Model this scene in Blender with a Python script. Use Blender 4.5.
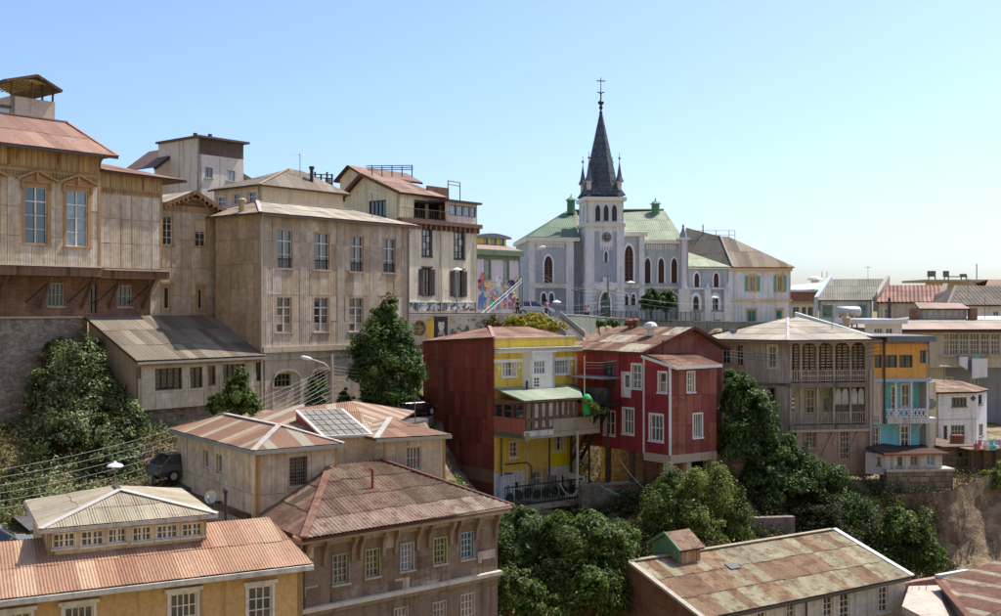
import bpy, bmesh, math, random
import numpy as np
from mathutils import Vector, Matrix

# ------------------------------------------------------------------ camera, sky, sun, exposure
scene = bpy.context.scene
for o in list(bpy.data.objects):
	bpy.data.objects.remove(o)
col = scene.collection
F, CX, HY, CZ = 1080.0, 500.5, 308.0, 40.0     # focal length in photo pixels, principal point, camera height
cam_d = bpy.data.cameras.new('camera')
cam_d.sensor_width = 36.0
cam_d.lens = 36.0 * F / 1001.0
cam_d.clip_end = 20000
cam = bpy.data.objects.new('camera', cam_d)
col.objects.link(cam)
cam.location = (0, 0, CZ)
cam.rotation_euler = (math.radians(90), 0, 0)
scene.camera = cam

SUN_AZ, SUN_EL = 51.0, 57.0                   # degrees right of the view direction, above the horizon
world = bpy.data.worlds.new('World')
scene.world = world
world.use_nodes = True
wt = world.node_tree
bg = wt.nodes['Background']
sky = wt.nodes.new('ShaderNodeTexSky')
sky.sky_type = 'NISHITA'
sky.sun_disc = False
sky.sun_elevation = math.radians(SUN_EL)
sky.sun_rotation = math.radians(SUN_AZ)
sky.altitude = 0
sky.air_density = .85
sky.dust_density = 1.8
sky.ozone_density = 6.0
wt.links.new(sky.outputs[0], bg.inputs['Color'])
bg.inputs['Strength'].default_value = 0.093
sl = bpy.data.lights.new('sun', 'SUN')
sl.energy = 2.4
sl.angle = math.radians(0.53)
sl.color = (1.0, 0.94, 0.86)
sun = bpy.data.objects.new('sun', sl)
col.objects.link(sun)
_a, _e = math.radians(SUN_AZ), math.radians(SUN_EL)
_sd = Vector((math.sin(_a) * math.cos(_e), math.cos(_a) * math.cos(_e), math.sin(_e)))
sun.rotation_euler = (-_sd).to_track_quat('-Z', 'Y').to_euler()
sun.location = (30, 30, 90)
vs = scene.view_settings
vs.view_transform = 'Standard'
vs.look = 'None'
vs.exposure = 1.24
vs.gamma = 1.0
vs.use_curve_mapping = False
scene.cycles.max_bounces = 6
scene.cycles.use_denoising = True
scene.cycles.caustics_reflective = False
scene.cycles.caustics_refractive = False
rng = random.Random(7)


# ------------------------------------------------------------------ colours and materials
def lin(v):
	return v / 12.92 if v <= 0.04045 else ((v + 0.055) / 1.055) ** 2.4


def C(h, k=1.0):
	h = h.lstrip('#')
	return tuple(min(1, lin(int(h[i:i + 2], 16) / 255) * k) for i in (0, 2, 4)) + (1.0,)


def jit(c, r, amt=0.08):
	f = 1 + r.uniform(-amt, amt)
	return (c[0] * f, c[1] * f * (1 + r.uniform(-.02, .02)), c[2] * f * (1 + r.uniform(-.03, .03)), 1)


MATS = {}


class NT:
	def __init__(s, name):
		s.m = bpy.data.materials.new(name)
		s.m.use_nodes = True
		s.t = s.m.node_tree
		s.b = s.t.nodes['Principled BSDF']
		MATS[name] = s.m

	def n(s, typ, **kw):
		x = s.t.nodes.new(typ)
		for k, v in kw.items():
			setattr(x, k, v)
		return x

	def l(s, a, b):
		s.t.links.new(a, b)

	def pos(s, scale=(1, 1, 1), src='pos'):
		if src == 'pos':
			g = s.n('ShaderNodeNewGeometry').outputs['Position']
		elif src == 'uv':
			g = s.n('ShaderNodeUVMap').outputs[0]
		else:
			g = s.n('ShaderNodeTexCoord').outputs['Object']
		m = s.n('ShaderNodeMapping')
		m.inputs['Scale'].default_value = scale
		s.l(g, m.inputs[0])
		return m.outputs[0]

	def noise(s, vec, scale=5, detail=4, rough=.6):
		x = s.n('ShaderNodeTexNoise')
		x.inputs['Scale'].default_value = scale
		x.inputs['Detail'].default_value = detail
		x.inputs['Roughness'].default_value = rough
		s.l(vec, x.inputs['Vector'])
		return x.outputs[0]

	def ramp(s, fac, stops):
		x = s.n('ShaderNodeValToRGB')
		e = x.color_ramp.elements
		while len(e) < len(stops):
			e.new(.5)
		for i, (p, c) in enumerate(stops):
			e[i].position = p
			e[i].color = c if len(c) == 4 else (*c, 1)
		s.l(fac, x.inputs[0])
		return x.outputs[0]

	def mix(s, fac, a, b, blend='MIX'):
		x = s.n('ShaderNodeMix', data_type='RGBA', blend_type=blend)
		for sock, v in ((x.inputs[0], fac), (x.inputs[6], a), (x.inputs[7], b)):
			if isinstance(v, (int, float)):
				sock.default_value = v
			elif isinstance(v, tuple):
				sock.default_value = v
			else:
				s.l(v, sock)
		return x.outputs[2]

	def math(s, op, a, b=0.0):
		x = s.n('ShaderNodeMath', operation=op)
		for sock, v in ((x.inputs[0], a), (x.inputs[1], b)):
			if isinstance(v, (int, float)):
				sock.default_value = v
			else:
				s.l(v, sock)
		return x.outputs[0]

	def bump(s, h, strength=.3, dist=.02):
		x = s.n('ShaderNodeBump')
		x.inputs['Strength'].default_value = strength
		x.inputs['Distance'].default_value = dist
		s.l(h, x.inputs['Height'])
		s.l(x.outputs[0], s.b.inputs['Normal'])

	def objcol(s):
		return s.n('ShaderNodeObjectInfo').outputs['Color']


G = lambda v: (v, v, v, 1)


def surf_mat(name, mottle=.18, streak=.3, streak_col=C('#3a2c20'), stain=.0, stain_col=C('#d8cfc0'), rough=.85,
			bump=.25, corr=0.0, fine=6.0, metal=0.0, spec=.3, stain_scale=.7, stain_lo=.55):
	"""paint / plaster / sheet metal whose colour comes from the object, with mottling, run-off streaks and stains"""
	t = NT(name)
	base = t.objcol()
	p = t.pos()
	n1 = t.noise(p, fine, 5)
	base = t.mix(1.0, base, t.ramp(n1, [(.25, G(1 - mottle)), (.75, G(1 + mottle * .5))]), 'MULTIPLY')
	n0 = t.noise(t.pos(), .45, 3)
	base = t.mix(1.0, base, t.ramp(n0, [(.3, G(1 - mottle * .7)), (.7, G(1.04))]), 'MULTIPLY')
	if stain:
		n2 = t.noise(t.pos((1, 1, 1.6)), stain_scale, 6, .7)
		base = t.mix(t.math('MULTIPLY', t.ramp(n2, [(stain_lo, G(0)), (stain_lo + .09, G(1))]), stain), base, stain_col)
	if streak:
		n3 = t.noise(t.pos((2.6, 2.6, .16)), 1.0, 5, .65)
		base = t.mix(t.math('MULTIPLY', t.ramp(n3, [(.5, G(0)), (.72, G(1))]), streak), base, streak_col)
	t.l(base, t.b.inputs['Base Color'])
	t.b.inputs['Roughness'].default_value = rough
	t.b.inputs['Metallic'].default_value = metal
	t.b.inputs['Specular IOR Level'].default_value = spec
	h = n1
	if corr:
		uv = t.pos((1, 1, 1), 'uv')
		sx = t.n('ShaderNodeSeparateXYZ')
		t.l(uv, sx.inputs[0])
		w = t.math('SINE', t.math('MULTIPLY', sx.outputs[0], 2 * math.pi / corr))
		h = t.math('ADD', t.math('MULTIPLY', w, .8), t.math('MULTIPLY', n1, .5))
	t.bump(h, bump, .03)
	return t.m


surf_mat('plaster', .2, .34, bump=.2)
surf_mat('plaster_worn', .25, .5, C('#2f261f'), .55, C('#b7ab9c'), bump=.3, stain_lo=.6)
surf_mat('plaster_peel', .28, .55, C('#1d1814'), .8, C('#a59a8b'), bump=.4, stain_scale=.55, stain_lo=.58)
surf_mat('concrete', .22, .35, C('#2a2622'), .3, C('#b8b0a2'), bump=.35, fine=9)
surf_mat('paint', .08, .14, rough=.6, bump=.06)
surf_mat('paint_worn', .22, .45, C('#33291f'), .35, C('#8a7a66'), rough=.75, bump=.15, stain_scale=2.2)
surf_mat('wall_sheet', .32, .34, C('#5a4632'), .42, C('#a39a8e'), rough=.7, bump=.18, corr=.16, stain_scale=.9, stain_lo=.52, fine=2.6)
surf_mat('painted_sheet', .2, .35, C('#2a0d10'), .0, rough=.65, bump=.3, corr=.16)
surf_mat('maroon_sheet', .3, .5, C('#2a0d08'), .5, C('#6b3320'), rough=.6, bump=.3, corr=.16, stain_scale=.8)
surf_mat('roof_sheet', .22, .0, bump=.2, stain=.55, stain_col=C('#7c4a32'), rough=.7, stain_scale=1.1, spec=.25, stain_lo=.57)
surf_mat('roof_rust', .34, .0, bump=.3, stain=.6, stain_col=C('#5e3a2a'), rough=.8, stain_scale=1.6, spec=.2, stain_lo=.5)
surf_mat('roof_fine', .2, .0, bump=.35, stain=.35, stain_col=C('#8e5d42'), rough=.7, corr=.12, stain_scale=1.3, spec=.25)
surf_mat('metal', .1, .1, rough=.45, bump=.05, metal=.4, spec=.5)
surf_mat('dark_metal', .15, .15, rough=.55, bump=.05)
surf_mat('cloth', .08, .0, rough=.9, bump=.15)


def wood_mat(name, board=.22, streak=.5):
	t = NT(name)
	base = t.objcol()
	uv = t.pos((1, 1, 1), 'uv')
	n = t.noise(t.pos((7, 7, .5)), 1.0, 5, .65)
	base = t.mix(1.0, base, t.ramp(n, [(.25, G(.45)), (.75, G(1.3))]), 'MULTIPLY')
	n0 = t.noise(t.pos(), .5, 4)
	base = t.mix(t.math('MULTIPLY', t.ramp(n0, [(.45, G(0)), (.7, G(1))]), streak), base, C('#8d8172'))
	sx = t.n('ShaderNodeSeparateXYZ')
	t.l(uv, sx.inputs[0])
	fr = t.math('FRACT', t.math('MULTIPLY', sx.outputs[0], 1 / board))
	gap = t.ramp(fr, [(0, G(0)), (.06, G(1)), (.94, G(1)), (1, G(0))])
	base = t.mix(1.0, base, t.mix(gap, G(.45), G(1)), 'MULTIPLY')
	t.l(base, t.b.inputs['Base Color'])
	t.b.inputs['Roughness'].default_value = .9
	t.b.inputs['Specular IOR Level'].default_value = .2
	t.bump(t.math('ADD', gap, t.math('MULTIPLY', n, .4)), .4, .02)


wood_mat('boards')
wood_mat('wood', 3.0, .25)


def brick_mat(name, c1, c2, mortar, scale, bw=.5, rh=.25, ms=.02, bumpv=.5, dirt=.5):
	t = NT(name)
	uv = t.pos((1, 1, 1), 'uv')
	x = t.n('ShaderNodeTexBrick')
	x.inputs['Scale'].default_value = scale
	x.inputs['Brick Width'].default_value = bw
	x.inputs['Row Height'].default_value = rh
	x.inputs['Mortar Size'].default_value = ms
	x.inputs['Color1'].default_value = c1
	x.inputs['Color2'].default_value = c2
	x.inputs['Mortar'].default_value = mortar
	t.l(uv, x.inputs['Vector'])
	n = t.noise(t.pos(), .8, 6, .7)
	base = t.mix(1.0, x.outputs[0], t.ramp(n, [(.3, G(1 - dirt)), (.7, G(1.15))]), 'MULTIPLY')
	n2 = t.noise(t.pos((2, 2, .2)), 1., 4)
	base = t.mix(t.math('MULTIPLY', t.ramp(n2, [(.55, G(0)), (.75, G(1))]), .45), base, C('#332a24'))
	base = t.mix(1.0, base, (1.5, 1.45, 1.35, 1), 'MULTIPLY')
	t.l(base, t.b.inputs['Base Color'])
	t.b.inputs['Roughness'].default_value = .92
	t.b.inputs['Specular IOR Level'].default_value = .2
	t.bump(t.math('ADD', t.math('MULTIPLY', x.outputs['Fac'], -1.), t.math('MULTIPLY', n, .6)), bumpv, .03)


brick_mat('brick', C('#7d5a48'), C('#664838'), C('#8a7a6c'), 1.0, .24, .08, .012)
brick_mat('brick_dark', C('#6f4432'), C('#553426'), C('#7a6a5c'), 1.0, .24, .08, .012, dirt=.6)
brick_mat('slate', C('#5d6670'), C('#454d57'), C('#2c3238'), 1.0, .42, .3, .03, .6, .25)
brick_mat('block_wall', C('#8e8474'), C('#756b5c'), C('#5c5348'), 1.0, .8, .4, .03, .5, .45)
brick_mat('siding', C('#b7b4a6'), C('#aca99b'), C('#8a877c'), 1.0, 1.4, .55, .02, .3, .2)


def stone_mat():
	t = NT('stone')
	v = t.n('ShaderNodeTexVoronoi', feature='F1')
	v.inputs['Scale'].default_value = 2.6
	t.l(t.pos((1, 1, 1.5)), v.inputs['Vector'])
	v2 = t.n('ShaderNodeTexVoronoi', feature='DISTANCE_TO_EDGE')
	v2.inputs['Scale'].default_value = 2.6
	t.l(t.pos((1, 1, 1.5)), v2.inputs['Vector'])
	n = t.noise(t.pos(), 1.1, 6, .7)
	cc = t.ramp(v.outputs['Color'], [(0, C('#6f665c')), (.5, C('#877c6e')), (1, C('#9a8f80'))])
	e = t.ramp(v2.outputs[0], [(.0, G(.55)), (.07, G(1))])
	b = t.mix(1.0, cc, e, 'MULTIPLY')
	b = t.mix(1.0, b, t.ramp(n, [(.3, G(.8)), (.7, G(1.5))]), 'MULTIPLY')
	t.l(b, t.b.inputs['Base Color'])
	t.b.inputs['Roughness'].default_value = .95
	t.bump(t.math('ADD', e, n), .7, .06)


stone_mat()


def glass_mat():
	t = NT('glass')
	n = t.noise(t.pos(), 2.2, 3)
	b = t.mix(1.0, t.objcol(), t.ramp(n, [(.3, G(.55)), (.7, G(1.3))]), 'MULTIPLY')
	t.l(b, t.b.inputs['Base Color'])
	t.b.inputs['Roughness'].default_value = .06
	t.b.inputs['Specular IOR Level'].default_value = 1.0
	t.b.inputs['IOR'].default_value = 1.6
	t.bump(t.noise(t.pos(), 1.5, 1), .03, .05)


glass_mat()


def leaf_mat(name, stops, trans=.35, spec=.2):
	t = NT(name)
	a = t.n('ShaderNodeAttribute', attribute_name='tint')
	cc = t.ramp(a.outputs['Fac'], [(q, tuple(min(1, v * k) for v, k in zip(c_[:3], (1.65, 1.6, 1.3))) + (1,)) for q, c_ in stops])
	t.l(cc, t.b.inputs['Base Color'])
	t.b.inputs['Roughness'].default_value = .55
	t.b.inputs['Specular IOR Level'].default_value = spec
	tr = t.n('ShaderNodeBsdfTranslucent')
	t.l(t.mix(1.0, cc, (1.2, 1.25, .6, 1), 'MULTIPLY'), tr.inputs[0])
	mx = t.n('ShaderNodeMixShader')
	mx.inputs[0].default_value = trans
	t.l(t.b.outputs[0], mx.inputs[1])
	t.l(tr.outputs[0], mx.inputs[2])
	t.l(mx.outputs[0], t.t.nodes['Material Output'].inputs[0])


leaf_mat('leaf_dark', [(0, C('#243220')), (.5, C('#415532')), (1, C('#6d8550'))], .3)
leaf_mat('leaf_mid', [(0, C('#2a381f')), (.5, C('#475730')), (.9, C('#6d7d46')), (1, C('#7a7448'))], .3)
leaf_mat('leaf_ivy', [(0, C('#27301f')), (.45, C('#4c5a3e')), (.75, C('#808c72')), (1, C('#8f7d58'))], .22)
leaf_mat('leaf_shade', [(0, C('#262b1f')), (.5, C('#3d422f')), (.85, C('#55533e')), (1, C('#645742'))], .2, .05)  # leaf colours darkened to stand for growth lying in shadow
leaf_mat('leaf_pale', [(0, C('#3c4a2a')), (.5, C('#65703f')), (1, C('#8e945e'))])
leaf_mat('leaf_yellow', [(0, C('#4f5a28')), (.45, C('#7d7a34')), (.8, C('#a08a3c')), (1, C('#b08a48'))])
leaf_mat('leaf_dry', [(0, C('#4a3d2c')), (.5, C('#6d5f44')), (.8, C('#5f6640')), (1, C('#8a7d5a'))], .2)


def ground_mat():
	t = NT('ground')
	n = t.noise(t.pos(), .35, 8, .65)
	n2 = t.noise(t.pos(), 3.0, 6, .7)
	soil = t.ramp(n2, [(.3, C('#85735c')), (.6, C('#b19c80')), (.8, C('#c6b498'))])
	grass = t.ramp(n2, [(.3, C('#3d4428')), (.7, C('#77714a'))])
	b = t.mix(t.ramp(n, [(.42, G(0)), (.58, G(1))]), soil, grass)
	g = t.n('ShaderNodeNewGeometry')
	sx = t.n('ShaderNodeSeparateXYZ')
	t.l(g.outputs['Normal'], sx.inputs[0])
	n3 = t.noise(t.pos((.8, .8, 1.8)), .8, 8, .7)
	rock = t.ramp(n3, [(.3, C('#5d5145')), (.5, C('#857460')), (.62, C('#a8906f')), (.75, C('#75685a'))])
	b = t.mix(t.ramp(sx.outputs[2], [(.72, G(1)), (.85, G(0))]), b, rock)
	t.l(b, t.b.inputs['Base Color'])
	t.b.inputs['Roughness'].default_value = 1
	t.b.inputs['Specular IOR Level'].default_value = .1
	t.bump(t.math('ADD', n2, n3), .9, .15)


ground_mat()


def asphalt_mat():
	t = NT('asphalt')
	n = t.noise(t.pos(), 1.5, 8, .7)
	t.l(t.ramp(n, [(.3, C('#4c4a47')), (.7, C('#6b6863'))]), t.b.inputs['Base Color'])
	t.b.inputs['Roughness'].default_value = .95
	t.bump(n, .2, .02)


asphalt_mat()


def graffiti_mat(name, stops, scale):
	t = NT(name)
	v = t.n('ShaderNodeTexVoronoi', feature='F1')
	v.inputs['Scale'].default_value = scale
	d = t.noise(t.pos(), scale * .8, 3)
	mp = t.n('ShaderNodeVectorMath', operation='ADD')
	t.l(t.pos(), mp.inputs[0])
	t.l(d, mp.inputs[1])
	t.l(mp.outputs[0], v.inputs['Vector'])
	sx = t.n('ShaderNodeSeparateColor')
	t.l(v.outputs['Color'], sx.inputs[0])
	x = t.ramp(sx.outputs[0], stops)
	x.node.color_ramp.interpolation = 'CONSTANT'
	t.l(x, t.b.inputs['Base Color'])
	t.b.inputs['Roughness'].default_value = .7


graffiti_mat('mosaic', [(0, C('#3a3a44')), (.2, C('#b9b5b0')), (.4, C('#6a6a78')), (.55, C('#d8d4cc')), (.7, C('#8a5a58')), (.8, C('#2c2c34')), (.9, C('#a8a8b4'))], 3.2)


def mural_mat():
	t = NT('mural')
	v = t.n('ShaderNodeTexVoronoi', feature='DISTANCE_TO_EDGE')
	v.inputs['Scale'].default_value = 1.6
	d = t.n('ShaderNodeVectorMath', operation='ADD')
	n = t.noise(t.pos(), 1.4, 3)
	t.l(t.pos(), d.inputs[0])
	t.l(n, d.inputs[1])
	t.l(d.outputs[0], v.inputs['Vector'])
	c = t.n('ShaderNodeHueSaturation')
	t.l(t.math('ADD', t.math('MULTIPLY', t.noise(t.pos(), 2.1, 2), .5), .25), c.inputs['Hue'])
	c.inputs['Saturation'].default_value = .8
	t.l(t.objcol(), c.inputs['Color'])
	b = t.mix(t.ramp(v.outputs[0], [(0, G(1)), (.05, G(0))]), t.mix(.45, t.objcol(), c.outputs[0]), C('#3c3640'))
	t.l(b, t.b.inputs['Base Color'])
	t.b.inputs['Roughness'].default_value = .8


mural_mat()


# ------------------------------------------------------------------ mesh collecting and object making
ROOT = {}
GAIN = 2.3
NOGAIN = {'roof_sheet', 'roof_rust', 'roof_fine', 'glass', 'paint_gloss', 'dark_metal'}


def tag(o, label=None, cat=None, group=None, kind=None):
	if label:
		o['label'] = label
	if cat:
		o['category'] = cat
	if group:
		o['group'] = group
	if kind:
		o['kind'] = kind
	return o


def empty(name, loc, label, cat, group=None):
	o = bpy.data.objects.new(name, None)
	o.empty_display_size = .5
	col.objects.link(o)
	o.location = loc
	ROOT[o.name] = Vector(loc)
	return tag(o, label, cat, group)


def link(name, me, mat, parent=None, color=None):
	o = bpy.data.objects.new(name, me)
	col.objects.link(o)
	if mat and not me.materials:
		me.materials.append(MATS[mat])
	if color:
		if (mat or me.materials[0].name) not in NOGAIN:      # paint colours were read off the photo in shade: raised to make up for dim fill light
			color = tuple(min(.88, (1 - (1 - v) ** GAIN) * k) for v, k in zip(color[:3], (1.02, 1.0, .95))) + (1,)
		o.color = color
	if parent is not None:
		o.parent = parent
		ROOT[o.name] = ROOT.get(parent.name, Vector((0, 0, 0)))
	return o


class MB:
	"""collects world-space faces, builds them as one mesh object"""

	def __init__(s):
		s.v, s.f, s.uv, s.smooth = [], [], [], False

	def face(s, pts, uv=None):
		i = len(s.v)
		s.v += [tuple(p) for p in pts]
		s.f.append(tuple(range(i, i + len(pts))))
		s.uv.append(uv)
		return s

	def hexa(s, a, b, skip=()):
		"""two quads a (front, ccw from outside) and b (matching back) -> closed box"""
		if 'f' not in skip:
			s.face(a)
		if 'b' not in skip:
			s.face([b[3], b[2], b[1], b[0]])
		for i in range(4):
			j = (i + 1) % 4
			s.face([a[j], a[i], b[i], b[j]])
		return s

	def box(s, o, ex, ey, ez):
		o, ex, ey, ez = Vector(o), Vector(ex), Vector(ey), Vector(ez)
		a = [o, o + ex, o + ex + ez, o + ez]
		return s.hexa(a, [p + ey for p in a])

	def prism(s, poly, vec):
		poly = [Vector(p) for p in poly]
		vec = Vector(vec)
		q = [p + vec for p in poly]
		s.face(poly)
		s.face(q[::-1])
		n = len(poly)
		for i in range(n):
			j = (i + 1) % n
			s.face([poly[j], poly[i], q[i], q[j]])
		return s

	def tube(s, pts, r, k=6, cap=True):
		pts = [Vector(p) for p in pts]
		rs = r if isinstance(r, (list, tuple)) else [r] * len(pts)
		rings = []
		base = len(s.v)
		for i, p in enumerate(pts):
			d = (pts[min(i + 1, len(pts) - 1)] - pts[max(i - 1, 0)])
			d = d.normalized() if d.length > 1e-9 else Vector((0, 0, 1))
			a = Vector((0, 0, 1)) if abs(d.z) < .9 else Vector((1, 0, 0))
			x = d.cross(a).normalized()
			y = d.cross(x)
			for j in range(k):
				t = 2 * math.pi * j / k
				s.v.append(tuple(p + (x * math.cos(t) + y * math.sin(t)) * rs[i]))
		for i in range(len(pts) - 1):
			for j in range(k):
				j2 = (j + 1) % k
				s.f.append((base + i * k + j, base + i * k + j2, base + (i + 1) * k + j2, base + (i + 1) * k + j))
				s.uv.append(None)
		if cap:
			s.f.append(tuple(base + j for j in range(k))[::-1])
			s.f.append(tuple(base + (len(pts) - 1) * k + j for j in range(k)))
			s.uv += [None, None]
		return s

	def lathe(s, c, prof, k=10, rot=0.0):
		"""prof: (radius, z) pairs about the vertical axis through c"""
		return s.tube_prof(Vector(c), prof, k, rot)

	def tube_prof(s, c, prof, k, rot):
		base = len(s.v)
		for r, z in prof:
			for j in range(k):
				t = 2 * math.pi * j / k + rot
				s.v.append((c.x + r * math.cos(t), c.y + r * math.sin(t), c.z + z))
		for i in range(len(prof) - 1):
			for j in range(k):
				j2 = (j + 1) % k
				s.f.append((base + i * k + j, base + i * k + j2, base + (i + 1) * k + j2, base + (i + 1) * k + j))
				s.uv.append(None)
		s.f.append(tuple(base + j for j in range(k))[::-1])
		s.f.append(tuple(base + (len(prof) - 1) * k + j for j in range(k)))
		s.uv += [None, None]
		return s

	def build(s, name, mat, parent=None, color=None, smooth=False):
		off = ROOT.get(parent.name, Vector((0, 0, 0))) if parent is not None else Vector((0, 0, 0))
		me = bpy.data.meshes.new(name)
		me.from_pydata([(x - off.x, y - off.y, z - off.z) for x, y, z in s.v], [], s.f)
		uvl = me.uv_layers.new(name='UVMap')
		k = 0
		dat = [0.0] * (2 * len(me.loops))
		for f, uv in zip(s.f, s.uv):
			for i in range(len(f)):
				if uv:
					dat[2 * k], dat[2 * k + 1] = uv[i]
				else:
					p = s.v[f[i]]
					dat[2 * k], dat[2 * k + 1] = p[0] * .7 + p[1] * .7, p[2]
				k += 1
		uvl.data.foreach_set('uv', dat)
		if smooth:
			me.polygons.foreach_set('use_smooth', [True] * len(me.polygons))
		me.update()
		return link(name, me, mat, parent, color)


UNIT = {}


def unit_box(name, mat, parent, o, ex, ey, ez, color=None):
	"""a box piece that shares one cube mesh per material: o = corner, ex/ey/ez = orthogonal edges"""
	if mat not in UNIT:
		me = bpy.data.meshes.new('piece_' + mat)
		vs_ = [(x, y, z) for z in (0, 1) for y in (0, 1) for x in (0, 1)]
		me.from_pydata(vs_, [], [(0, 2, 3, 1), (4, 5, 7, 6), (0, 1, 5, 4), (2, 6, 7, 3), (0, 4, 6, 2), (1, 3, 7, 5)])
		me.uv_layers.new(name='UVMap')
		me.materials.append(MATS[mat])
		UNIT[mat] = me
	ob = link(name, UNIT[mat], None, parent, color)
	off = ROOT.get(parent.name, Vector((0, 0, 0))) if parent is not None else Vector((0, 0, 0))
	o = Vector(o) - off
	ex, ey, ez = Vector(ex), Vector(ey), Vector(ez)
	if ex.cross(ey).dot(ez) < 0:
		o, ex = o + ex, -ex
	m = Matrix(((ex.x, ey.x, ez.x, o.x), (ex.y, ey.y, ez.y, o.y), (ex.z, ey.z, ez.z, o.z), (0, 0, 0, 1)))
	ob.matrix_local = m
	return ob


# ------------------------------------------------------------------ from photo pixels to places
def K(px):
	return (px - CX) / F


def P(px, py, d):
	return Vector((K(px) * d, d, CZ - (py - HY) / F * d))


def Zat(py, d):
	return CZ - (py - HY) / F * d


def dv(a):
	a = math.radians(a)
	return Vector((math.sin(a), math.cos(a)))


class Line:
	"""a line on the ground plan through a point seen in column px at depth d, running a degrees right of the view"""

	def __init__(s, px=None, d=None, a=0.0, p=None):
		s.p = Vector(p) if p is not None else Vector((K(px) * d, d))
		s.u = dv(a)
		s.a = a

	def at(s, px):
		k = K(px)
		t = (k * s.p.y - s.p.x) / (s.u.x - k * s.u.y)
		return s.p + s.u * t

	def off(s, m):
		"""parallel line m metres behind (away from the outward side)"""
		n = Vector((s.u.y, -s.u.x))
		return Line(p=s.p - n * m, a=s.a)


V3 = lambda p, z: Vector((p[0], p[1], z))


def clip(poly, a, b, c):
	"""keep the part of a 2-D polygon where a*x+b*y>=c"""
	out = []
	n = len(poly)
	for i in range(n):
		p, q = poly[i], poly[(i + 1) % n]
		dp, dq = a * p[0] + b * p[1] - c, a * q[0] + b * q[1] - c
		if dp >= 0:
			out.append(p)
		if (dp > 1e-9 and dq < -1e-9) or (dp < -1e-9 and dq > 1e-9):
			t = dp / (dp - dq)
			out.append((p[0] + (q[0] - p[0]) * t, p[1] + (q[1] - p[1]) * t))
	return out


def area2(poly):
	return abs(sum(poly[i][0] * poly[(i + 1) % len(poly)][1] - poly[(i + 1) % len(poly)][0] * poly[i][1] for i in range(len(poly)))) / 2


DESAT = .34


def roof_face(parent, pts, sw=.85, sl=1.9, pal=None, mat='roof_sheet', pitch=.17, ch=.03, seed=1, name='roof_sheet', slab=True,
			slabcol=None, rise=.018, shuffle=.012, stag=0.0, slabmat='roof_sheet', thick=.09):
	"""a planar convex roof slope: pts[0]->pts[1] is the eave, left to right seen from outside. A slab plus lapped sheets."""
	r = random.Random(seed)
	pts = [Vector(p) for p in pts]
	e = (pts[1] - pts[0]).normalized()
	n = None
	for i in range(2, len(pts)):
		n = (pts[1] - pts[0]).cross(pts[i] - pts[0])
		if n.length > 1e-6:
			break
	n.normalize()
	if n.z < 0:
		n = -n
	s = n.cross(e).normalized()
	if s.z < 0:
		s = -s
	o = pts[0]
	poly = [((p - o).dot(e), (p - o).dot(s)) for p in pts]
	w3 = lambda a, b, h: o + e * a + s * b + n * h
	if slab:
		m = MB()
		m.prism([w3(a, b, 0.0) for a, b in poly], -n * thick)
		sb = m.build('roof', slabmat, parent, slabcol or C('#5a4a40'))
	else:
		sb = parent
	a0, a1 = min(p[0] for p in poly), max(p[0] for p in poly)
	b0, b1 = min(p[1] for p in poly), max(p[1] for p in poly)
	if callable(pal):
		pf = pal
	else:
		pal = pal or [(C('#8d5f4c'), 1)]
		tot = sum(q for _, q in pal)

		def pf(ci, ri, rr):
			x = rr.random() * tot
			for c_, q in pal:
				x -= q
				if x <= 0:
					return jit(c_, rr, .1)
			return pal[-1][0]
	hp = pitch / 2
	nrow = max(1, round((b1 - b0) / sl))
	sl = (b1 - b0) / nrow
	for ri in range(nrow):
		sh = (r.uniform(-.5, .5) * sw * .4) if stag == 0 else stag * (ri % 2) * sw
		ncol = int(math.ceil((a1 - a0) / sw)) + 1
		for ci in range(-1, ncol):
			ca, cb = a0 + sh + ci * sw, b0 + ri * sl
			dl = r.uniform(-.06, .06) if ri else 0
			cell = clip(clip(clip(clip(poly, 1, 0, ca - .02), -1, 0, -(ca + sw + .03)), 0, 1, cb - .06 + dl), 0, -1, -(cb + sl + .02))
			if len(cell) < 3 or area2(cell) < .02:
				continue
			m = MB()
			lift = .02 + r.uniform(0, shuffle)
			lo, hi = min(p[0] for p in cell), max(p[0] for p in cell)
			i0, i1 = int(math.floor(lo / hp)), int(math.ceil(hi / hp))
			for i in range(i0, i1):
				st = clip(clip(cell, 1, 0, i * hp), -1, 0, -(i + 1) * hp)
				if len(st) < 3 or area2(st) < 1e-5:
					continue
				f = []
				for a, b in st:
					q = a / hp - i
					h = q if i % 2 == 0 else 1 - q
					f.append(w3(a, b, lift + ch * h + rise * (1 - (b - cb) / sl)))
				m.face(f, [(a, b) for a, b in st])
			if m.f:
				cc = pf(ci, ri, r)
				lum = .3 * cc[0] + .55 * cc[1] + .15 * cc[2]
				m.build(name, mat, sb, tuple((v + (lum - v) * DESAT) * k for v, k in zip(cc[:3], (1.1, 1.06, .89))) + (1,))
	return sb


def rect_minus(rects, hole):
	a0, a1, b0, b1 = hole
	out = []
	for x0, x1, y0, y1 in rects:
		if a1 <= x0 or a0 >= x1 or b1 <= y0 or b0 >= y1:
			out.append((x0, x1, y0, y1))
			continue
		if x0 < a0:
			out.append((x0, a0, y0, y1))
		if a1 < x1:
			out.append((a1, x1, y0, y1))
		c0, c1 = max(x0, a0), min(x1, a1)
		if y0 < b0:
			out.append((c0, c1, y0, b0))
		if b1 < y1:
			out.append((c0, c1, b1, y1))
	return [q for q in out if q[1] - q[0] > .01 and q[3] - q[2] > .01]


GLASS = [C('#2b3036'), C('#20262c'), C('#363c42'), C('#1c2024')]  # slight blue stands in for reflected sky
WHITE = C('#d9d5cc')


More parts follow.
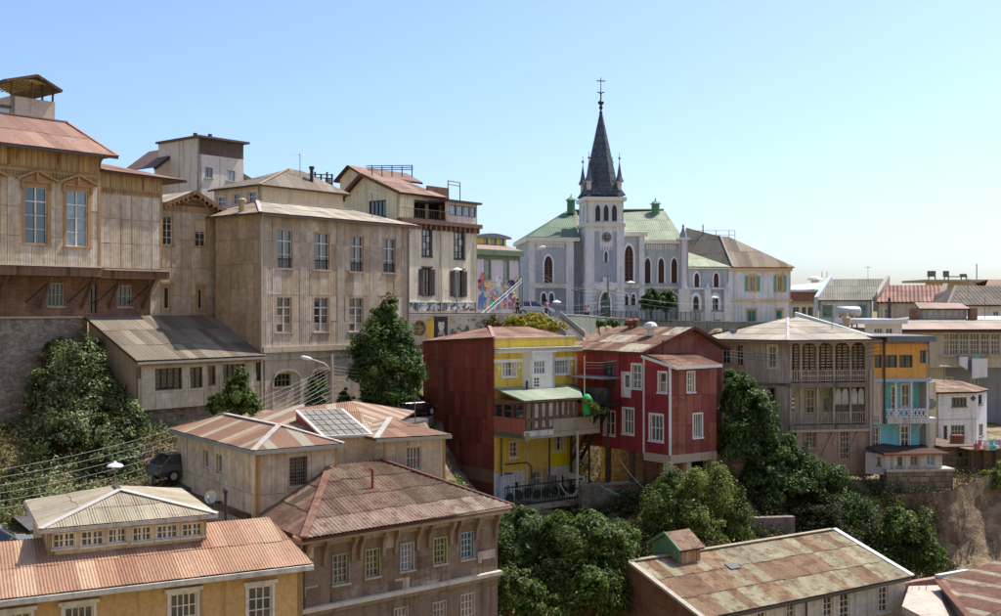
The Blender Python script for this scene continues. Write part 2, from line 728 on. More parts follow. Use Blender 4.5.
class Wall:
	"""an upright wall from plan point A (left, seen from outside) to B (right), heights z0..z1"""

	def __init__(s, parent, A, B, z0, z1, mat='plaster', color=None, name='wall', thick=.25, top=None):
		s.parent, s.A, s.B, s.z0, s.z1 = parent, Vector(A), Vector(B), z0, z1
		s.mat, s.color, s.name, s.thick, s.top = mat, color, name, thick, top
		d = s.B - s.A
		s.L = d.length
		s.u = d / s.L
		s.n = Vector((s.u.y, -s.u.x))
		s.u3, s.n3 = Vector((s.u.x, s.u.y, 0)), Vector((s.n.x, s.n.y, 0))
		s.holes = []
		s.nocl = []

	def u_of(s, px):
		k = K(px)
		t = (k * s.A.y - s.A.x) / (s.u.x - k * s.u.y)
		return t, s.A.y + s.u.y * t

	def uv(s, px, py):
		t, d = s.u_of(px)
		return t, Zat(py, d)

	def rect(s, x0, y0, x1, y1):
		u0, _ = s.u_of(x0)
		u1, _ = s.u_of(x1)
		_, d = s.u_of((x0 + x1) / 2)
		return u0, u1, Zat(y1, d), Zat(y0, d)

	def pt(s, u, z, off=0.0):
		p = s.A + s.u * u + s.n * off
		return Vector((p.x, p.y, z))

	def bx(s, m, u0, u1, z0, z1, o0, o1):
		"""a box on the wall from offset o0 (in) to o1 (out)"""
		a = [s.pt(u0, z0, o1), s.pt(u1, z0, o1), s.pt(u1, z1, o1), s.pt(u0, z1, o1)]
		b = [s.pt(u0, z0, o0), s.pt(u1, z0, o0), s.pt(u1, z1, o0), s.pt(u0, z1, o0)]
		m.hexa(a, b)
		return m

	def band(s, name, u0, u1, z0, z1, out, mat, color, inn=-.05, parent=None):
		return s.bx(MB(), u0, u1, z0, z1, inn, out).build(name, mat, parent or s.parent, color)

	def piece(s, name, u0, u1, z0, z1, o0, o1, mat, color, parent=None):
		return unit_box(name, mat, parent or s.parent, s.pt(u0, z0, o0), s.u3 * (u1 - u0), s.n3 * (o1 - o0), Vector((0, 0, z1 - z0)), color)

	def win(s, x0, y0, x1, y1, cols=2, rows=2, col=WHITE, fw=.06, bar=.035, cas=0.0, cascol=None, sill=True, sillcol=None, hood=None,
			transom=0.0, recess=.13, glass=None, name='window', shutters=None, thickmid=False, mat='paint', each=None, lit=None, door=0.0,
			rect=None, skip_panes=()):
		u0, u1, z0, z1 = rect or s.rect(x0, y0, x1, y1)
		s.holes.append((u0, u1, z0, z1))
		m = MB()
		r = random.Random(int(abs(x0) * 31 + abs(y0) * 17))
		ro, fo = -recess, -recess + .07
		s.bx(m, u0, u0 + fw, z0, z1, ro - .05, fo)
		s.bx(m, u1 - fw, u1, z0, z1, ro - .05, fo)
		s.bx(m, u0 + fw, u1 - fw, z1 - fw, z1, ro - .05, fo)
		s.bx(m, u0 + fw, u1 - fw, z0, z0 + fw, ro - .05, fo)
		iu0, iu1, iz0, iz1 = u0 + fw, u1 - fw, z0 + fw, z1 - fw
		zt = iz1 - (iz1 - iz0) * transom if transom else iz1
		us = [iu0 + (iu1 - iu0) * i / cols for i in range(cols + 1)]
		zs = [iz0 + (zt - iz0) * i / rows for i in range(rows + 1)]
		if transom:
			s.bx(m, iu0, iu1, zt - bar, zt + bar, ro - .04, fo + .01)
			zs.append(iz1)
		for i, uu in enumerate(us[1:-1]):
			w = bar if thickmid and i == cols // 2 - 1 else bar / 2
			s.bx(m, uu - w, uu + w, iz0, iz1, ro - .035, fo - .01 + (.015 if thickmid else 0))
		for i, zz in enumerate(zs[1:-1]):
			if not (transom and i == len(zs) - 3):
				s.bx(m, iu0, iu1, zz - bar / 2, zz + bar / 2, ro - .03, fo - .022)
		if door:
			s.bx(m, iu0, iu1, iz0, iz0 + (iz1 - iz0) * door, ro - .03, fo - .015)
		if cas:
			cm = MB() if cascol else m
			s.bx(cm, u0 - cas, u0, z0, z1 + cas, -.02, .045)
			s.bx(cm, u1, u1 + cas, z0, z1 + cas, -.02, .045)
			s.bx(cm, u0, u1, z1, z1 + cas, -.02, .045)
			s.nocl.append((u0 - cas, u1 + cas, z0, z1 + cas))
		else:
			s.nocl.append((u0, u1, z0, z1))
		w = m.build(name, mat, s.parent, col)
		if cas and cascol:
			cm.build('casing', mat, w, cascol)
		g = glass or GLASS[r.randrange(4)]
		pw = (iu1 - iu0) / cols * F / (s.A.y + s.u.y * u0)
		if each is None:
			each = pw >= 5.5
		if each:
			for i in range(cols):
				for j in range(len(zs) - 1):
					if (i, j) in skip_panes:
						continue
					gc = jit(g, r, .25) if not (lit and (i, j) in lit) else C('#a8a49c')  # listed panes take a pale curtain tone
					k = r.uniform(-.006, .006)
					s.piece('pane', us[i], us[i + 1], zs[j], zs[j + 1], ro - .03 + k, ro - .012 + k, 'glass', gc, w)
		else:
			s.piece('pane', iu0, iu1, iz0, iz1, ro - .03, ro - .012, 'glass', g, w)
		if not lit and glass is None and r.random() < .55 and u1 - u0 > .5 and name == 'window':
			cw, k2 = (iu1 - iu0), r.random()
			cc = [C('#a59c8e'), C('#8f8f90'), C('#b3aca0'), C('#7d7468')][r.randrange(4)]
			if k2 < .4:
				s.piece('blind', iu0, iu1, iz1 - (iz1 - iz0) * r.uniform(.3, .6), iz1, ro - .02, ro - .006, 'cloth', cc, w)
			else:
				for a_, b_ in ((iu0, iu0 + cw * r.uniform(.2, .42)), (iu1 - cw * r.uniform(.2, .42), iu1)):
					s.piece('curtain', a_, b_, iz0, iz1, ro - .02, ro - .006, 'cloth', cc, w)
		c2 = sillcol or cascol or col
		if sill:
			e = cas * .8 + .06
			s.piece('sill', u0 - e, u1 + e, z0 - .09, z0, -.1, .12, mat, c2, w)
		if hood == 'flat':
			e = cas + .1
			s.piece('hood', u0 - e, u1 + e, z1 + cas, z1 + cas + .14, -.02, .18, mat, c2, w)
		elif hood == 'pediment':
			e, h = cas + .34, .52
			uc, zb = (u0 + u1) / 2, z1 + cas + .1
			hm = MB()
			tri = [s.pt(u0 - e, zb, .3), s.pt(u1 + e, zb, .3), s.pt(uc, zb + h, .3)]
			for p, q in ((tri[0], tri[2]), (tri[2], tri[1])):
				hm.hexa([p, q, q + Vector((0, 0, .13)), p + Vector((0, 0, .13))] if p is tri[0] else [p, q, q + Vector((0, 0, .13)), p + Vector((0, 0, .13))],
						[x - s.n3 * .34 for x in (p, q, q + Vector((0, 0, .13)), p + Vector((0, 0, .13)))])
			hm.prism([s.pt(u0 - cas, zb, .1), s.pt(u1 + cas, zb, .1), s.pt(uc, zb + h - .05, .1)], -s.n3 * .12)
			s.bx(hm, u0 - cas, u1 + cas, z1 + cas, zb, -.02, .14)
			s.bx(hm, uc - .08, uc + .08, zb, zb + h, .1, .26)
			for uu in (u0 - cas - .02, u1 + cas - .1):
				s.bx(hm, uu, uu + .12, zb - .5, zb, -.02, .16)
			hm.build('pediment', mat, w, c2)
		if shutters:
			sw_ = (u1 - u0) * .46
			for a in (u0 - sw_ - cas, u1 + cas):
				sm = MB()
				s.bx(sm, a, a + sw_, z0, z1, .0, .05)
				nn = max(3, int((z1 - z0) / .18))
				for q in range(nn):
					zz = z0 + .06 + (z1 - z0 - .12) * q / nn
					s.bx(sm, a + .06, a + sw_ - .06, zz, zz + (z1 - z0) / nn * .55, .05, .065)
				sm.build('shutter', mat, w, shutters)
		return w

	def done(s, z0=None, z1=None):
		z0, z1 = s.z0 if z0 is None else z0, s.z1 if z1 is None else z1
		us = sorted({0.0, s.L, *[min(max(h[i], 0), s.L) for h in s.holes for i in (0, 1)]})
		zs = sorted({z0, z1, *[min(max(h[i], z0), z1) for h in s.holes for i in (2, 3)]})
		m = MB()
		for i in range(len(us) - 1):
			for j in range(len(zs) - 1):
				uc, zc = (us[i] + us[i + 1]) / 2, (zs[j] + zs[j + 1]) / 2
				if any(h[0] < uc < h[1] and h[2] < zc < h[3] for h in s.holes):
					continue
				q = [(us[i], zs[j]), (us[i + 1], zs[j]), (us[i + 1], zs[j + 1]), (us[i], zs[j + 1])]
				m.face([s.pt(*x) for x in q], q)
		for a, b, c, d in s.holes:
			a, b, c, d = max(a, 0), min(b, s.L), max(c, z0), min(d, z1)
			q = [(a, c), (b, c), (b, d), (a, d)]
			for i in range(4):
				p, r_ = q[i], q[(i + 1) % 4]
				m.face([s.pt(*p), s.pt(*p, -.22), s.pt(*r_, -.22), s.pt(*r_)], [p, p, r_, r_])
			m.face([s.pt(*x, -.22) for x in q], q)
		if s.top:
			pl = [s.pt(*x) for x in s.top]
			m.face(pl, list(s.top))
		# back skin so the wall has a thickness from behind and above
		m.face([s.pt(s.L, z0, -s.thick), s.pt(0, z0, -s.thick), s.pt(0, z1, -s.thick), s.pt(s.L, z1, -s.thick)])
		m.face([s.pt(0, z1), s.pt(s.L, z1), s.pt(s.L, z1, -s.thick), s.pt(0, z1, -s.thick)])
		m.face([s.pt(s.L, z0), s.pt(s.L, z0, -s.thick), s.pt(s.L, z1, -s.thick), s.pt(s.L, z1)])
		m.face([s.pt(0, z0, -s.thick), s.pt(0, z0), s.pt(0, z1), s.pt(0, z1, -s.thick)])
		s.obj = m.build(s.name, s.mat, s.parent, s.color)
		return s

	def clad(s, pw, ph, pal, mat='wall_sheet', seed=1, z0=None, z1=None, u0=0.0, u1=None, name='wall_sheet', amt=.07, off=0.0, rowsh=0.0):
		r = random.Random(seed)
		z0, z1 = s.z0 if z0 is None else z0, s.z1 if z1 is None else z1
		u1 = s.L if u1 is None else u1
		nu, nz = max(1, round((u1 - u0) / pw)), max(1, round((z1 - z0) / ph))
		pw, ph = (u1 - u0) / nu, (z1 - z0) / nz
		for j in range(nz):
			for i in range(nu):
				rc = [(u0 + i * pw + .012, u0 + (i + 1) * pw - .012, z0 + j * ph + .016, z0 + (j + 1) * ph - .016)]
				for h in s.nocl:
					rc = rect_minus(rc, h)
				if not rc:
					continue
				o1 = .03 + off + r.uniform(0, .025)
				cc = pal[r.randrange(len(pal))]
				cc = jit(cc, r, amt)
				groups = []
				for q in rc:                       # a window may cut a sheet in two: keep touching bits together
					hit = [g for g in groups if any(q[0] <= t[1] + 1e-6 and q[1] >= t[0] - 1e-6 and q[2] <= t[3] + 1e-6 and q[3] >= t[2] - 1e-6 for t in g)]
					for g in hit:
						groups.remove(g)
					groups.append([q] + [t for g in hit for t in g])
				for g in groups:
					m = MB()
					for a, b, c, d in g:
						f = [(a, c), (b, c), (b, d), (a, d)]
						m.face([s.pt(*p, o1) for p in f], f)
						for k in range(4):
							p, q = f[k], f[(k + 1) % 4]
							m.face([s.pt(*q, o1), s.pt(*p, o1), s.pt(*p, .0), s.pt(*q, .0)], [q, p, p, q])
					m.build(name, mat, s.parent, cc)
		return s


def poly_obj(parent, name, pts, vec, mat, color):
	return MB().prism(pts, vec).build(name, mat, parent, color)


def beam(m, p, q, w, h=None, up=Vector((0, 0, 1))):
	"""a square bar from p to q"""
	p, q = Vector(p), Vector(q)
	h = h or w
	d = (q - p).normalized()
	x = d.cross(up)
	if x.length < 1e-4:
		x = d.cross(Vector((1, 0, 0)))
	x = x.normalized() * (w / 2)
	y = x.normalized().cross(d) * (h / 2)
	a = [p - x - y, p + x - y, p + x + y, p - x + y]
	b = [v + (q - p) for v in a]
	return m.hexa(a[::-1], b[::-1])
# ------------------------------------------------------------------ left hill: wooden mansion, wing, shed, grey block
RA, LA = 39.0, -51.0
UP = Vector((0, 0, 1))
LF = Line(100, 66, RA)                 # front plane of the mansion
LB = LF.off(1.35)                      # brick base plane, set back under the overhang
u39, n39 = Vector((*dv(RA), 0)), Vector((dv(RA).y, -dv(RA).x, 0))
CLAD1 = [C('#a8957e'), C('#9c8a74'), C('#b0a18e'), C('#a28f76'), C('#ab9f90')]


def mansion():
	A, B = LF.at(-45), LF.at(100)
	zb, ze = Zat(268, 66), Zat(156.5, 66)
	b = empty('mansion', V3(LB.at(40), Zat(400, 67)), 'tall timber mansion with pedimented windows and overhanging upper floor on a brick base', 'house')
	w = Wall(b, A, B, zb, ze, 'paint', C('#8a7660'))
	trim = C('#8b6a48')
	for x0, y0, x1, y1 in ((-27, 181.5, -4, 240.5), (24.9, 186.9, 46.9, 243.9), (66, 190.7, 87.6, 246.6)):
		w.win(x0, y0, x1, y1, 2, 3, C('#cfc9bd'), .05, .04, .24, trim, True, trim, 'pediment', .25, .14, thickmid=True, mat='paint_worn',
			glass=C('#2c3a46') if x0 < 60 else C('#7d8a90'))  # sky reflection painted into the bluish panes
	w.done()
	w.clad(.72, 1.62, CLAD1, seed=3, z0=zb + .05, z1=ze - 1.75)
	# frieze: plank band and a row of small dentils
	zf = ze - 1.75
	w.clad(.36, 1.15, [C('#8f7350'), C('#8a6d4a'), C('#96794f')], 'wood', seed=5, z0=ze - 1.1, z1=ze, name='frieze_plank')
	w.band('frieze', 0, w.L, zf, zf + .62, .035, 'paint_worn', C('#8f744f'))
	m = MB()
	n = int(w.L / .2)
	for i in range(n):
		w.bx(m, i * .2 + .03, i * .2 + .15, zf + .1 + (.07 if i % 2 else 0), zf + .4, .03, .09)
	m.build('dentil_row', 'paint_worn', b, C('#7d6242'))
	w.band('frieze_rail', 0, w.L, zf + .6, zf + .7, .1, 'paint_worn', C('#80633f'))
	w.band('corner_board', w.L - .16, w.L + .03, zb, ze, .06, 'paint_worn', C('#86694a'))
	for px in (16, 58, 99):
		u = w.u_of(px)[0]
		m = MB()
		pts = [w.pt(u, ze - .75, .05), w.pt(u, ze - .55, .09), w.pt(u, ze - .25, .28), w.pt(u, ze - .05, .65)]
		m.tube(pts, .05, 6)
		m.build('eave_bracket', 'paint_worn', b, C('#6b4d33'))
	# roof: front slope with a hip at the right
	z = ze
	el, er = w.pt(-1, z, .75), w.pt(w.L + .75, z, .75)
	eb = w.pt(w.L + .75, z, -9)
	r1, r0 = P(67, 123.6, 68.6), None
	r0 = r1 - u39 * 9.5
	pal = [(C('#9a6a5a'), 5), (C('#a0705f'), 3), (C('#8d5d4d'), 2), (C('#a87b69'), 1)]
	roof_face(b, [el, er, r1, r0], .8, 2.2, pal, 'roof_sheet', .2, .02, 11, slabcol=C('#5c463a'), thick=.14)
	roof_face(b, [er, eb, r1], .8, 2.2, pal, 'roof_sheet', .2, .02, 12, slabcol=C('#5c463a'), thick=.14)
	roof_face(b, [eb, w.pt(-1, z, -9), r0, r1], .8, 8, pal, 'roof_sheet', .2, .02, 13, slabcol=C('#5c463a'))
	m = MB()
	beam(m, el + n39 * .03 - UP * .08, er + n39 * .03 - UP * .08, .1, .14)
	m.build('gutter', 'dark_metal', b, C('#4c4038'))
	m = MB()
	beam(m, er + UP * .06, r1 + UP * .1, .22, .07)
	beam(m, r1 + UP * .1, r0 + UP * .1, .25, .07)
	m.build('ridge_cap', 'roof_sheet', b, C('#a98577'))
	# right wing of the same house, slightly set back
	lw = LF.off(.35)
	A2, B2 = lw.at(99.2), lw.at(161.5)
	zw = Zat(171, lw.at(100).y)
	w2 = Wall(b, A2, B2, zb, zw, 'paint', C('#8a7660'))
	w2.done()
	w2.clad(.72, 1.62, CLAD1, seed=9, z0=zb + .05, z1=zw - 1.35)
	w2.clad(.36, .95, [C('#8f7350'), C('#8a6d4a'), C('#96794f')], 'wood', seed=15, z0=zw - .95, z1=zw, name='frieze_plank')
	w2.band('frieze', 0, w2.L, zw - 1.35, zw - .95, .035, 'paint_worn', C('#8f744f'))
	m = MB()
	for i in range(int(w2.L / .2)):
		w2.bx(m, i * .2 + .03, i * .2 + .15, zw - 1.28 + (.07 if i % 2 else 0), zw - 1.02, .03, .09)
	m.build('dentil_row', 'paint_worn', b, C('#7d6242'))
	w2.band('corner_board', w2.L - .14, w2.L + .03, zb, zw, .06, 'paint_worn', C('#86694a'))
	w3 = Wall(b, lw.at(161.5), lw.at(161.5) - lw.u.orthogonal() * 0 + Vector((-n39.x, -n39.y)) * 7, zb, zw, 'plaster', C('#9a8a75'))
	w3.done()
	e0, e1 = w2.pt(-.2, zw, .5), w2.pt(w2.L + 1.6, zw - .12, .5)
	t0, t1 = w2.pt(-.2, zw + 1.15, -4.2), w2.pt(w2.L - 1.0, zw + 1.0, -4.2)
	roof_face(b, [e0, e1, t1, t0], .8, 2.2, pal, 'roof_sheet', .2, .02, 14, slabcol=C('#5c463a'), thick=.12)
	roof_face(b, [e1, e1 - n39 * 8, t1], .8, 2.2, pal, 'roof_sheet', .2, .02, 16, slabcol=C('#5c463a'))
	# overhang beam, soffit and raking struts over the brick base
	wb = Wall(b, LB.at(-60), LB.at(148.5), Zat(318, 67.5), zb - .1, 'brick', None, 'brick_base')
	bars = dict(cols=2, rows=1, col=C('#8a857a'), cas=.0, sill=True, mat='paint_worn')
	wb.win(46.8, 283, 64, 306.5, 4, 2, **{k: v for k, v in bars.items() if k not in ('cols', 'rows')})
	wb.win(88.6, 284, 97.4, 313, 2, 2, C('#4a3d32'), sill=False, name='door', glass=C('#14110f'), mat='paint_worn')
	wb.win(117, 285.5, 132, 307, 3, 2, **{k: v for k, v in bars.items() if k not in ('cols', 'rows')})
	wb.done()
	m = MB()
	m.hexa([w.pt(-1, zb - .55, .12), w.pt(w.L, zb - .55, .12), w.pt(w.L, zb, .12), w.pt(-1, zb, .12)],
		[w.pt(-1, zb - .55, -1.4), w.pt(w.L, zb - .55, -1.4), w.pt(w.L, zb, -1.4), w.pt(-1, zb, -1.4)])
	m.build('overhang_beam', 'wood', b, C('#5b4334'))
	m = MB()
	m.hexa([w2.pt(.0, zb - .6, .16), w2.pt(w2.L + .5, zb - .6, .16), w2.pt(w2.L + .5, zb - .1, .16), w2.pt(.0, zb - .1, .16)],
		[w2.pt(.0, zb - .6, -1.0), w2.pt(w2.L + .5, zb - .6, -1.0), w2.pt(w2.L + .5, zb - .1, -1.0), w2.pt(.0, zb - .1, -1.0)])
	m.build('overhang_beam', 'wood', b, C('#58402f'))
	w.band('overhang_flashing', -1, w.L + .02, zb, zb + .07, .2, 'metal', C('#a59a8c'))
	w2.band('overhang_flashing', 0.25, w2.L + .5, zb - .1, zb - .04, .22, 'metal', C('#a59a8c'))
	for tx, bx_ in ((52, 40), (94.5, 81), (120, 109), (154, 142), (8, -4)):
		ww = w if tx < 98 else w2
		top = ww.pt(ww.u_of(tx)[0], zb - .55, .0)
		bot = wb.pt(wb.u_of(bx_)[0], Zat(308, 66.6), .03)
		m = MB()
		beam(m, top, bot, .16)
		m.build('strut', 'wood', b, C('#4d382b'))
		m = MB()
		q = wb.pt(wb.u_of(bx_)[0] - .9, Zat(303, 66.6), .03)
		m.tube([wb.pt(wb.u_of(bx_)[0] + .8, zb - .7, .05), q], .035, 5)
		m.build('tie_rod', 'dark_metal', b, C('#3e322b'))
	# rubble stone base under the bricks
	ws = Wall(b, LB.at(-60), LB.at(87.5), Zat(470, 67), Zat(317.5, 67), 'stone', None, 'stone_base')
	ws.done()
	ws.band('stone_coping', 0, ws.L, Zat(318, 67), Zat(316, 67), .12, 'concrete', C('#8f8577'))
	return b


mansion()


def rooftop_lookout():
	L = Line(12, 80, RA)
	A, B = L.at(11.5), L.at(55)
	b = empty('rooftop_lookout', V3(L.at(30), Zat(124, 80)), 'peeling stucco box with an open gabled terrace roof above the red mansion roof', 'lookout')
	z0, z1 = Zat(132, 80), Zat(95.5, 80)
	w = Wall(b, A, B, z0, z1, 'plaster_worn', C('#b39c86'))
	w.done()
	w2 = Wall(b, A - n39.to_2d() * 5, A, z0, z1, 'plaster_worn', C('#b8a092'))
	w2.done()
	zr = Zat(83, 80)
	for u in (.05, w.L - .12, w.L * .48, w.L * .72):
		m = MB()
		beam(m, w.pt(u, z1, -.12), w.pt(u, zr + .35, -.12), .12)
		m.build('post', 'wood', b, C('#54402f'))
	w.band('parapet_rail', 0, w.L, z1 + .55, z1 + .62, -.1, 'wood', C('#54402f'), inn=-.16)
	zA = Zat(72.5, 80)
	l, r_, t = w.pt(-.9, zr - .05, .45), w.pt(w.L + .35, zr - .1, .45), w.pt(w.L * .52, zA, .45)
	bk = -n39 * 6
	pal = [(C('#7d6a58'), 2), (C('#6d5a4a'), 1)]
	roof_face(b, [r_, r_ + bk, t + bk, t], .8, 2, pal, 'roof_sheet', .2, .02, 3, thick=.1)
	roof_face(b, [l + bk, l, t, t + bk], .8, 2, pal, 'roof_sheet', .2, .02, 4, thick=.1)
	m = MB()
	beam(m, l, t, .1, .2)
	beam(m, t, r_, .1, .2)
	m.build('bargeboard', 'wood', b, C('#4f3a2b'))
	m = MB()
	m.prism([w.pt(.25, zr + .35, .1), w.pt(w.L - .2, zr + .25, .1), w.pt(w.L * .52, zA - .25, .1)], -n39 * .1)
	m.build('gable_board', 'boards', b, C('#a08a5c'))
	for i in range(9):
		u = .2 + i * (w.L - .4) / 8
		m = MB()
		beam(m, w.pt(u, zr + .25, .3), w.pt(u, zr + .25, -5), .08)
		m.build('rafter', 'wood', b, C('#a8905e'))
	# blue-grey chimney box at its left
	m = MB()
	L2 = Line(0, 78, RA)
	w4 = Wall(b, L2.at(-6), L2.at(8.6), Zat(128, 78), Zat(107, 78), 'metal', C('#8d9aa3'), 'water_tank')
	w4.thick = 1.2
	w4.done()
	w4.band('tank_lid', -.15, w4.L + .15, Zat(107, 78), Zat(104.5, 78), .2, 'dark_metal', C('#4b4744'), inn=-1.3)


rooftop_lookout()


def gable_wing():
	d = 68.5
	A, B = LB.off(-.1).at(150), LB.off(-.1).at(220)
	b = empty('gabled_wing', V3(LB.at(185), Zat(318, d)), 'narrow timber wing with an ornate gable between the mansion and the grey brown block', 'house')
	z0 = Zat(325, d)
	w = Wall(b, A, B, z0, Zat(205, LB.at(190).y), 'paint', C('#8a7a66'))
	tr = C('#8d7355')
	w.win(162.5, 216, 172.3, 245, 2, 4, C('#c5c1b8'), .05, .03, .14, tr, mat='paint_worn')
	w.win(195, 220, 205.7, 246.5, 2, 4, C('#c5c1b8'), .05, .03, .14, tr, mat='paint_worn')
	w.win(164, 287, 169.8, 309, 1, 1, C('#b5b0a6'), .06, .03, .2, tr, hood='flat', mat='paint_worn', glass=C('#16181a'))
	w.win(198, 289, 202.6, 309, 1, 1, C('#b5b0a6'), .06, .03, .2, tr, hood='flat', mat='paint_worn', glass=C('#16181a'))
	w.done()
	w.clad(.78, 1.75, [C('#a0917d'), C('#94856f'), C('#a99d8b'), C('#9b8b76')], seed=31, z1=w.z1 - .5)
	w.band('frieze', 0, w.L, w.z1 - .5, w.z1 - .1, .06, 'paint_worn', C('#86694a'))
	w.band('corner_board', w.L - .16, w.L + .04, z0, w.z1, .07, 'paint_worn', C('#7e6244'))
	dA = LB.at(190).y
	ua, za = w.uv(190.8, 192)
	ul, zl = w.uv(156, 206)
	ur, zr = w.uv(226, 214)
	T, Lc, R = w.pt(ua, za, .55), w.pt(ul, zl, .55), w.pt(ur, zr, .55)
	bk = -n39 * 5
	pal = [(C('#b8aca0'), 3), (C('#a89a8c'), 1)]
	roof_face(b, [Lc + bk, Lc, T, T + bk], .8, 2, pal, 'roof_sheet', .2, .02, 5)
	roof_face(b, [R, R + bk, T + bk, T], .8, 2, pal, 'roof_sheet', .2, .02, 6)
	m = MB()
	m.prism([w.pt(0, w.z1, .03), w.pt(w.L, w.z1, .03), w.pt(w.L, zr, .03), w.pt(ua, za - .1, .03), w.pt(0, zl - .1, .03)], -n39 * .15)
	m.build('gable_board', 'boards', b, C('#6d5540'))
	for p, q in ((Lc, T), (T, R)):
		m = MB()
		beam(m, p - UP * .05, q - UP * .05, .1, .26)
		for i in range(1, 8):
			c_ = p.lerp(q, i / 8) - UP * .28
			m.lathe(c_, [(.03, -.12), (.09, -.04), (.05, .1)], 6)
		m.build('bargeboard', 'wood', b, C('#5d4735'))
	m = MB()
	arc = [w.pt(ua + math.sin(t) * 1.0, za - 1.35 + math.cos(t) * .85, .5) for t in [i * .3 - 1.5 for i in range(11)]]
	m.tube(arc, .06, 5)
	m.build('gable_arch', 'wood', b, C('#6b5340'))


gable_wing()


def lean_shed():
	top = LB.off(-.2)
	a = top.at(88.5)
	# front corner found by walking out from the top edge until it meets column 138
	side = Line(p=a, a=129)
	fc = side.at(138)
	LFr = Line(p=fc, a=RA)
	rc = LFr.at(262.5)
	df = fc.y
	b = empty('lean_to_shed', V3(fc, Zat(412, df)), 'low shed with a long weathered lean-to roof below the gabled wing', 'shed')
	ze, zt = Zat(358.5, df), Zat(316.5, a.y)
	zb = Zat(411, df)
	w = Wall(b, fc, rc, zb, ze, 'plaster_worn', C('#a8987f'))
	fr = dict(col=C('#4a3c30'), sill=False, mat='paint_worn', each=False, glass=C('#2a2622'))
	for x0, y0, x1, y1, c_ in ((155, 368, 182, 390, 4), (190, 367, 202.6, 388, 2), (208, 365.6, 215.6, 385.5, 1), (223, 364, 245, 383, 4), (256, 362, 261.5, 381, 1)):
		w.win(x0, y0, x1, y1, c_, 4, **fr)
	w.done()
	w.band('eave_board', -.1, w.L, ze - .5, ze - .25, .05, 'paint_worn', C('#8f8270'))
	w.clad(1.15, zb * 0 + 1.0, [C('#a1927b'), C('#a89a84'), C('#94866f')], 'wall_sheet', 41, z0=zb, z1=zb + 1.9, amt=.04)
	# left end: sloping top
	ws = Wall(b, a, fc, zb - 1.5, ze, 'concrete', C('#837868'), top=None)
	ws.top = [(0, ze), (ws.L, ze), (0, zt - .05)]
	ws.done()
	n_ = Vector((*side.u, 0))
	tl, tr_ = V3(a, zt) - u39 * .3, V3(top.at(223), zt)
	bl, br = V3(fc, ze) + n_ * .35 - u39 * .3 - UP * .15, V3(rc, ze) + n_ * .35 - UP * .15
	pal = [(C('#7b7064'), 4), (C('#6d6257'), 3), (C('#8a8074'), 2), (C('#94877a'), 1)]
	roof_face(b, [bl, br, tr_, tl], .62, 2.3, pal, 'roof_fine', .3, .025, 8, slabcol=C('#5a5048'), thick=.12)
	m = MB()
	beam(m, bl - UP * .12 + n_ * .06, br - UP * .12 + n_ * .06, .12, .12)
	m.build('gutter', 'metal', b, C('#7d7468'))
	m = MB()
	m.tube([V3(fc, ze) + n_ * .1 + u39 * .2, V3(fc, zb) + n_ * .1 + u39 * .2], .06, 6)
	m.build('downpipe', 'paint', b, C('#8a8275'))
	# rubble foundation set back under the floor
	wf = Wall(b, fc + side.u * -.7 + LFr.u * .4, rc + side.u * -.7, zb - 3.2, zb, 'stone', None, 'stone_foundation')
	wf.done()
	return fc, rc


SHED_FC, SHED_RC = lean_shed()


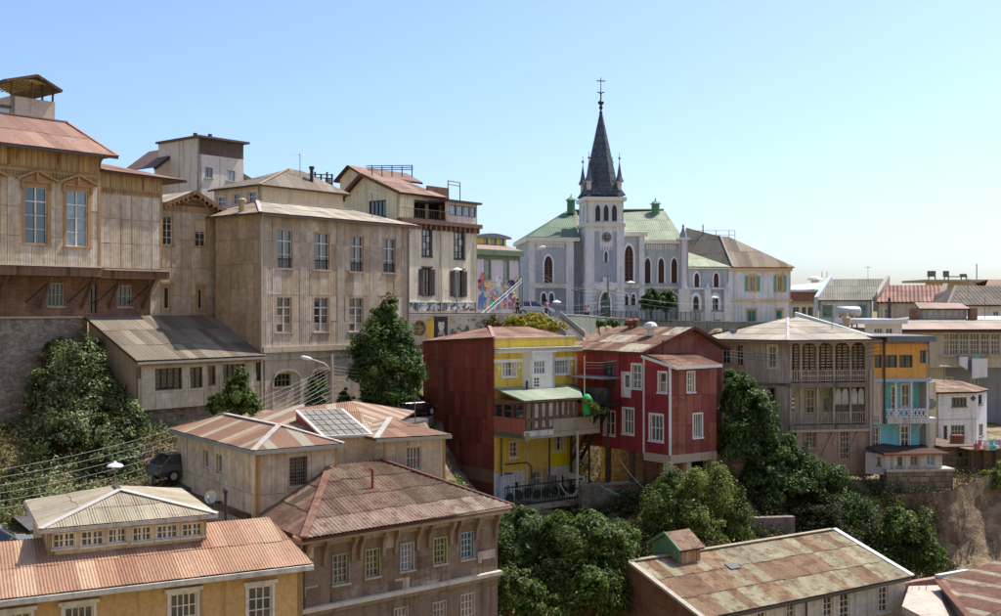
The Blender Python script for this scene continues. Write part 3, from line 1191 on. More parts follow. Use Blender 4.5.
def grey_block():
	LFr = Line(p=SHED_RC, a=RA)
	c0 = LFr.at(262)
	c1 = LFr.at(408.5)
	side = Line(p=c0, a=LA)
	cb = side.at(216)
	d0 = c0.y
	b = empty('apartment_block', V3(c0, Zat(408, d0)), 'brown grey three storey block with tall windows and a pale hipped roof', 'building')
	ze, zs, zb = Zat(213.5, d0), Zat(349, d0), Zat(414, d0)
	w = Wall(b, c0, c1, zs, ze, 'plaster', C('#8f7d69'))
	up = ((277, 230, 292, 268.6), (314, 233, 329, 270), (350, 236, 363, 272), (383, 239, 395, 273))
	lo = ((276.6, 297, 291.4, 332.7), (313.8, 297.7, 328.6, 332), (349, 298, 363, 331.5), (382.6, 299, 395, 331))
	cc = C('#8f7b66')
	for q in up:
		w.win(*q, 2, 2, C('#b9b3a8'), .05, .04, .12, cc, True, cc, None, .28, .14, thickmid=True, mat='paint_worn', glass=C('#33414c'))  # reflected blue sky put into the pane colour
		u0, u1, z0, z1 = w.holes[-1]
		m = MB()
		w.bx(m, u0, u1, z0 + .62, z0 + .68, -.08, -.03)
		for i in range(9):
			uu = u0 + (u1 - u0) * (i + .5) / 9
			w.bx(m, uu - .012, uu + .012, z0 + .05, z0 + .62, -.07, -.045)
		m.build('window_guard', 'dark_metal', b, C('#26231f'))
	for i, q in enumerate(lo):
		w.win(*q, 2, 3, C('#b9ada0'), .06, .045, .12, cc, True, cc, 'flat' if i == 9 else None, .28, .14, thickmid=True, mat='paint_worn',
			glass=C('#4a4744') if i % 2 == 0 else C('#3a4046'), lit={(0, 1), (1, 0)} if i in (0, 2) else {(0, 0), (1, 0)})
	w.done()
	pal = [C('#93826e'), C('#877662'), C('#9d8e7c'), C('#8f7d68'), C('#a4978a')]
	w.clad(.8, 1.62, pal, seed=51, amt=.09)
	for px in (262.8, 303, 340, 374, 406):
		u = w.u_of(px)[0]
		w.band('pilaster_strip', u - .28, u + .28, zs, ze, .06, 'wall_sheet', C('#8f8272'))
	w.band('string_course', -.05, w.L + .05, zs - .25, zs + .12, .25, 'plaster_worn', C('#9d9080'))
	w.band('string_band', 0, w.L, zs - .75, zs - .25, .08, 'plaster_worn', C('#978a79'))
	wg = Wall(b, c0, c1, zb, zs - .2, 'plaster_worn', C('#9a8d7c'), 'ground_wall')
	for x0, y0, x1, y1, xw in ((273, 371, 299.5, 410, 291), (310, 369.5, 333, 410, 326)):
		u0, u1, z0, z1 = wg.rect(x0, y0, x1, y1)
		# blind arch surround with a barred window set in it
		m = MB()
		uc, hw = (u0 + u1) / 2, (u1 - u0) / 2
		pr = []
		for i in range(13):
			t = math.pi * i / 12
			pr.append((uc - math.cos(t) * hw, z1 - .65 + math.sin(t) * .65))
		for i in range(12):
			(a0, b0), (a1, b1) = pr[i], pr[i + 1]
			m.hexa([wg.pt(a0, b0, .1), wg.pt(a1, b1, .1), wg.pt(a1, b1 + .2, .1), wg.pt(a0, b0 + .2, .1)],
				[wg.pt(a0, b0, -.02), wg.pt(a1, b1, -.02), wg.pt(a1, b1 + .2, -.02), wg.pt(a0, b0 + .2, -.02)])
		for uu in (u0 - .12, u1 - .03):
			wg.bx(m, uu, uu + .15, zb, z1 - .6, -.02, .1)
		m.build('arch_surround', 'plaster_worn', b, C('#8c7f6f'))
		wg.win(x0 + .5, y0 + 2.5, xw, y0 + 16, 4, 2, C('#6d6253'), sill=True, mat='paint_worn', glass=C('#1d1b19'))
	wg.done()
	wl = Wall(b, cb, c0, zb, ze, 'plaster', C('#94846e'))
	wl.done()
	wl.clad(.8, 1.62, [C('#97876f'), C('#8e7e68'), C('#9d8f7a')], seed=52, amt=.03)
	wr = Wall(b, c1, c1 + (-n39).to_2d() * 7, zb, ze, 'plaster', C('#8f7d69'))
	wr.done()
	m = MB()
	m.tube([V3(c0, zb) + n39 * .1 - u39 * .12, V3(c0, ze - .6) + n39 * .1 - u39 * .12, V3(c0, ze) + n39 * .4 - u39 * .2], .07, 6)
	m.build('downpipe', 'metal', b, C('#8f8a80'))
	m = MB()
	m.tube([w.pt(w.L - .1, zs - 3, .12), w.pt(w.L - .1, ze - .6, .12), w.pt(w.L + .2, ze, .4)], .07, 6)
	m.build('downpipe', 'metal', b, C('#7f786d'))
	# low pitched pale roof
	ov = .45
	e0, e1 = w.pt(-ov, ze, ov), w.pt(w.L + .75, ze, ov)
	eb = w.pt(w.L + .75, ze, -7.5)
	el = w.pt(-ov, ze, -7.5)
	h = 1.15
	t0, t1 = w.pt(2.3, ze + h, -3.4), w.pt(w.L - 2.6, ze + h, -3.4)
	pal = [(C('#b3a89a'), 5), (C('#a4988a'), 3), (C('#bdb4a8'), 2), (C('#a98d7a'), 1)]
	kw = dict(slabcol=C('#6a5c4e'), thick=.1)
	roof_face(b, [e0, e1, t1, t0], .8, 1.9, pal, 'roof_sheet', .2, .018, 21, **kw)
	roof_face(b, [el, e0, t0], .8, 1.9, [(C('#9c7f70'), 2), (C('#a88f80'), 1)], 'roof_sheet', .2, .018, 22, **kw)
	roof_face(b, [e1, eb, t1], .8, 1.9, pal, 'roof_sheet', .2, .018, 23, **kw)
	roof_face(b, [eb, el, t0, t1], .8, 6, pal, 'roof_sheet', .2, .018, 24, **kw)
	m = MB()
	for p, q in ((e0, t0), (t0, t1), (el, t0)):
		beam(m, p + UP * .06, q + UP * .08, .24, .06)
	m.build('ridge_cap', 'roof_sheet', b, C('#c4bbb0'))
	m = MB()
	pp = w.pt(.1, ze + .3, -2.2)
	m.lathe(pp, [(.22, -.4), (.22, .55), (.3, .6), (.3, .75), (.12, .85)], 10)
	m.build('stove_pipe', 'metal', b, C('#8a7f60'))
	m = MB()
	beam(m, e0 - UP * .1, e1 - UP * .1, .1, .12)
	m.build('gutter', 'dark_metal', b, C('#5c5146'))
	return w


BLOCK_W = grey_block()


def stucco_tower():
	L = Line(198, 92, RA)
	A, B = L.at(199), L.at(243.5)
	b = empty('stucco_tower_house', V3(A, Zat(215, 92)), 'plain stucco tower house with a dark timber band under its flat roof', 'house')
	z0, z1 = Zat(225, 92), Zat(157, 94)
	w = Wall(b, A, B, z0, z1, 'plaster_worn', C('#b9b0a4'))
	w.win(205, 167.5, 213, 178, 2, 1, C('#8d8a84'), mat='paint_worn', glass=C('#4a4f52'))
	w.win(227, 170.5, 235, 181, 2, 1, C('#8d8a84'), mat='paint_worn', glass=C('#aab4ba'))
	w.done()
	wu = Wall(b, A - u39.to_2d() * .0, B, z1, Zat(138.5, 92.5), 'boards', C('#4c4038'), 'timber_band')
	wu.done()
	wl = Wall(b, A - n39.to_2d() * 6 , A, z0, Zat(138.5, 92.5), 'plaster_worn', C('#c2b7a8'))
	wl.done()
	w.band('roof', -.3, w.L + .4, wu.z1, wu.z1 + .18, .4, 'roof_sheet', C('#6b625a'), inn=-6)
	lc = Line(183, 96, RA)
	wc = Wall(b, lc.at(179), lc.at(187), z0, Zat(138.5, 96), 'plaster_worn', C('#a08f86'), 'chimney')
	wc.thick = .9
	wc.done()
	# lower part with a raking roof at its left
	ll = Line(170, 95, RA)
	wq = Wall(b, ll.at(156), ll.at(186), z0, Zat(168, 95), 'plaster_worn', C('#b8ab9b'))
	ua, za = wq.uv(157, 168)
	ub, zb = wq.uv(181, 149)
	wq.top = [(0, wq.z1), (wq.L, wq.z1), (wq.L, zb), (ub, zb)]
	wq.done()
	m = MB()
	beam(m, wq.pt(ua - .3, za - .1, .1), wq.pt(ub, zb + .1, .1), .3, .2)
	m.build('verge', 'dark_metal', b, C('#4a3c34'))
	poly_obj(b, 'side_roof', [wq.pt(ua - .3, za, .1), wq.pt(ub, zb + .15, .1), wq.pt(ub, zb + .15, -5), wq.pt(ua - .3, za, -5)], UP * .08, 'roof_sheet', C('#7a6256'))
	m = MB()
	m.box(w.pt(-.2, wu.z1 + .18, -.3), u39 * .25, -n39 * .25, UP * .25)
	m.build('vent_stub', 'dark_metal', b, C('#4a4038'))
	MB().box(w.pt(1.3, wu.z1 + .18, -.3), u39 * .25, -n39 * .25, UP * .35).build('vent_stub', 'dark_metal', b, C('#4a4038'))
	# dark roof behind at its right
	poly_obj(b, 'rear_roof', [w.pt(w.L + .1, Zat(164, 96), -2), w.pt(w.L + 3.0, Zat(178, 97), -2), w.pt(w.L + 3.0, Zat(200, 97), -2), w.pt(w.L + .1, Zat(200, 96), -2)], -n39 * 3, 'wall_sheet', C('#5a4640'))


stucco_tower()


def rear_hip_house():
	d = 80
	c0 = Line(260, d, RA).p
	b = empty('hip_roofed_annex', V3(c0, Zat(215, d)), 'small house with grey hipped roof rising behind the pale hipped roof of the block', 'house')
	LFr, side = Line(p=c0, a=RA), Line(p=c0, a=LA)
	c1, cb = LFr.at(343), side.at(214)
	z0, ze = Zat(225, d), Zat(185.5, d)
	w = Wall(b, c0, c1, z0, ze, 'plaster', C('#a0907c'))
	w.done()
	wl = Wall(b, cb, c0, z0, ze, 'plaster', C('#b0a08c'))
	for x0, y0, x1, y1 in ((217, 196, 226, 207.5), (232.5, 193, 241, 205), (248, 191, 256.4, 202.5)):
		wl.win(x0, y0, x1, y1, 1, 2, C('#c9c4ba'), .1, .05, .1, C('#b5aa9a'), mat='paint_worn', glass=C('#3a332e'))
	wl.done()
	e0, e1, el = w.pt(-.4, ze, .4), w.pt(w.L + .5, ze, .4), wl.pt(-.5, ze, .4)
	e0 = V3(c0, ze) + n39 * .4 - u39 * .4
	e1 = V3(c1, ze) + n39 * .4 + u39 * .5
	el = V3(cb, ze) - n39 * .3 - u39 * .4
	T = P(289, 169.5, 84)
	T2 = T + u39 * 1.2
	pal = [(C('#84796c'), 3), (C('#776c60'), 3), (C('#8f8578'), 1)]
	kw = dict(slabcol=C('#5f5348'), thick=.12)
	roof_face(b, [e0, e1, T2, T], .7, 2.0, pal, 'roof_fine', .26, .02, 31, **kw)
	roof_face(b, [el, e0, T], .7, 2.0, pal, 'roof_fine', .26, .02, 32, **kw)
	eb = e1 - n39 * 8
	roof_face(b, [e1, eb, T2], .7, 2.0, pal, 'roof_fine', .26, .02, 33, **kw)
	m = MB()
	beam(m, e0 + UP * .06, T + UP * .08, .25, .06)
	m.build('ridge_cap', 'roof_sheet', b, C('#b09a86'))
	for px, y0, y1, r_ in ((311.7, 166.5, 182, .14),):
		m = MB()
		q = P(px, y1, 84.5)
		m.lathe(q, [(r_, 0), (r_, (y1 - y0) / F * 84.5 - .2), (r_ * 1.5, (y1 - y0) / F * 84.5 - .2), (r_ * 1.5, (y1 - y0) / F * 84.5)], 8)
		m.build('stove_pipe', 'dark_metal', b, C('#3c3834'))


rear_hip_house()


def antenna_rack():
	b = empty('antenna_rack', P(322, 190, 95), 'rooftop rack of thin pipes behind the grey hipped roof', 'rack')
	d = 95
	for px, y0, y1 in ((315, 172, 190), (321, 174, 190), (327, 172, 190), (332, 174, 190)):
		MB().tube([P(px, y1, d), P(px, y0, d)], .09, 5).build('post', 'dark_metal', b, C('#4a5058'))
	for x0, x1, y in ((305, 333, 174.5), (313, 333, 178), (318, 333, 183)):
		MB().tube([P(x0, y - .5, d), P(x1, y + .5, d)], .05, 5).build('rail', 'dark_metal', b, C('#5a626a'))
	MB().box(P(325, 178, d), (.5, 0, 0), (0, .4, 0), (0, 0, -.8)).build('unit', 'metal', b, C('#7b858d'))


antenna_rack()
# ------------------------------------------------------------------ the street behind: cream house, painted house, church, far roofs
def railing(parent, pts, h, mat, color, step=.35, r=.025, name='railing'):
	"""one railing: top and bottom rail with balusters between the points"""
	m = MB()
	for p, q in zip(pts[:-1], pts[1:]):
		p, q = Vector(p), Vector(q)
		beam(m, p + UP * h, q + UP * h, r * 2.2)
		beam(m, p + UP * .08, q + UP * .08, r * 2)
		n = max(2, int((q - p).length / step))
		for i in range(n + 1):
			c_ = p.lerp(q, i / n)
			beam(m, c_, c_ + UP * h, r * 1.3)
	return m.build(name, mat, parent, color)


def cream_house():
	LFr = Line(409, 100, RA)
	A, B = LFr.at(399), LFr.at(476.8)
	d = 100
	b = empty('cream_house', V3(LFr.at(440), Zat(312, 103)), 'cream walled house with dark shuttered windows, roof terrace and glazed corner room', 'house')
	z0, z1 = Zat(318, 100), Zat(222, 100)
	w = Wall(b, A, B, z0, z1, 'plaster_worn', C('#c3b49b'))
	dk = C('#3c3230')
	w.win(422.7, 228.5, 431.3, 256.5, 2, 4, dk, .1, .05, .12, dk, mat='paint_worn', each=True, lit={(0, 1), (1, 2), (0, 3), (1, 0)})
	w.win(454.7, 232, 463.8, 259, 2, 4, dk, .1, .05, .12, dk, mat='paint_worn', each=True, lit={(0, 1), (1, 2), (0, 3)})
	w.win(423, 269, 430.5, 295.5, 2, 2, dk, .08, .05, .1, dk, hood='flat', mat='paint_worn', glass=C('#2c3026'), shutters=dk)
	w.win(454.5, 271, 462.5, 296.5, 2, 2, dk, .08, .05, .1, dk, hood='flat', mat='paint_worn', glass=C('#24262a'), shutters=dk)
	w.done()
	zc = Zat(297, 100)
	w.band('painted_band', 0, w.L, Zat(311, 100), zc - .5, .04, 'mosaic', None)
	w.band('plinth_strip', 0, w.L, zc - .5, zc - .35, .06, 'paint', C('#cfc6a8'))
	# terrace cornice with small brackets
	w.band('cornice', -.2, w.L + .25, z1 - .1, z1 + .3, .55, 'paint_worn', C('#5b4238'))
	for i in range(16):
		u = .3 + i * (w.L - .5) / 15
		w.piece('cornice_bracket', u, u + .18, z1 - .6, z1 - .1, 0, .4, 'paint_worn', C('#5b463b'))
	for px in (440.5, 475.5):
		u = w.u_of(px)[0]
		m = MB()
		m.tube([w.pt(u, z0, .1), w.pt(u, z1 - .1, .1)], .07, 6)
		m.build('downpipe', 'paint', b, C('#a89c8c'))
	zt = z1 + .3
	w.band('terrace_floor', 0, w.L, zt - .3, zt - .02, .3, 'concrete', C('#9a8f80'), inn=-9)
	railing(b, [w.pt(0, zt, .35), w.pt(w.u_of(447)[0], zt, .35)], .95, 'dark_metal', C('#6e675f'), .3, .02)
	# upper block, gable to the left
	c0 = Line(398.5, 104, RA).p
	fr, sd = Line(p=c0, a=RA), Line(p=c0, a=LA)
	c1, cb = fr.at(443), sd.at(345)
	ze = Zat(192, 104)
	w2 = Wall(b, c0, c1, zt - .5, ze, 'plaster', C('#cdbc98'), 'upper_wall')
	for q in ((414, 200, 426, 218), (428.6, 200.5, 440, 219)):
		w2.win(*q, 2, 2, dk, .14, .08, 0, dk, mat='paint_worn', glass=C('#1f1c1c'))
	w2.done()
	w3 = Wall(b, cb, c0, zt - 2.5, ze, 'plaster', C('#d0be98'), 'gable_wall')
	w3.win(369, 200.5, 386, 217, 4, 1, dk, .1, .08, 0, mat='paint_worn', glass=C('#2a2624'))
	ua = w3.u_of(364)[0]
	za = Zat(175, 106)
	w3.top = [(0, ze), (w3.L, ze), (ua, za)]
	w3.done()
	ov = n39 * .5
	s3 = w3.n3 * .5
	eR0, eR1 = V3(c0, ze - .1) + ov + s3, V3(c1, ze - .1) + ov + u39 * .4
	apx = w3.pt(ua, za + .15, .5)
	rr1 = apx + u39 * 7.2
	eL0 = w3.pt(-.5, ze - .3, .5)
	pal = [(C('#9c7263'), 3), (C('#a87f6f'), 2), (C('#8c6556'), 2)]
	roof_face(b, [eR0, eR1, rr1 - u39 * 1.5, apx], .9, 2, pal, 'roof_sheet', .22, .02, 41, slabcol=C('#54382f'), thick=.16)
	roof_face(b, [eL0 + u39 * 8, eL0, apx, rr1], .9, 3, pal, 'roof_sheet', .22, .02, 42, slabcol=C('#54382f'), thick=.16)
	m = MB()
	beam(m, eL0, apx, .12, .3)
	beam(m, apx, eR0, .12, .3)
	m.build('bargeboard', 'paint_worn', b, C('#54382f'))
	# second gable standing higher behind
	c2 = Line(362, 112, RA).p
	s2 = Line(p=c2, a=LA)
	w4 = Wall(b, s2.at(340), c2, zt, Zat(177, 112), 'plaster', C('#c6b492'), 'rear_gable_wall')
	u4 = w4.u_of(350)[0]
	w4.top = [(0, w4.z1 - .0), (w4.L, w4.z1), (u4, Zat(167, 113))]
	w4.done()
	ap = w4.pt(u4, Zat(165.5, 113), .4)
	e4 = w4.pt(w4.L + .6, w4.z1 + .1, .4)
	roof_face(b, [e4, e4 + u39 * 9, ap + u39 * 9, ap], .9, 2, pal, 'roof_sheet', .22, .02, 43, slabcol=C('#54382f'), thick=.16)
	roof_face(b, [w4.pt(-.6, w4.z1 - .2, .4) + u39 * 9, w4.pt(-.6, w4.z1 - .2, .4), ap, ap + u39 * 9], .9, 3, pal, 'roof_sheet', .22, .02, 44, slabcol=C('#54382f'), thick=.16)
	# glazed corner room at the right end of the terrace
	lg = LFr.off(.3)
	g0, g1 = lg.at(447), lg.at(477)
	wg = Wall(b, g0, g1, zt, Zat(204, 107), 'paint_worn', C('#b0a695'), 'sunroom_wall')
	x = [449, 456.5, 463.5, 470.5, 476]
	for i in range(4):
		wg.win(x[i], 204.8 + i * .8, x[i + 1] - .6, 215.3 + i * .7, 1, 1, C('#4a403a'), .06, .03, sill=False, mat='paint_worn', recess=.06, glass=C('#7d8d94'))
	wg.done()
	wg.band('sunroom_roof', -.3, wg.L + .35, wg.z1, wg.z1 + .2, .4, 'dark_metal', C('#4b3f38'), inn=-4)
	wgr = Wall(b, g1, g1 + (-n39).to_2d() * 4, zt, wg.z1, 'paint_worn', C('#a89d8c'), 'sunroom_wall')
	wgr.done()
	uq = w2.u_of(442)[0]
	w2.band('timber_pier', uq - .1, uq + .45, zt - .1, ze, .5, 'wood', C('#7a5236'))
	lp = LFr.off(5)
	wp = Wall(b, lp.at(428), lp.at(449), zt, Zat(184, 108), 'brick', None, 'rooftop_brick_room')
	wp.done()
	m = MB()
	for px in (448, 460):
		for o in (0, 2):
			q = lp.off(o - 3).at(px)
			m2 = MB()
			m2.tube([V3(q, Zat(197, 105)), V3(q, Zat(178, 105))], .05, 5)
			m2.build('roof_frame_post', 'dark_metal', b, C('#6d6a66'))
	for o in (0, 2):
		q0, q1 = lp.off(o - 3).at(448), lp.off(o - 3).at(460)
		MB().tube([V3(q0, Zat(178, 105)), V3(q1, Zat(178.5, 105))], .05, 5).build('roof_frame_rail', 'dark_metal', b, C('#6d6a66'))
	# light pergola of bars on the rear roof
	for i in range(5):
		px = 372 + i * 10
		MB().tube([P(px, 177, 112), P(px, 165.5 + (i % 2), 112)], .06, 5).build('pergola_post', 'dark_metal', b, C('#5a5754'))
	for i in range(3):
		MB().tube([P(366, 166 + i * 2, 112 + i), P(413, 165.5 + i * 2, 112 + i)], .05, 5).build('pergola_rail', 'dark_metal', b, C('#7c7a76'))


cream_house()


def flat_shape(parent, wall, name, pts, color, off=.03):
	"""a flat painted patch on a wall: pts in photo pixels"""
	uv = [wall.uv(*p) for p in pts]
	m = MB()
	m.face([wall.pt(u, z, off) for u, z in uv])
	return m.build(name, 'mural', parent, color)


def ell(cx, cy, rx, ry, n=14, rot=0):
	return [(cx + rx * math.cos(t) * math.cos(rot) - ry * math.sin(t) * math.sin(rot), cy + rx * math.cos(t) * math.sin(rot) + ry * math.sin(t) * math.cos(rot))
			for t in [-2 * math.pi * i / n for i in range(n)]]


def painted_house():
	L = Line(477, 116, 45)
	A, B = L.at(470), L.at(519.5)
	b = empty('painted_house', V3(L.at(500), Zat(310, 118)), 'lilac house with a bright street mural and a yellow dormer on its roof', 'house')
	w = Wall(b, A, B, Zat(318, 118), Zat(250, 117), 'plaster', C('#b9b0ba'))
	for q in ((484.7, 259.7, 490.6, 279), (503.8, 261, 508.9, 279.5)):
		w.win(*q, 1, 2, C('#6c7a66'), .1, .05, .06, C('#6c7a66'), mat='paint_worn', glass=C('#7d8a86'))
	w.done()
	w.band('cornice', -.1, w.L + .3, w.z1 - .55, w.z1 + .05, .4, 'paint_worn', C('#5d6a5a'))
	w.band('cornice_board', 0, w.L, w.z1 - 1.0, w.z1 - .55, .1, 'paint_worn', C('#56644f'))
	m = MB()
	m.tube([w.pt(w.L - .1, w.z0, .1), w.pt(w.L - .1, w.z1 - .6, .1)], .08, 6)
	m.build('downpipe', 'paint', b, C('#5f7068'))
	mur = [('#b84a44', [(477.5, 288), (481, 273), (483.5, 272.5), (485.5, 281), (489, 286), (486, 290), (480, 290)]),
		('#c9986a', ell(489.5, 285, 4.2, 5)), ('#4fa39c', [(489, 308), (492, 292), (496, 287), (499, 295), (495, 308)]),
		('#d4cec8', ell(498.5, 281, 3.8, 6)), ('#6d5a86', [(500, 309), (501, 296), (504, 291), (507, 300), (506, 309)]),
		('#2f2a3c', ell(511, 284.5, 4.0, 4.8)), ('#7a6aa0', ell(511.5, 289.5, 2.6, 4.0)), ('#c08a4a', [(494, 309), (497, 299), (502, 299), (504, 309)]),
		('#3d5f9a', [(478, 309), (479, 296), (483, 292), (486, 300), (485, 309)]), ('#8f4566', [(508, 309), (509, 294), (514, 294), (516, 303), (514, 309)]),
		('#c9a84e', [(514.5, 309), (515, 296), (518.5, 297), (518.5, 309)]), ('#9aa05a', ell(507, 289, 2.2, 3.5))]
	for i, (c_, p) in enumerate(mur):
		flat_shape(b, w, 'mural_patch', p, C(c_), .02 + i * .004)
	r = random.Random(21)
	pal = ['#b05a50', '#3f7f88', '#c9a25a', '#5a4f86', '#d0c8c0', '#2f2c38', '#8a9a4e', '#b87a8a', '#4a6aa0', '#c98a4a']
	for i in range(46):
		cx, cy, s_ = r.uniform(479, 517), r.uniform(279, 308), r.uniform(.6, 2.0)
		flat_shape(b, w, 'mural_patch', ell(cx, cy, s_, s_ * r.uniform(.6, 2.0), 9, r.uniform(-.6, .6)), C(pal[r.randrange(10)]), .075 + i * .0015)
	# yellow dormer with a slightly curved roof
	ld = L.off(1.6)
	wd = Wall(b, ld.at(476), ld.at(506), w.z1, Zat(236, 118), 'paint', C('#c2a24a'), 'dormer_wall')
	for x0, x1 in ((483.5, 488), (491, 496.5), (500, 504)):
		wd.win(x0, 238.5, x1, 247.5, 1, 1, C('#6b6250'), .08, .05, sill=False, recess=.08, glass=C('#5e6a70'))
	wd.done()
	m = MB()
	pr = [(u, wd.z1 + .35 * math.sin(math.pi * i / 8)) for i, u in enumerate([-.3 + (wd.L + .8) * i / 8 for i in range(9)])]
	m.prism([wd.pt(-.3, wd.z1 - .15, .4)] + [wd.pt(u, z + .05, .4) for u, z in pr] + [wd.pt(wd.L + .5, wd.z1 - .15, .4)], -wd.n3 * 4)
	m.build('dormer_roof', 'roof_sheet', b, C('#7c8a88'))
	poly_obj(b, 'roof', [w.pt(-.1, w.z1 + .06, .3), w.pt(w.L + .3, w.z1 + .06, .3), w.pt(w.L - 1.6, w.z1 + 1.3, -3), w.pt(-.1, w.z1 + 1.3, -3)], Vector((0, 0, -.1)), 'roof_sheet', C('#a08a7a'))


painted_house()


def mural_wall():
	L = Line(470, 96, 86)
	A, B = L.at(400), L.at(548)
	b = empty('mural_wall', V3(L.at(470), Zat(338, 96)), 'long white street wall with painted faces and animals', 'wall')
	w = Wall(b, A, B, Zat(345, 96), Zat(315.3, 96), 'plaster', C('#b7b4ae'))
	w.done()
	w.band('coping', 0, w.L, w.z1, w.z1 + .12, .1, 'concrete', C('#c6c3bc'), inn=-.35)
	sh = [('#33343c', [(433.5, 340), (447.7, 340), (447.7, 316.5), (433.5, 316.5)]), ('#c9c7c2', ell(441.3, 325, 3.1, 6.5)), ('#8f8f92', [(437, 340), (439, 331), (444, 331), (446, 340)]),
		('#2b2b30', ell(441.3, 320, 3.3, 2.2)), ('#6a4a3c', ell(419.5, 328, 6.2, 8)), ('#3d2c28', ell(417, 324, 1.8, 1.8)), ('#3d2c28', ell(422, 324, 1.8, 1.8)), ('#8a6a52', ell(419.5, 331, 2.6, 3.5)),
		('#b58a5a', ell(451.5, 331, 1.6, 3.2, rot=.6)), ('#5d8a80', ell(459.5, 330, 1.8, 4, rot=-.6)), ('#4a6a50', ell(467, 330, 2.2, 5)), ('#9a4a44', ell(455, 333, 1.5, 2)),
		('#7e8a92', [(475, 334), (476, 322), (487, 321), (488, 334)]), ('#a8a39a', ell(481.5, 328, 3.8, 4.5))]
	for i, (c_, p) in enumerate(sh):
		flat_shape(b, w, 'mural_patch', p, C(c_), .012 + i * .004)
	r = random.Random(22)
	pal = ['#8a4a44', '#3f6f78', '#a98a5a', '#4a4a6a', '#d0ccc4', '#2f2c30', '#6a7a4e', '#9a7a80', '#77787c', '#5c5652']
	for i in range(60):
		cx, cy, s_ = r.uniform(450, 545), r.uniform(318, 334), r.uniform(.5, 2.2)
		flat_shape(b, w, 'mural_patch', ell(cx, cy, s_ * r.uniform(.7, 1.8), s_, 9, r.uniform(-.8, .8)), C(pal[r.randrange(10)]), .075 + i * .0015)
	# yellow utility cabinet standing in front
	y = empty('utility_cabinet', P(430, 342, 95.2), 'tall yellow cabinet in front of the painted street wall', 'cabinet')
	m = MB()
	m.box(P(427, 342, 95), (.58, 0, 0), (0, .4, 0), (0, 0, 1.95))
	m.build('body', 'paint', y, C('#bf9a3a'))
	m = MB()
	m.box(P(426.7, 320.2, 94.95), (.63, 0, 0), (0, .5, 0), (0, 0, .12))
	m.build('lid', 'paint', y, C('#a3822c'))
	# stair with white balustrade going down at the right end
	s = empty('street_stair', P(553, 336, 95), 'white balustraded stair dropping from the street beside the yellowing bush', 'stair')
	p0, p1 = P(542, 317, 96), P(566, 338, 91)
	side = Vector((1.2, .9, 0))
	n = 14
	for i in range(n):
		q = p0.lerp(p1, i / n)
		unit_box('step', 'concrete', s, q - UP * .4, (1.6, 0, 0), (0, .55, 0), (0, 0, .4 + .02), C('#9c968c'))
	for o, nm in ((Vector((0, 0, 0)), 'balustrade'), (Vector((1.6, .3, 0)), 'balustrade')):
		m = MB()
		a, c_ = p0 + o, p1 + o
		m.hexa([a, c_, c_ + UP * .55, a + UP * .55], [v + Vector((.05, .15, 0)) for v in (a, c_, c_ + UP * .55, a + UP * .55)])
		m.build(nm, 'paint', s, C('#66686a'))


mural_wall()


# ------------------------------------------------------------------ church
def pointed(wall, parent, px, y0, y1, wpx, color_glass, trim, tw=.22, name='lancet_window', spring=.35, out=.12):
	"""pointed arch window on a wall: centre column px, apex y0, sill y1, width wpx"""
	uc, d = wall.u_of(px)
	hw = wpx / F * d / 2
	za, zb = Zat(y0, d), Zat(y1, d)
	zs = za - min((za - zb) * spring, hw * 2.2)

	def prof(e):
		h, t = hw + e, za + e * 1.3
		p = [(uc - h, zb), (uc + h, zb), (uc + h, zs)]
		n = 6
		for i in range(1, n + 1):
			a = i / n
			p.append((uc + h * (1 - a ** 1.7), zs + (t - zs) * (1 - (1 - a) ** 1.7)))
		for i in range(n - 1, -1, -1):
			a = i / n
			p.append((uc - h * (1 - a ** 1.7), zs + (t - zs) * (1 - (1 - a) ** 1.7)))
		return p
	inn, outp = prof(0), prof(tw)
	m = MB()
	n = len(inn)
	for i in range(n):
		j = (i + 1) % n
		a, b_, c_, e = inn[i], inn[j], outp[j], outp[i]
		m.hexa([wall.pt(*a, out), wall.pt(*b_, out), wall.pt(*c_, out), wall.pt(*e, out)], [wall.pt(*a, -.02), wall.pt(*b_, -.02), wall.pt(*c_, -.02), wall.pt(*e, -.02)])
	w = m.build(name, 'paint', parent, trim)
	g = MB()
	g.prism([wall.pt(*p, .03) for p in inn], -wall.n3 * .03)
	g.build('pane', 'dark_metal', w, color_glass)
	if hw > .5:
		g = MB()
		wall.bx(g, uc - .05, uc + .05, zb, zs + (za - zs) * .8, .03, .08)
		for i in range(1, 7):
			z = zb + (zs - zb) * i / 6.5
			wall.bx(g, uc - hw, uc + hw, z - .03, z + .03, .03, .06)
		g.build('tracery', 'paint', w, C('#5b3f34'))
	return w


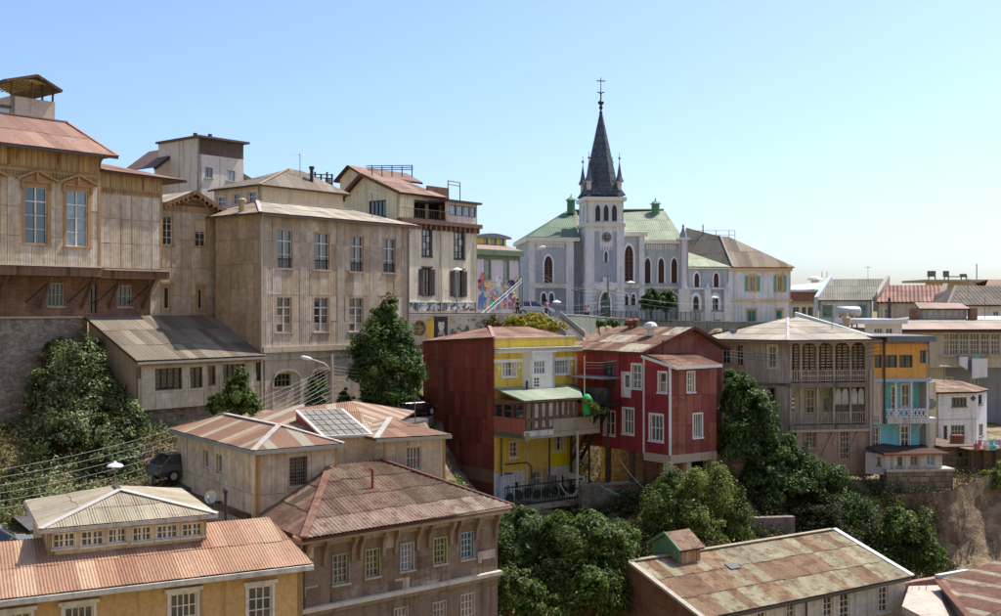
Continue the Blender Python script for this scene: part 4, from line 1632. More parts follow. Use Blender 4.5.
def church():
	a = 83.0
	d = 150
	cor = Line(586.5, d, a)                    # tower front
	uc3, nc3 = Vector((*cor.u, 0)), Vector((cor.u.y, -cor.u.x, 0))
	b = empty('church', V3(cor.at(605), Zat(318, d)), 'blue grey gothic church with slender slate spire, clock tower and green roofs', 'church')
	BL, WH = C('#8f979f'), C('#f0ede0')
	GL = C('#4a2f28')
	zg = Zat(324, d)
	z = lambda y, dd=d: Zat(y, dd)

	def body(line, x0, x1, ytop, depth, nm='wall', colr=BL, mat='plaster', ybot=None):
		A, B = line.at(x0), line.at(x1)
		zz = Zat(ytop, line.at((x0 + x1) / 2).y)
		w = Wall(b, A, B, zg if ybot is None else Zat(ybot, A.y), zz, mat, colr, nm)
		w.done()
		back = (-nc3).to_2d() * depth
		wl = Wall(b, A + back, A, w.z0, zz, mat, colr, nm)
		wl.done()
		wr = Wall(b, B, B + back, w.z0, zz, mat, colr, nm)
		wr.done()
		return w, wl, wr

	# nave body and left end bay
	ln = cor.off(3.2)
	ln2 = cor.off(1.6)
	wn, _, _ = body(ln, 560, 681, 243, 15)
	wlft, wll, _ = body(ln2, 529.5, 573, 241, 14)
	wlft.band('cornice', -.3, wlft.L + .9, wlft.z1 - .05, wlft.z1 + .5, .45, 'paint', C('#c8c6ba'))
	wll.band('cornice', 0, wll.L, wll.z1 - .05, wll.z1 + .5, .45, 'paint', C('#c8c6ba'))
	wlft.band('corner_pier', -.15, .75, zg, wlft.z1, .2, 'plaster', WH)
	wlft.band('corner_pier', wlft.L - 1.0, wlft.L + .05, zg, wlft.z1, .3, 'plaster', WH)
	u0 = 1.0
	for i in range(13):
		u = u0 + i * (wlft.L - 2.2) / 13
		wlft.piece('corbel', u, u + .22, wlft.z1 - .95, wlft.z1 - .1, 0, .12, 'plaster', WH)
	wlft.band('corbel_band', .7, wlft.L - .9, wlft.z1 - .4, wlft.z1 - .05, .14, 'plaster', WH)
	dz = ln2.at(550).y
	wlft.band('string_course', 0, wlft.L, Zat(288, dz), Zat(283.5, dz), .25, 'plaster', C('#b9bcb0'))
	wlft.band('dado', .75, wlft.L - 1.0, Zat(311, dz), Zat(289, dz), .03, 'plaster', C('#757c84'))
	pointed(wlft, b, 548.3, 256, 282.5, 8.2, GL, WH, .25)
	pointed(wlft, b, 543.7, 293, 303.8, 4.6, C('#2c2a2c'), WH, .2)
	pointed(wlft, b, 551.4, 293, 303.8, 4.6, C('#2c2a2c'), WH, .2)
	wlft.band('plinth', -.1, wlft.L + .1, zg, Zat(311, dz), .25, 'plaster', C('#9ba09c'))
	# right bay with the tall window
	wr_, _, wrr = body(cor.off(1.6), 622, 643.5, 236, 12)
	wr_.band('cornice', -.2, wr_.L + .5, wr_.z1 - .05, wr_.z1 + .55, .5, 'paint', C('#c9c5b4'))
	wr_.band('corner_pier', wr_.L - .65, wr_.L + .1, zg, wr_.z1, .25, 'plaster', WH)
	pointed(wr_, b, 628.8, 245.5, 281, 8.6, GL, WH, .28)
	pointed(wr_, b, 633.2, 294, 305, 4.2, C('#2c2a2c'), WH, .2)
	pointed(wr_, b, 626.2, 294, 305, 4.2, C('#2c2a2c'), WH, .2)
	wr_.band('string_course', 0, wr_.L, Zat(288, dz), Zat(284, dz), .25, 'plaster', C('#b9bcb0'))
	# nave wall at the right
	dn = ln.at(660).y
	un0 = wn.u_of(643)[0]
	wn.band('cornice', un0, wn.L + .4, wn.z1 - .05, wn.z1 + .4, .5, 'paint', C('#c9c5b4'))
	for i in range(13):
		u = un0 + .5 + i * (wn.L - un0 - 1.2) / 13
		wn.piece('corbel', u, u + .2, wn.z1 - .9, wn.z1 - .1, 0, .12, 'plaster', WH)
	for px in (647.5, 661, 674):
		pointed(wn, b, px, 258.3, 283, 5.8, GL, WH, .2)
	wn.band('string_course', un0, wn.L, Zat(289, dn), Zat(286.5, dn), .22, 'plaster', C('#b9bcb0'))
	wn.band('dado', un0, wn.L, Zat(311, dn), Zat(289, dn), .03, 'plaster', C('#7b828a'))
	for px in (647, 661, 675):
		pointed(wn, b, px, 295, 306.5, 4.6, C('#3a2c28'), WH, .3)
	for px in (661, 674):
		wn.band('basement_window', wn.u_of(px - 3)[0], wn.u_of(px + 3)[0], Zat(324, dn), Zat(321, dn), .26, 'paint', C('#3a3c40'))
	# main roof, green
	e0, e1 = wlft.pt(-.3, wlft.z1 + .5, .4), wn.pt(wn.L + .3, wn.z1 + .4, .5)
	zr = Zat(210.5, 162)
	r0, r1 = P(569.5, 209.5, 162), P(664.5, 211, 164)
	f0 = V3(e0.to_2d(), e0.z)
	bk0, bk1 = e0 - nc3 * 15, e1 - nc3 * 15
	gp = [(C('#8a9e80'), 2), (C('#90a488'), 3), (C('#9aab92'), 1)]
	gd = [(C('#5a7e66'), 3), (C('#648870'), 2)]  # left slopes: shade put into a darker copy of the green
	kw = dict(slabcol=C('#4a6a4a'), thick=.15)
	fr0 = Vector((P(577, 240, 156).x, 156, e1.z))
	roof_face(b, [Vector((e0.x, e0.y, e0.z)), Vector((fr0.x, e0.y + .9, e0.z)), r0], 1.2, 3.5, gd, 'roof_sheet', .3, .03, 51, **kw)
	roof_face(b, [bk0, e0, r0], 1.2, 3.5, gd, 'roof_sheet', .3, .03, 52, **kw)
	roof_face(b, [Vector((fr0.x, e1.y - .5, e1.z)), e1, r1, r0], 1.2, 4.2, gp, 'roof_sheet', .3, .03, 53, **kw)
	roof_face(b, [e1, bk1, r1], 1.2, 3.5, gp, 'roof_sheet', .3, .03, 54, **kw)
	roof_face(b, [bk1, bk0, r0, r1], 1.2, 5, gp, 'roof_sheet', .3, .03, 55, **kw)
	poly_obj(b, 'valley_gutter', [r0 + Vector((.1, -.3, .02)), P(569.5, 239, 154.5), P(578, 239, 154.0), P(577, 212, 160)], UP * .05, 'roof_sheet', C('#b9b29a'))  # sunlit roof slope painted as a pale strip
	# ridge turrets
	for px, y0, y1, dd in ((571, 194, 211, 160), (655.5, 198, 214, 163)):
		t = MB()
		h = (y1 - y0) / F * dd
		q = P(px, y1, dd)
		t.lathe(q, [(.62, -.4), (.62, h * .6), (.95, h * .62), (.3, h * .78), (.1, h * .84), (.06, h)], 8, .39)
		t.build('ridge_vent', 'paint', b, C('#3f6650'))
		t = MB()
		for k in range(4):
			an = math.pi / 4 + k * math.pi / 2
			t2 = MB()
			t2.lathe(q + Vector((math.cos(an) * .7, math.sin(an) * .7, h * .58)), [(.1, 0), (.12, .12), (.02, .4)], 5)
			t2.build('vent_finial', 'paint', b, C('#34543f'))
	# tower
	wt_, wtl, wtr = body(cor, 586.5, 623.4, 200, 5.3, 'tower_wall', C('#d6d8d2'))
	dt = d
	for w_ in (wt_, wtl, wtr):
		w_.band('tower_cornice', -.35, w_.L + .35, Zat(200.5, dt), Zat(196.8, dt), .4, 'paint', C('#c9c6b8'))
		w_.band('belfry_cornice', -.2, w_.L + .2, Zat(226.5, dt), Zat(223, dt), .28, 'paint', C('#b7b5a6'))
		w_.band('corner_quoin', -.06, .95, zg, Zat(226.5, dt), .12, 'plaster', WH)
		w_.band('corner_quoin', w_.L - .95, w_.L + .06, zg, Zat(226.5, dt), .12, 'plaster', WH)
		w_.band('base_course', -.15, w_.L + .15, Zat(287, dt), Zat(283, dt), .28, 'plaster', WH)
		for i in range(9):
			for uu in (-.08, w_.L - 1.1):
				w_.piece('rusticated_block', uu + (.0 if i % 2 else -.1), uu + 1.18 + (0 if i % 2 else .12), Zat(320 - i * 3.9, dt), Zat(316.8 - i * 3.9, dt), .1, .2, 'plaster', WH)
	pu0, pu1 = wt_.u_of(594.5)[0], wt_.u_of(618)[0]
	wt_.band('tower_panel', pu0, pu1, Zat(282, dt), Zat(231, dt), .03, 'plaster', C('#838c9a'))
	wt_.band('clock_backing', wt_.u_of(599.8)[0], wt_.u_of(613)[0], Zat(246.5, dt), Zat(229, dt), .07, 'plaster', WH)
	for i in range(5):
		u = wt_.u_of(600.2)[0] + i * .38
		wt_.piece('clock_corbel', u, u + .2, Zat(250, dt), Zat(246.5, dt), 0, .09, 'plaster', WH)
	for px in (597.7, 606, 614.2):
		pointed(wt_, b, px, 205, 221, 5.0, C('#3a434c'), C('#a9b0b2'), .14, 'belfry_louvre')
	for px in (580.4, 584.2):
		pointed(wtl, b, px, 205, 221, 2.1, C('#3a434c'), C('#a9b0b2'), .12, 'belfry_louvre')
	# clock
	uc, zc = wt_.uv(606.4, 237.2)
	cc = wt_.pt(uc, zc, .1)
	R = .74

	def disc(r, t0, t1, colr, nm, par):
		m = MB()
		pts = [cc + uc3 * math.cos(2 * math.pi * i / 24) * r + UP * math.sin(2 * math.pi * i / 24) * r + nc3 * t1 for i in range(24)]
		m.prism(pts, -nc3 * (t1 - t0))
		return m.build(nm, 'paint', par, colr)
	ck = disc(R, 0, .06, C('#8d8f8c'), 'clock', b)
	disc(R * .86, .05, .09, C('#3b3d40'), 'clock_face', ck)
	for k in range(12):
		t = math.pi * k / 6
		q = cc + (uc3 * math.sin(t) + UP * math.cos(t)) * R * .7 + nc3 * .1
		m = MB()
		beam(m, q - (uc3 * math.sin(t) + UP * math.cos(t)) * .1, q + (uc3 * math.sin(t) + UP * math.cos(t)) * .1, .05, .03, nc3)
		m.build('hour_mark', 'paint', ck, C('#b9b5a4'))
	for t, l_ in ((.3, .5), (1.9, .36)):
		m = MB()
		q = cc + nc3 * .12
		beam(m, q, q + (uc3 * math.sin(t) + UP * math.cos(t)) * l_, .06, .03, nc3)
		m.build('clock_hand', 'paint', ck, C('#c9c4b0'))
	pointed(wt_, b, 605.8, 251, 262, 3.4, C('#24282c'), WH, .16, 'slit_window')
	for y0 in (232, 264):
		pointed(wtl, b, 582, y0, y0 + 12, 2.0, C('#24282c'), WH, .12, 'slit_window')
	# portal
	pointed(wt_, b, 605, 288.5, 321, 16, C('#7c868a'), C('#8b9196'), .35, 'portal', .5, .2)
	pointed(wt_, b, 605, 292, 321, 10, C('#9aa29f'), WH, .28, 'portal_arch', .5, .28)
	wt_.band('church_door', wt_.u_of(601)[0], wt_.u_of(608.5)[0], zg, Zat(301, dt), .34, 'paint', C('#2c5040'))
	m = MB()
	gx = [wt_.uv(597, 289), wt_.uv(613, 289), wt_.uv(610, 283), wt_.uv(608, 283), wt_.uv(608, 277.5), wt_.uv(602, 277.5), wt_.uv(602, 283), wt_.uv(600, 283)]
	for x0, x1, y0, y1 in ((596, 615, 287, 290), (599, 612, 282, 287), (602.5, 609, 277, 282)):
		wt_.piece('portal_gable_block', wt_.u_of(x0)[0], wt_.u_of(x1)[0], Zat(y1, dt), Zat(y0, dt), .1, .3, 'plaster', WH)
	# spire: square flared foot into an octagon
	base = (wt_.pt(0, 0) + wt_.pt(wt_.L, 0)) / 2 - nc3 * 2.65
	dt = base.y
	zb = Zat(197, dt)
	hs = wt_.L / 2
	zs1, ztip = Zat(186, dt), Zat(112.5, dt)
	sx, sy = uc3, nc3
	r8 = hs * .92

	def oct_(r, zz):
		t = math.tan(math.pi / 8)
		return [base.xy.to_3d() + sx * x + sy * y + UP * zz for x, y in ((r, -r * t), (r, r * t), (r * t, r), (-r * t, r), (-r, r * t), (-r, -r * t), (-r * t, -r), (r * t, -r))]
	m = MB()
	o0, o1, tip = oct_(r8 * 1.05, zb), oct_(r8 * .92, zs1), oct_(.16, ztip)
	for i in range(8):
		j = (i + 1) % 8
		for lo, hi in ((o0, o1), (o1, tip)):
			wl_ = (lo[j] - lo[i]).length / 2
			wh_ = (hi[j] - hi[i]).length / 2
			m.face([lo[i], lo[j], hi[j], hi[i]], [(-wl_, lo[i].z), (wl_, lo[j].z), (wh_, hi[j].z), (-wh_, hi[i].z)])
	sp = m.build('spire', 'slate', b)
	for k, (x, y) in enumerate(((1, 1), (-1, 1), (-1, -1), (1, -1))):
		m = MB()
		cr = base.xy.to_3d() + sx * x * (hs + .3) + sy * y * (hs + .3) + UP * zb
		s1 = base.xy.to_3d() + sx * x * (hs + .3) + sy * y * r8 * .2 + UP * zb
		s2 = base.xy.to_3d() + sx * x * r8 * .2 + sy * y * (hs + .3) + UP * zb
		top = base.xy.to_3d() + sx * x * r8 * .62 + sy * y * r8 * .62 + UP * (zb + 2.3)
		for f in ([cr, s1, top], [s2, cr, top], [s1, s2, top]):
			m.face(f, [(q.x + q.y, q.z) for q in f])
		m.build('spire_broach', 'slate', sp)
		pc = base.xy.to_3d() + sx * x * (hs - .45) + sy * y * (hs - .45) + UP * Zat(191, dt)
		m = MB()
		m.lathe(pc, [(.34, -.9), (.34, .95), (.5, 1.0), (.5, 1.15)], 8)
		pin = m.build('pinnacle', 'plaster', b, C('#b3b2a6'))
		m = MB()
		m.lathe(pc, [(.66, 1.12), (.36, 1.8), (.12, 3.3), (.05, 3.8), (.05, 4.2), (.17, 4.3), (.17, 4.45), (.04, 4.6), (.03, 5.2)], 8)
		m.build('pinnacle_cap', 'paint', pin, C('#4a525c'))
	f = MB()
	q = base.xy.to_3d() + UP * ztip
	px2m = d / F
	f.lathe(q, [(.2, -.3), (.24, 0), (.1, .3), (.3, .7), (.12, 1.0), (.42, 1.25), (.42, 1.5), (.1, 1.75), (.1, 2.6), (.25, 2.75), (.06, 2.95), (.05, 4.95)], 8)
	fin = f.build('finial', 'dark_metal', b, C('#3a3a3e'))
	for zz, l_ in ((2.85, .5), (4.45, .62)):
		m = MB()
		beam(m, q + UP * zz - sx * l_, q + UP * zz + sx * l_, .12)
		m.build('cross_arm', 'dark_metal', fin, C('#4a3436'))
	# end buttress with pinnacle, and low annex
	lb = cor.off(2.2)
	wb_, _, _ = body(lb, 680.5, 688.3, 238, 1.2, 'buttress', WH)
	wb_.band('buttress_cap', -.25, wb_.L + .25, Zat(240, dn), Zat(238, dn), .2, 'paint', WH, inn=-1.3)
	q = wb_.pt(wb_.L / 2, wb_.z1, -.6)
	MB().lathe(q, [(.55, 0), (.5, .5), (.25, 1.1), (.12, 1.6), (.2, 1.75), (.05, 2.0)], 6).build('buttress_pinnacle', 'paint', b, C('#5f666b'))
	wb_.band('buttress_step', -.35, wb_.L + .35, zg, Zat(289, dn), .45, 'plaster', C('#bfc4be'))
	la = cor.off(4.5)
	wa, _, war = body(la, 687, 728.5, 268, 8, 'annex_wall')
	da = la.at(705).y
	wa.band('annex_cornice', 0, wa.L + .2, wa.z1 - .15, wa.z1 + .15, .3, 'paint', C('#bfc0b4'))
	for px in (696.6, 716):
		pointed(wa, b, px, 273, 287, 5, GL, WH, .2)
	for px in (695.8, 715.2):
		pointed(wa, b, px, 296, 310, 5.6, C('#4a3630'), WH, .42)
	wa.band('string_course', 0, wa.L, Zat(289.5, da), Zat(287.5, da), .2, 'plaster', WH)
	wa.band('dado', 0, wa.L, Zat(312, da), Zat(289.5, da), .02, 'plaster', C('#868c90'))
	for px in (707, 726.5):
		m = wa.u_of(px)[0]
		wa.band('annex_buttress', m - .45, m + .45, zg, Zat(289, da), .5, 'plaster', WH)
		q = wa.pt(m, Zat(289, da), .3)
		MB().lathe(q, [(.45, 0), (.3, .4), (.08, .9)], 4, .78).build('annex_pinnacle', 'paint', b, C('#b0b5b0'))
	wa.band('annex_plinth', 0, wa.L, zg, Zat(312, da), .3, 'plaster', C('#b3b8b3'))
	for px in (696, 717):
		wa.band('basement_window', wa.u_of(px - 3)[0], wa.u_of(px + 3)[0], Zat(324, da), Zat(320, da), .33, 'paint', C('#3a3c40'))
	k0, k1 = wa.pt(0, wa.z1 + .15, .35), wa.pt(wa.L + .3, wa.z1 + .15, .35)
	kt0, kt1 = wa.pt(-2.5, wa.z1 + 2.9, -4), wa.pt(.6, wa.z1 + 2.7, -4)
	roof_face(b, [k0, k1, kt1, kt0], 1.2, 3, [(C('#9fb092'), 2), (C('#a9b89c'), 1)], 'roof_sheet', .3, .02, 57, slabcol=C('#6f8a6c'))
	roof_face(b, [k1, k1 - nc3 * 8, kt1], 1.2, 3, [(C('#9fb092'), 2)], 'roof_sheet', .3, .02, 58, slabcol=C('#6f8a6c'))
	return cor, uc3, nc3


CH_L, CU, CN = church()


def lilac_house():
	L = Line(728, 168, 86)
	A, B = L.at(727), L.at(790.5)
	b = empty('lilac_house', V3(L.at(760), Zat(325, 168)), 'pale lilac house with green shutters, orange trim bands and grey mansard roof', 'house')
	n3 = Vector((L.u.y, -L.u.x, 0))
	u3 = Vector((*L.u, 0))
	w = Wall(b, A, B, Zat(330, 168), Zat(268, 168), 'plaster', C('#cfcacc'))
	gs, fr = C('#4d8272'), C('#c08a5c')
	w.win(749, 276, 756, 291.5, 2, 1, fr, .2, .08, .12, fr, hood='flat', mat='paint', shutters=gs, glass=C('#8a8c8e'))
	w.win(777, 275.5, 783, 292, 2, 1, fr, .2, .08, .1, fr, hood='flat', mat='paint', shutters=gs, glass=C('#7a6a5c'))
	w.win(747, 310, 756, 324, 2, 1, gs, .2, .08, .2, fr, hood='flat', mat='paint', glass=C('#3f6a5c'))
	w.win(776, 310, 782, 319, 2, 1, gs, .2, .08, .2, fr, hood='flat', mat='paint', glass=C('#3f6a5c'))
	w.done()
	wr = Wall(b, B, B - n3.to_2d() * 12, w.z0, w.z1, 'plaster', C('#cfcacc'))
	wr.done()
	wl = Wall(b, A - n3.to_2d() * 12, A, w.z0, w.z1, 'plaster', C('#cfcacc'))
	wl.done()
	for y0, y1, o in ((267, 271, .35), (299, 301.3, .25)):
		w.band('trim_band', -.1, w.L + .2, Zat(y1, 168), Zat(y0, 168), o, 'paint', C('#c0906c'))
	MB().tube([w.pt(w.u_of(734)[0], w.z0, .15), w.pt(w.u_of(734)[0], w.z1, .15)], .09, 6).build('downpipe', 'paint', b, C('#98a09e'))
	e0, e1 = w.pt(.8, w.z1 + .1, .6), w.pt(w.L + .5, w.z1 + .1, .6)
	t0, t1 = P(720.5, 236.6, 174), P(728, 236.8, 174)
	pal = [(C('#947f66'), 3), (C('#84705a'), 3), (C('#a08c72'), 2), (C('#705d4a'), 1)]
	roof_face(b, [e0, e1, t1, t0], 1.1, 3.4, pal, 'roof_fine', .3, .02, 61, slabcol=C('#5f554a'))
	roof_face(b, [e1, e1 - n3 * 12, t1], 1.1, 3.4, pal, 'roof_fine', .3, .02, 62, slabcol=C('#5f554a'))
	el = w.pt(-6.5, w.z1 + .1, -4)
	tl = P(689, 238, 180)
	roof_face(b, [el, e0, t0, tl], 1.3, 3, [(C('#6a6258'), 3), (C('#5f574d'), 2)], 'roof_fine', .3, .02, 63, slabcol=C('#4f473f'))
	# glazed strip in the left slope
	nn = (e0 - el).cross(tl - el).normalized()
	nn = nn if nn.z > 0 else -nn
	for i in range(6):
		x0 = 693 + i * 4
		a_, b_ = tl.lerp(t0, .12 + i * .13), tl.lerp(t0, .12 + i * .13 + .12)
		c_, d_ = el.lerp(e0, .12 + i * .13), el.lerp(e0, .12 + i * .13 + .12)
		f = [a_.lerp(c_, .08), b_.lerp(d_, .08), b_.lerp(d_, .5), a_.lerp(c_, .5)]
		m = MB()
		m.prism([q + nn * .16 for q in f], -nn * .06)
		m.build('skylight_pane', 'glass', b, C('#3a4a60') if i != 4 else C('#b4bcc4'))
	m = MB()
	beam(m, e0 + UP * .1, t0 + UP * .12, .3, .1)
	beam(m, t0 + UP * .12, tl + UP * .12, .3, .1)
	m.build('ridge_cap', 'roof_sheet', b, C('#a59c8e'))
	q = [P(x, 238, 176) for x in (690, 703, 716, 729, 735)]
	for p in q:
		MB().tube([p - UP * .4, p + UP * 1.25], .05, 5).build('rail_post', 'dark_metal', b, C('#7d99b4'))
	for h in (.5, 1.2):
		MB().tube([q[0] + UP * h, q[-1] + UP * h], .04, 5).build('rail', 'dark_metal', b, C('#7d99b4'))
	MB().tube([P(703, 238, 176), P(703, 224.5, 176)], .09, 5).build('mast', 'dark_metal', b, C('#3a3e44'))


lilac_house()


def far_house(name, label, cat, roofpts, d, wall_y, wcol, pal, seed, rmat='roof_sheet', pitch=.3, wins=(), ang=88.0, walls=True, frame=WHITE, mono=False, ch=.03):
	"""distant house: roofpts = four photo pixels (top left, top right, eave right, eave left)"""
	tl, tr, er, el = roofpts
	L = Line((er[0] + el[0]) / 2, d, ang)
	n3 = Vector((L.u.y, -L.u.x, 0))
	pl, pr = V3(L.at(el[0]), Zat(el[1], L.at(el[0]).y)), V3(L.at(er[0]), Zat(er[1], L.at(er[0]).y))
	pr.z = pl.z
	db = 4.5 + (el[1] - tl[1]) / F * d * .6
	Lb = L.off(db)
	qt, qr = V3(Lb.at(tl[0]), 0), V3(Lb.at(tr[0]), 0)
	qt.z = qr.z = Zat(tl[1], qt.y)
	b = empty(name, V3(L.at((el[0] + er[0]) / 2), Zat(wall_y, d)), label, cat)
	roof_face(b, [pl, pr, qr, qt], 1.1 if rmat != 'roof_tile' else 1.4, 2.4, pal, rmat if rmat != 'roof_tile' else 'roof_sheet', pitch, ch, seed, slabcol=C('#5f554a'))
	back = -n3 * (db * 2)
	roof_face(b, [pr + back, pl + back, qt, qr], 1.5, 6, pal, 'roof_sheet', pitch, ch, seed + 1, slabcol=C('#5f554a'))
	A, B = L.at(el[0] + 1) , L.at(er[0] - 1)
	A, B = A - n3.to_2d() * .35, B - n3.to_2d() * .35
	w = Wall(b, A, B, Zat(wall_y, d), pl.z + .1, 'plaster', wcol)
	for q in wins:
		w.win(*q[:4], 2, 2, frame, .12, .06, .1, frame, glass=C('#4a5458'))
	w.done()
	for P0, P1, tp in ((A - n3.to_2d() * (db * 2 - .8), A, qt), (B, B - n3.to_2d() * (db * 2 - .8), qr)):
		ww = Wall(b, P0, P1, w.z0, w.z1, 'plaster', wcol, 'gable_wall')
		ww.top = [(0, ww.z1), (ww.L, ww.z1), (ww.L / 2, tp.z - .05)]
		ww.done()
	return b, w, (pl, pr, qr, qt)


def far_right():
	g1 = [(C('#7d7d70'), 3), (C('#868578'), 2), (C('#73736a'), 2)]
	b, w, q = far_house('grey_roofed_house', 'pale blue house with grey green roof between raised gable parapets', 'house',
						((832, 279.5), (886, 279), (873, 300.5), (818, 300.5)), 145, 328, C('#bcc6c8'), g1, 71,
						wins=((822.5, 305, 832, 317), (859.5, 305, 866, 317)), frame=C('#5c8f84'), ang=107)
	for (p, t, c_) in ((q[0], q[3], C('#a3afb8')), (q[1], q[2], C('#8f8578'))):
		m = MB()
		o = (q[1] - q[0]).normalized() * (.5 if p is q[1] else -.5)
		f = [p + UP * .5, t + UP * .5, t - UP * 1.5, p - UP * 1.5]
		m.prism(f, o)
		m.build('parapet', 'plaster', b, c_)
	r1 = [(C('#9a5f50'), 3), (C('#a56a58'), 2), (C('#8c5346'), 2)]
	b, w, q = far_house('red_tiled_house', 'beige house under a red clay tile slope beside the grey roof', 'house',
						((889, 286), (943, 286), (937, 302.5), (876, 302.5)), 138, 330, C('#a89c86'), r1, 73, 'roof_tile', .5,
						wins=((884, 308.6, 892, 318.5), (917, 309, 925, 316)), ch=.1, ang=110)
	m = MB()
	o = (q[1] - q[0]).normalized() * .6
	m.prism([q[1] + UP * .3, q[2] + UP * .3, q[2] - UP * 2.0, q[1] - UP * 2.0], o)
	m.build('parapet', 'plaster', b, C('#6f675e'))
	t = q[0].lerp(q[1], .22) - UP * .6
	MB().tube([t - UP * 1.5, t + UP * 1.2], .18, 6).build('chimney_pipe', 'dark_metal', b, C('#6a5a52'))
	# brown tiled hip at the right edge
	br = [(C('#6f6258'), 3), (C('#7a6c60'), 2), (C('#64584e'), 2)]
	L = Line(975, 132, 88)
	bb = empty('brown_tiled_house', V3(L.at(975), Zat(330, 132)), 'white walled house under a dark brown tiled hip roof', 'house')
	p0, p1 = V3(L.at(948), Zat(305.5, 132)), V3(L.at(1015), Zat(305.5, 132))
	t0, t1 = P(956, 287, 137), P(1030, 287, 137)
	roof_face(bb, [p0, p1, t1, t0], 1.4, 1.8, br, 'roof_sheet', .5, .1, 75, slabcol=C('#4f463f'))
	roof_face(bb, [p0 + Vector((-1.0, 10, 0)), p0, t0], 1.4, 1.8, br, 'roof_sheet', .5, .1, 76, slabcol=C('#4f463f'))
	w = Wall(bb, L.off(.5).at(949), L.off(.5).at(1020), Zat(330, 132), p0.z + .05, 'plaster', C('#cbc8c0'))
	for x0, x1 in ((953, 960), (993, 999)):
		w.win(x0, 309, x1, 316, 2, 1, WHITE, .1, .05)
	w.done()
	m = MB()
	beam(m, p0 + UP * .1, t0 + UP * .15, .35, .15)
	m.build('ridge_cap', 'roof_sheet', bb, C('#8a7c70'))
	# yellow flat roofed house with tanks
	L = Line(955, 185, 88)
	yb = empty('ochre_flat_house', V3(L.at(955), Zat(320, 185)), 'ochre flat roofed house with dark tanks on top behind the tiled roofs', 'house')
	w = Wall(yb, L.at(926), L.at(988), Zat(320, 185), Zat(282, 185), 'plaster', C('#c2a468'))
	w.win(967, 287, 980, 296, 2, 1, C('#7a5a44'), glass=C('#4a3428'))
	w.done()
	w.band('roof', -.5, w.L + .5, w.z1, w.z1 + .4, .6, 'concrete', C('#9a8c74'), inn=-9)
	for x0, x1, y0 in ((937, 943.5, 270.5), (953, 957, 270.5), (970, 975, 276)):
		t = MB()
		lo, hi = w.pt(w.u_of(x0)[0], 0, -3), w.pt(w.u_of(x1)[0], 0, -3)
		zb_, zt_ = w.z1 + 1.0, Zat(y0, 186)
		t.box(Vector((lo.x, lo.y, zb_)), hi - lo, (0, 1, 0), (0, 0, max(.5, zt_ - zb_)))
		k = t.build('roof_tank', 'paint_worn', yb, C('#4f4e50'))
		for q_ in (lo, hi):
			t = MB()
			beam(t, Vector((q_.x, q_.y + .3, w.z1 + .3)), Vector((q_.x, q_.y + .3, zb_)), .15)
			t.build('tank_leg', 'dark_metal', yb, C('#4a4644'))
	MB().tube([w.pt(w.u_of(953)[0], w.z1 + 1.0, -3), w.pt(w.u_of(976)[0], w.z1 + 1.0, -3)], .1, 5).build('tank_rail', 'dark_metal', yb, C('#5a5654'))
	MB().tube([w.pt(w.L - 1, w.z1, -2), w.pt(w.L - 1, w.z1 + 3.2, -2)], .08, 5).build('aerial', 'dark_metal', yb, C('#5a5654'))
	b, w, q = far_house('rust_roofed_house', 'house with a rust red roof at the far end of the skyline', 'house',
						((988, 280), (1020, 280), (1024, 290), (984, 290)), 175, 320, C('#a88a70'), [(C('#a07a64'), 1)], 79, ch=.08, pitch=.5)
	# low roofs between the lilac house and the grey roof
	L = Line(802, 178, 88)
	b = empty('brick_terrace_house', V3(L.at(802), Zat(325, 178)), 'low brick house with white sheet roofs beside the lilac house', 'house')
	w = Wall(b, L.at(786), L.at(819), Zat(304, 178), Zat(292, 178), 'brick', None)
	w.done()
	w.band('roof', -1, w.L + .6, w.z1, w.z1 + .35, .6, 'roof_sheet', C('#c3c6c8'), inn=-5)
	poly_obj(b, 'white_roof', [P(786, 291, 180), P(815, 289, 180), P(824, 282, 188), P(792, 285, 188)], -UP * .2, 'roof_sheet', C('#c9cccd'))
	poly_obj(b, 'green_roof_edge', [P(812, 291.5, 179), P(819, 291, 179), P(830, 280, 186), P(826, 280, 186)], -UP * .5, 'paint', C('#7d9a88'))
	w2 = Wall(b, L.off(-6).at(786), L.off(-6).at(818), Zat(330, 171), Zat(303, 171), 'plaster', C('#a8a392'), 'front_wall')
	for x0, x1 in ((793, 799), (802, 806), (808, 813)):
		w2.win(x0, 307, x1, 316, 2, 1, C('#7a786a'), glass=C('#4a4c44'))
	w2.done()
	w2.band('front_roof', -.4, w2.L + .4, w2.z1, w2.z1 + .3, .5, 'roof_rust', C('#b08a74'), inn=-5)
	q = P(815, 283, 190)
	MB().lathe(q, [(.7, 0), (.7, .5), (1.5, .55), (1.2, .9), (.3, 1.25)], 12).build('roof_cowl', 'paint', b, C('#b9b4aa'))
	for px in (822, 827):
		MB().tube([P(px, 278, 190), P(px, 271.5, 190)], .06, 5).build('aerial', 'dark_metal', b, C('#8a8a8a'))


far_right()
# ------------------------------------------------------------------ the ravine houses: yellow, red, weathered timber, orange and blue
def fence_pieces(parent, p, q, h, n, color, r=.03, mat='paint', name='baluster'):
	"""posts one by one between p and q plus two rails"""
	p, q = Vector(p), Vector(q)
	for zz in (h, .1):
		m = MB()
		beam(m, p + UP * zz, q + UP * zz, r * 2.2)
		m.build('rail', mat, parent, color)
	m = MB()
	for i in range(n + 1):
		c_ = p.lerp(q, i / n)
		beam(m, c_, c_ + UP * h, r * 1.4)
	o = m.build(name + 's', mat, parent, color)
	o['kind'] = 'stuff'
	return o


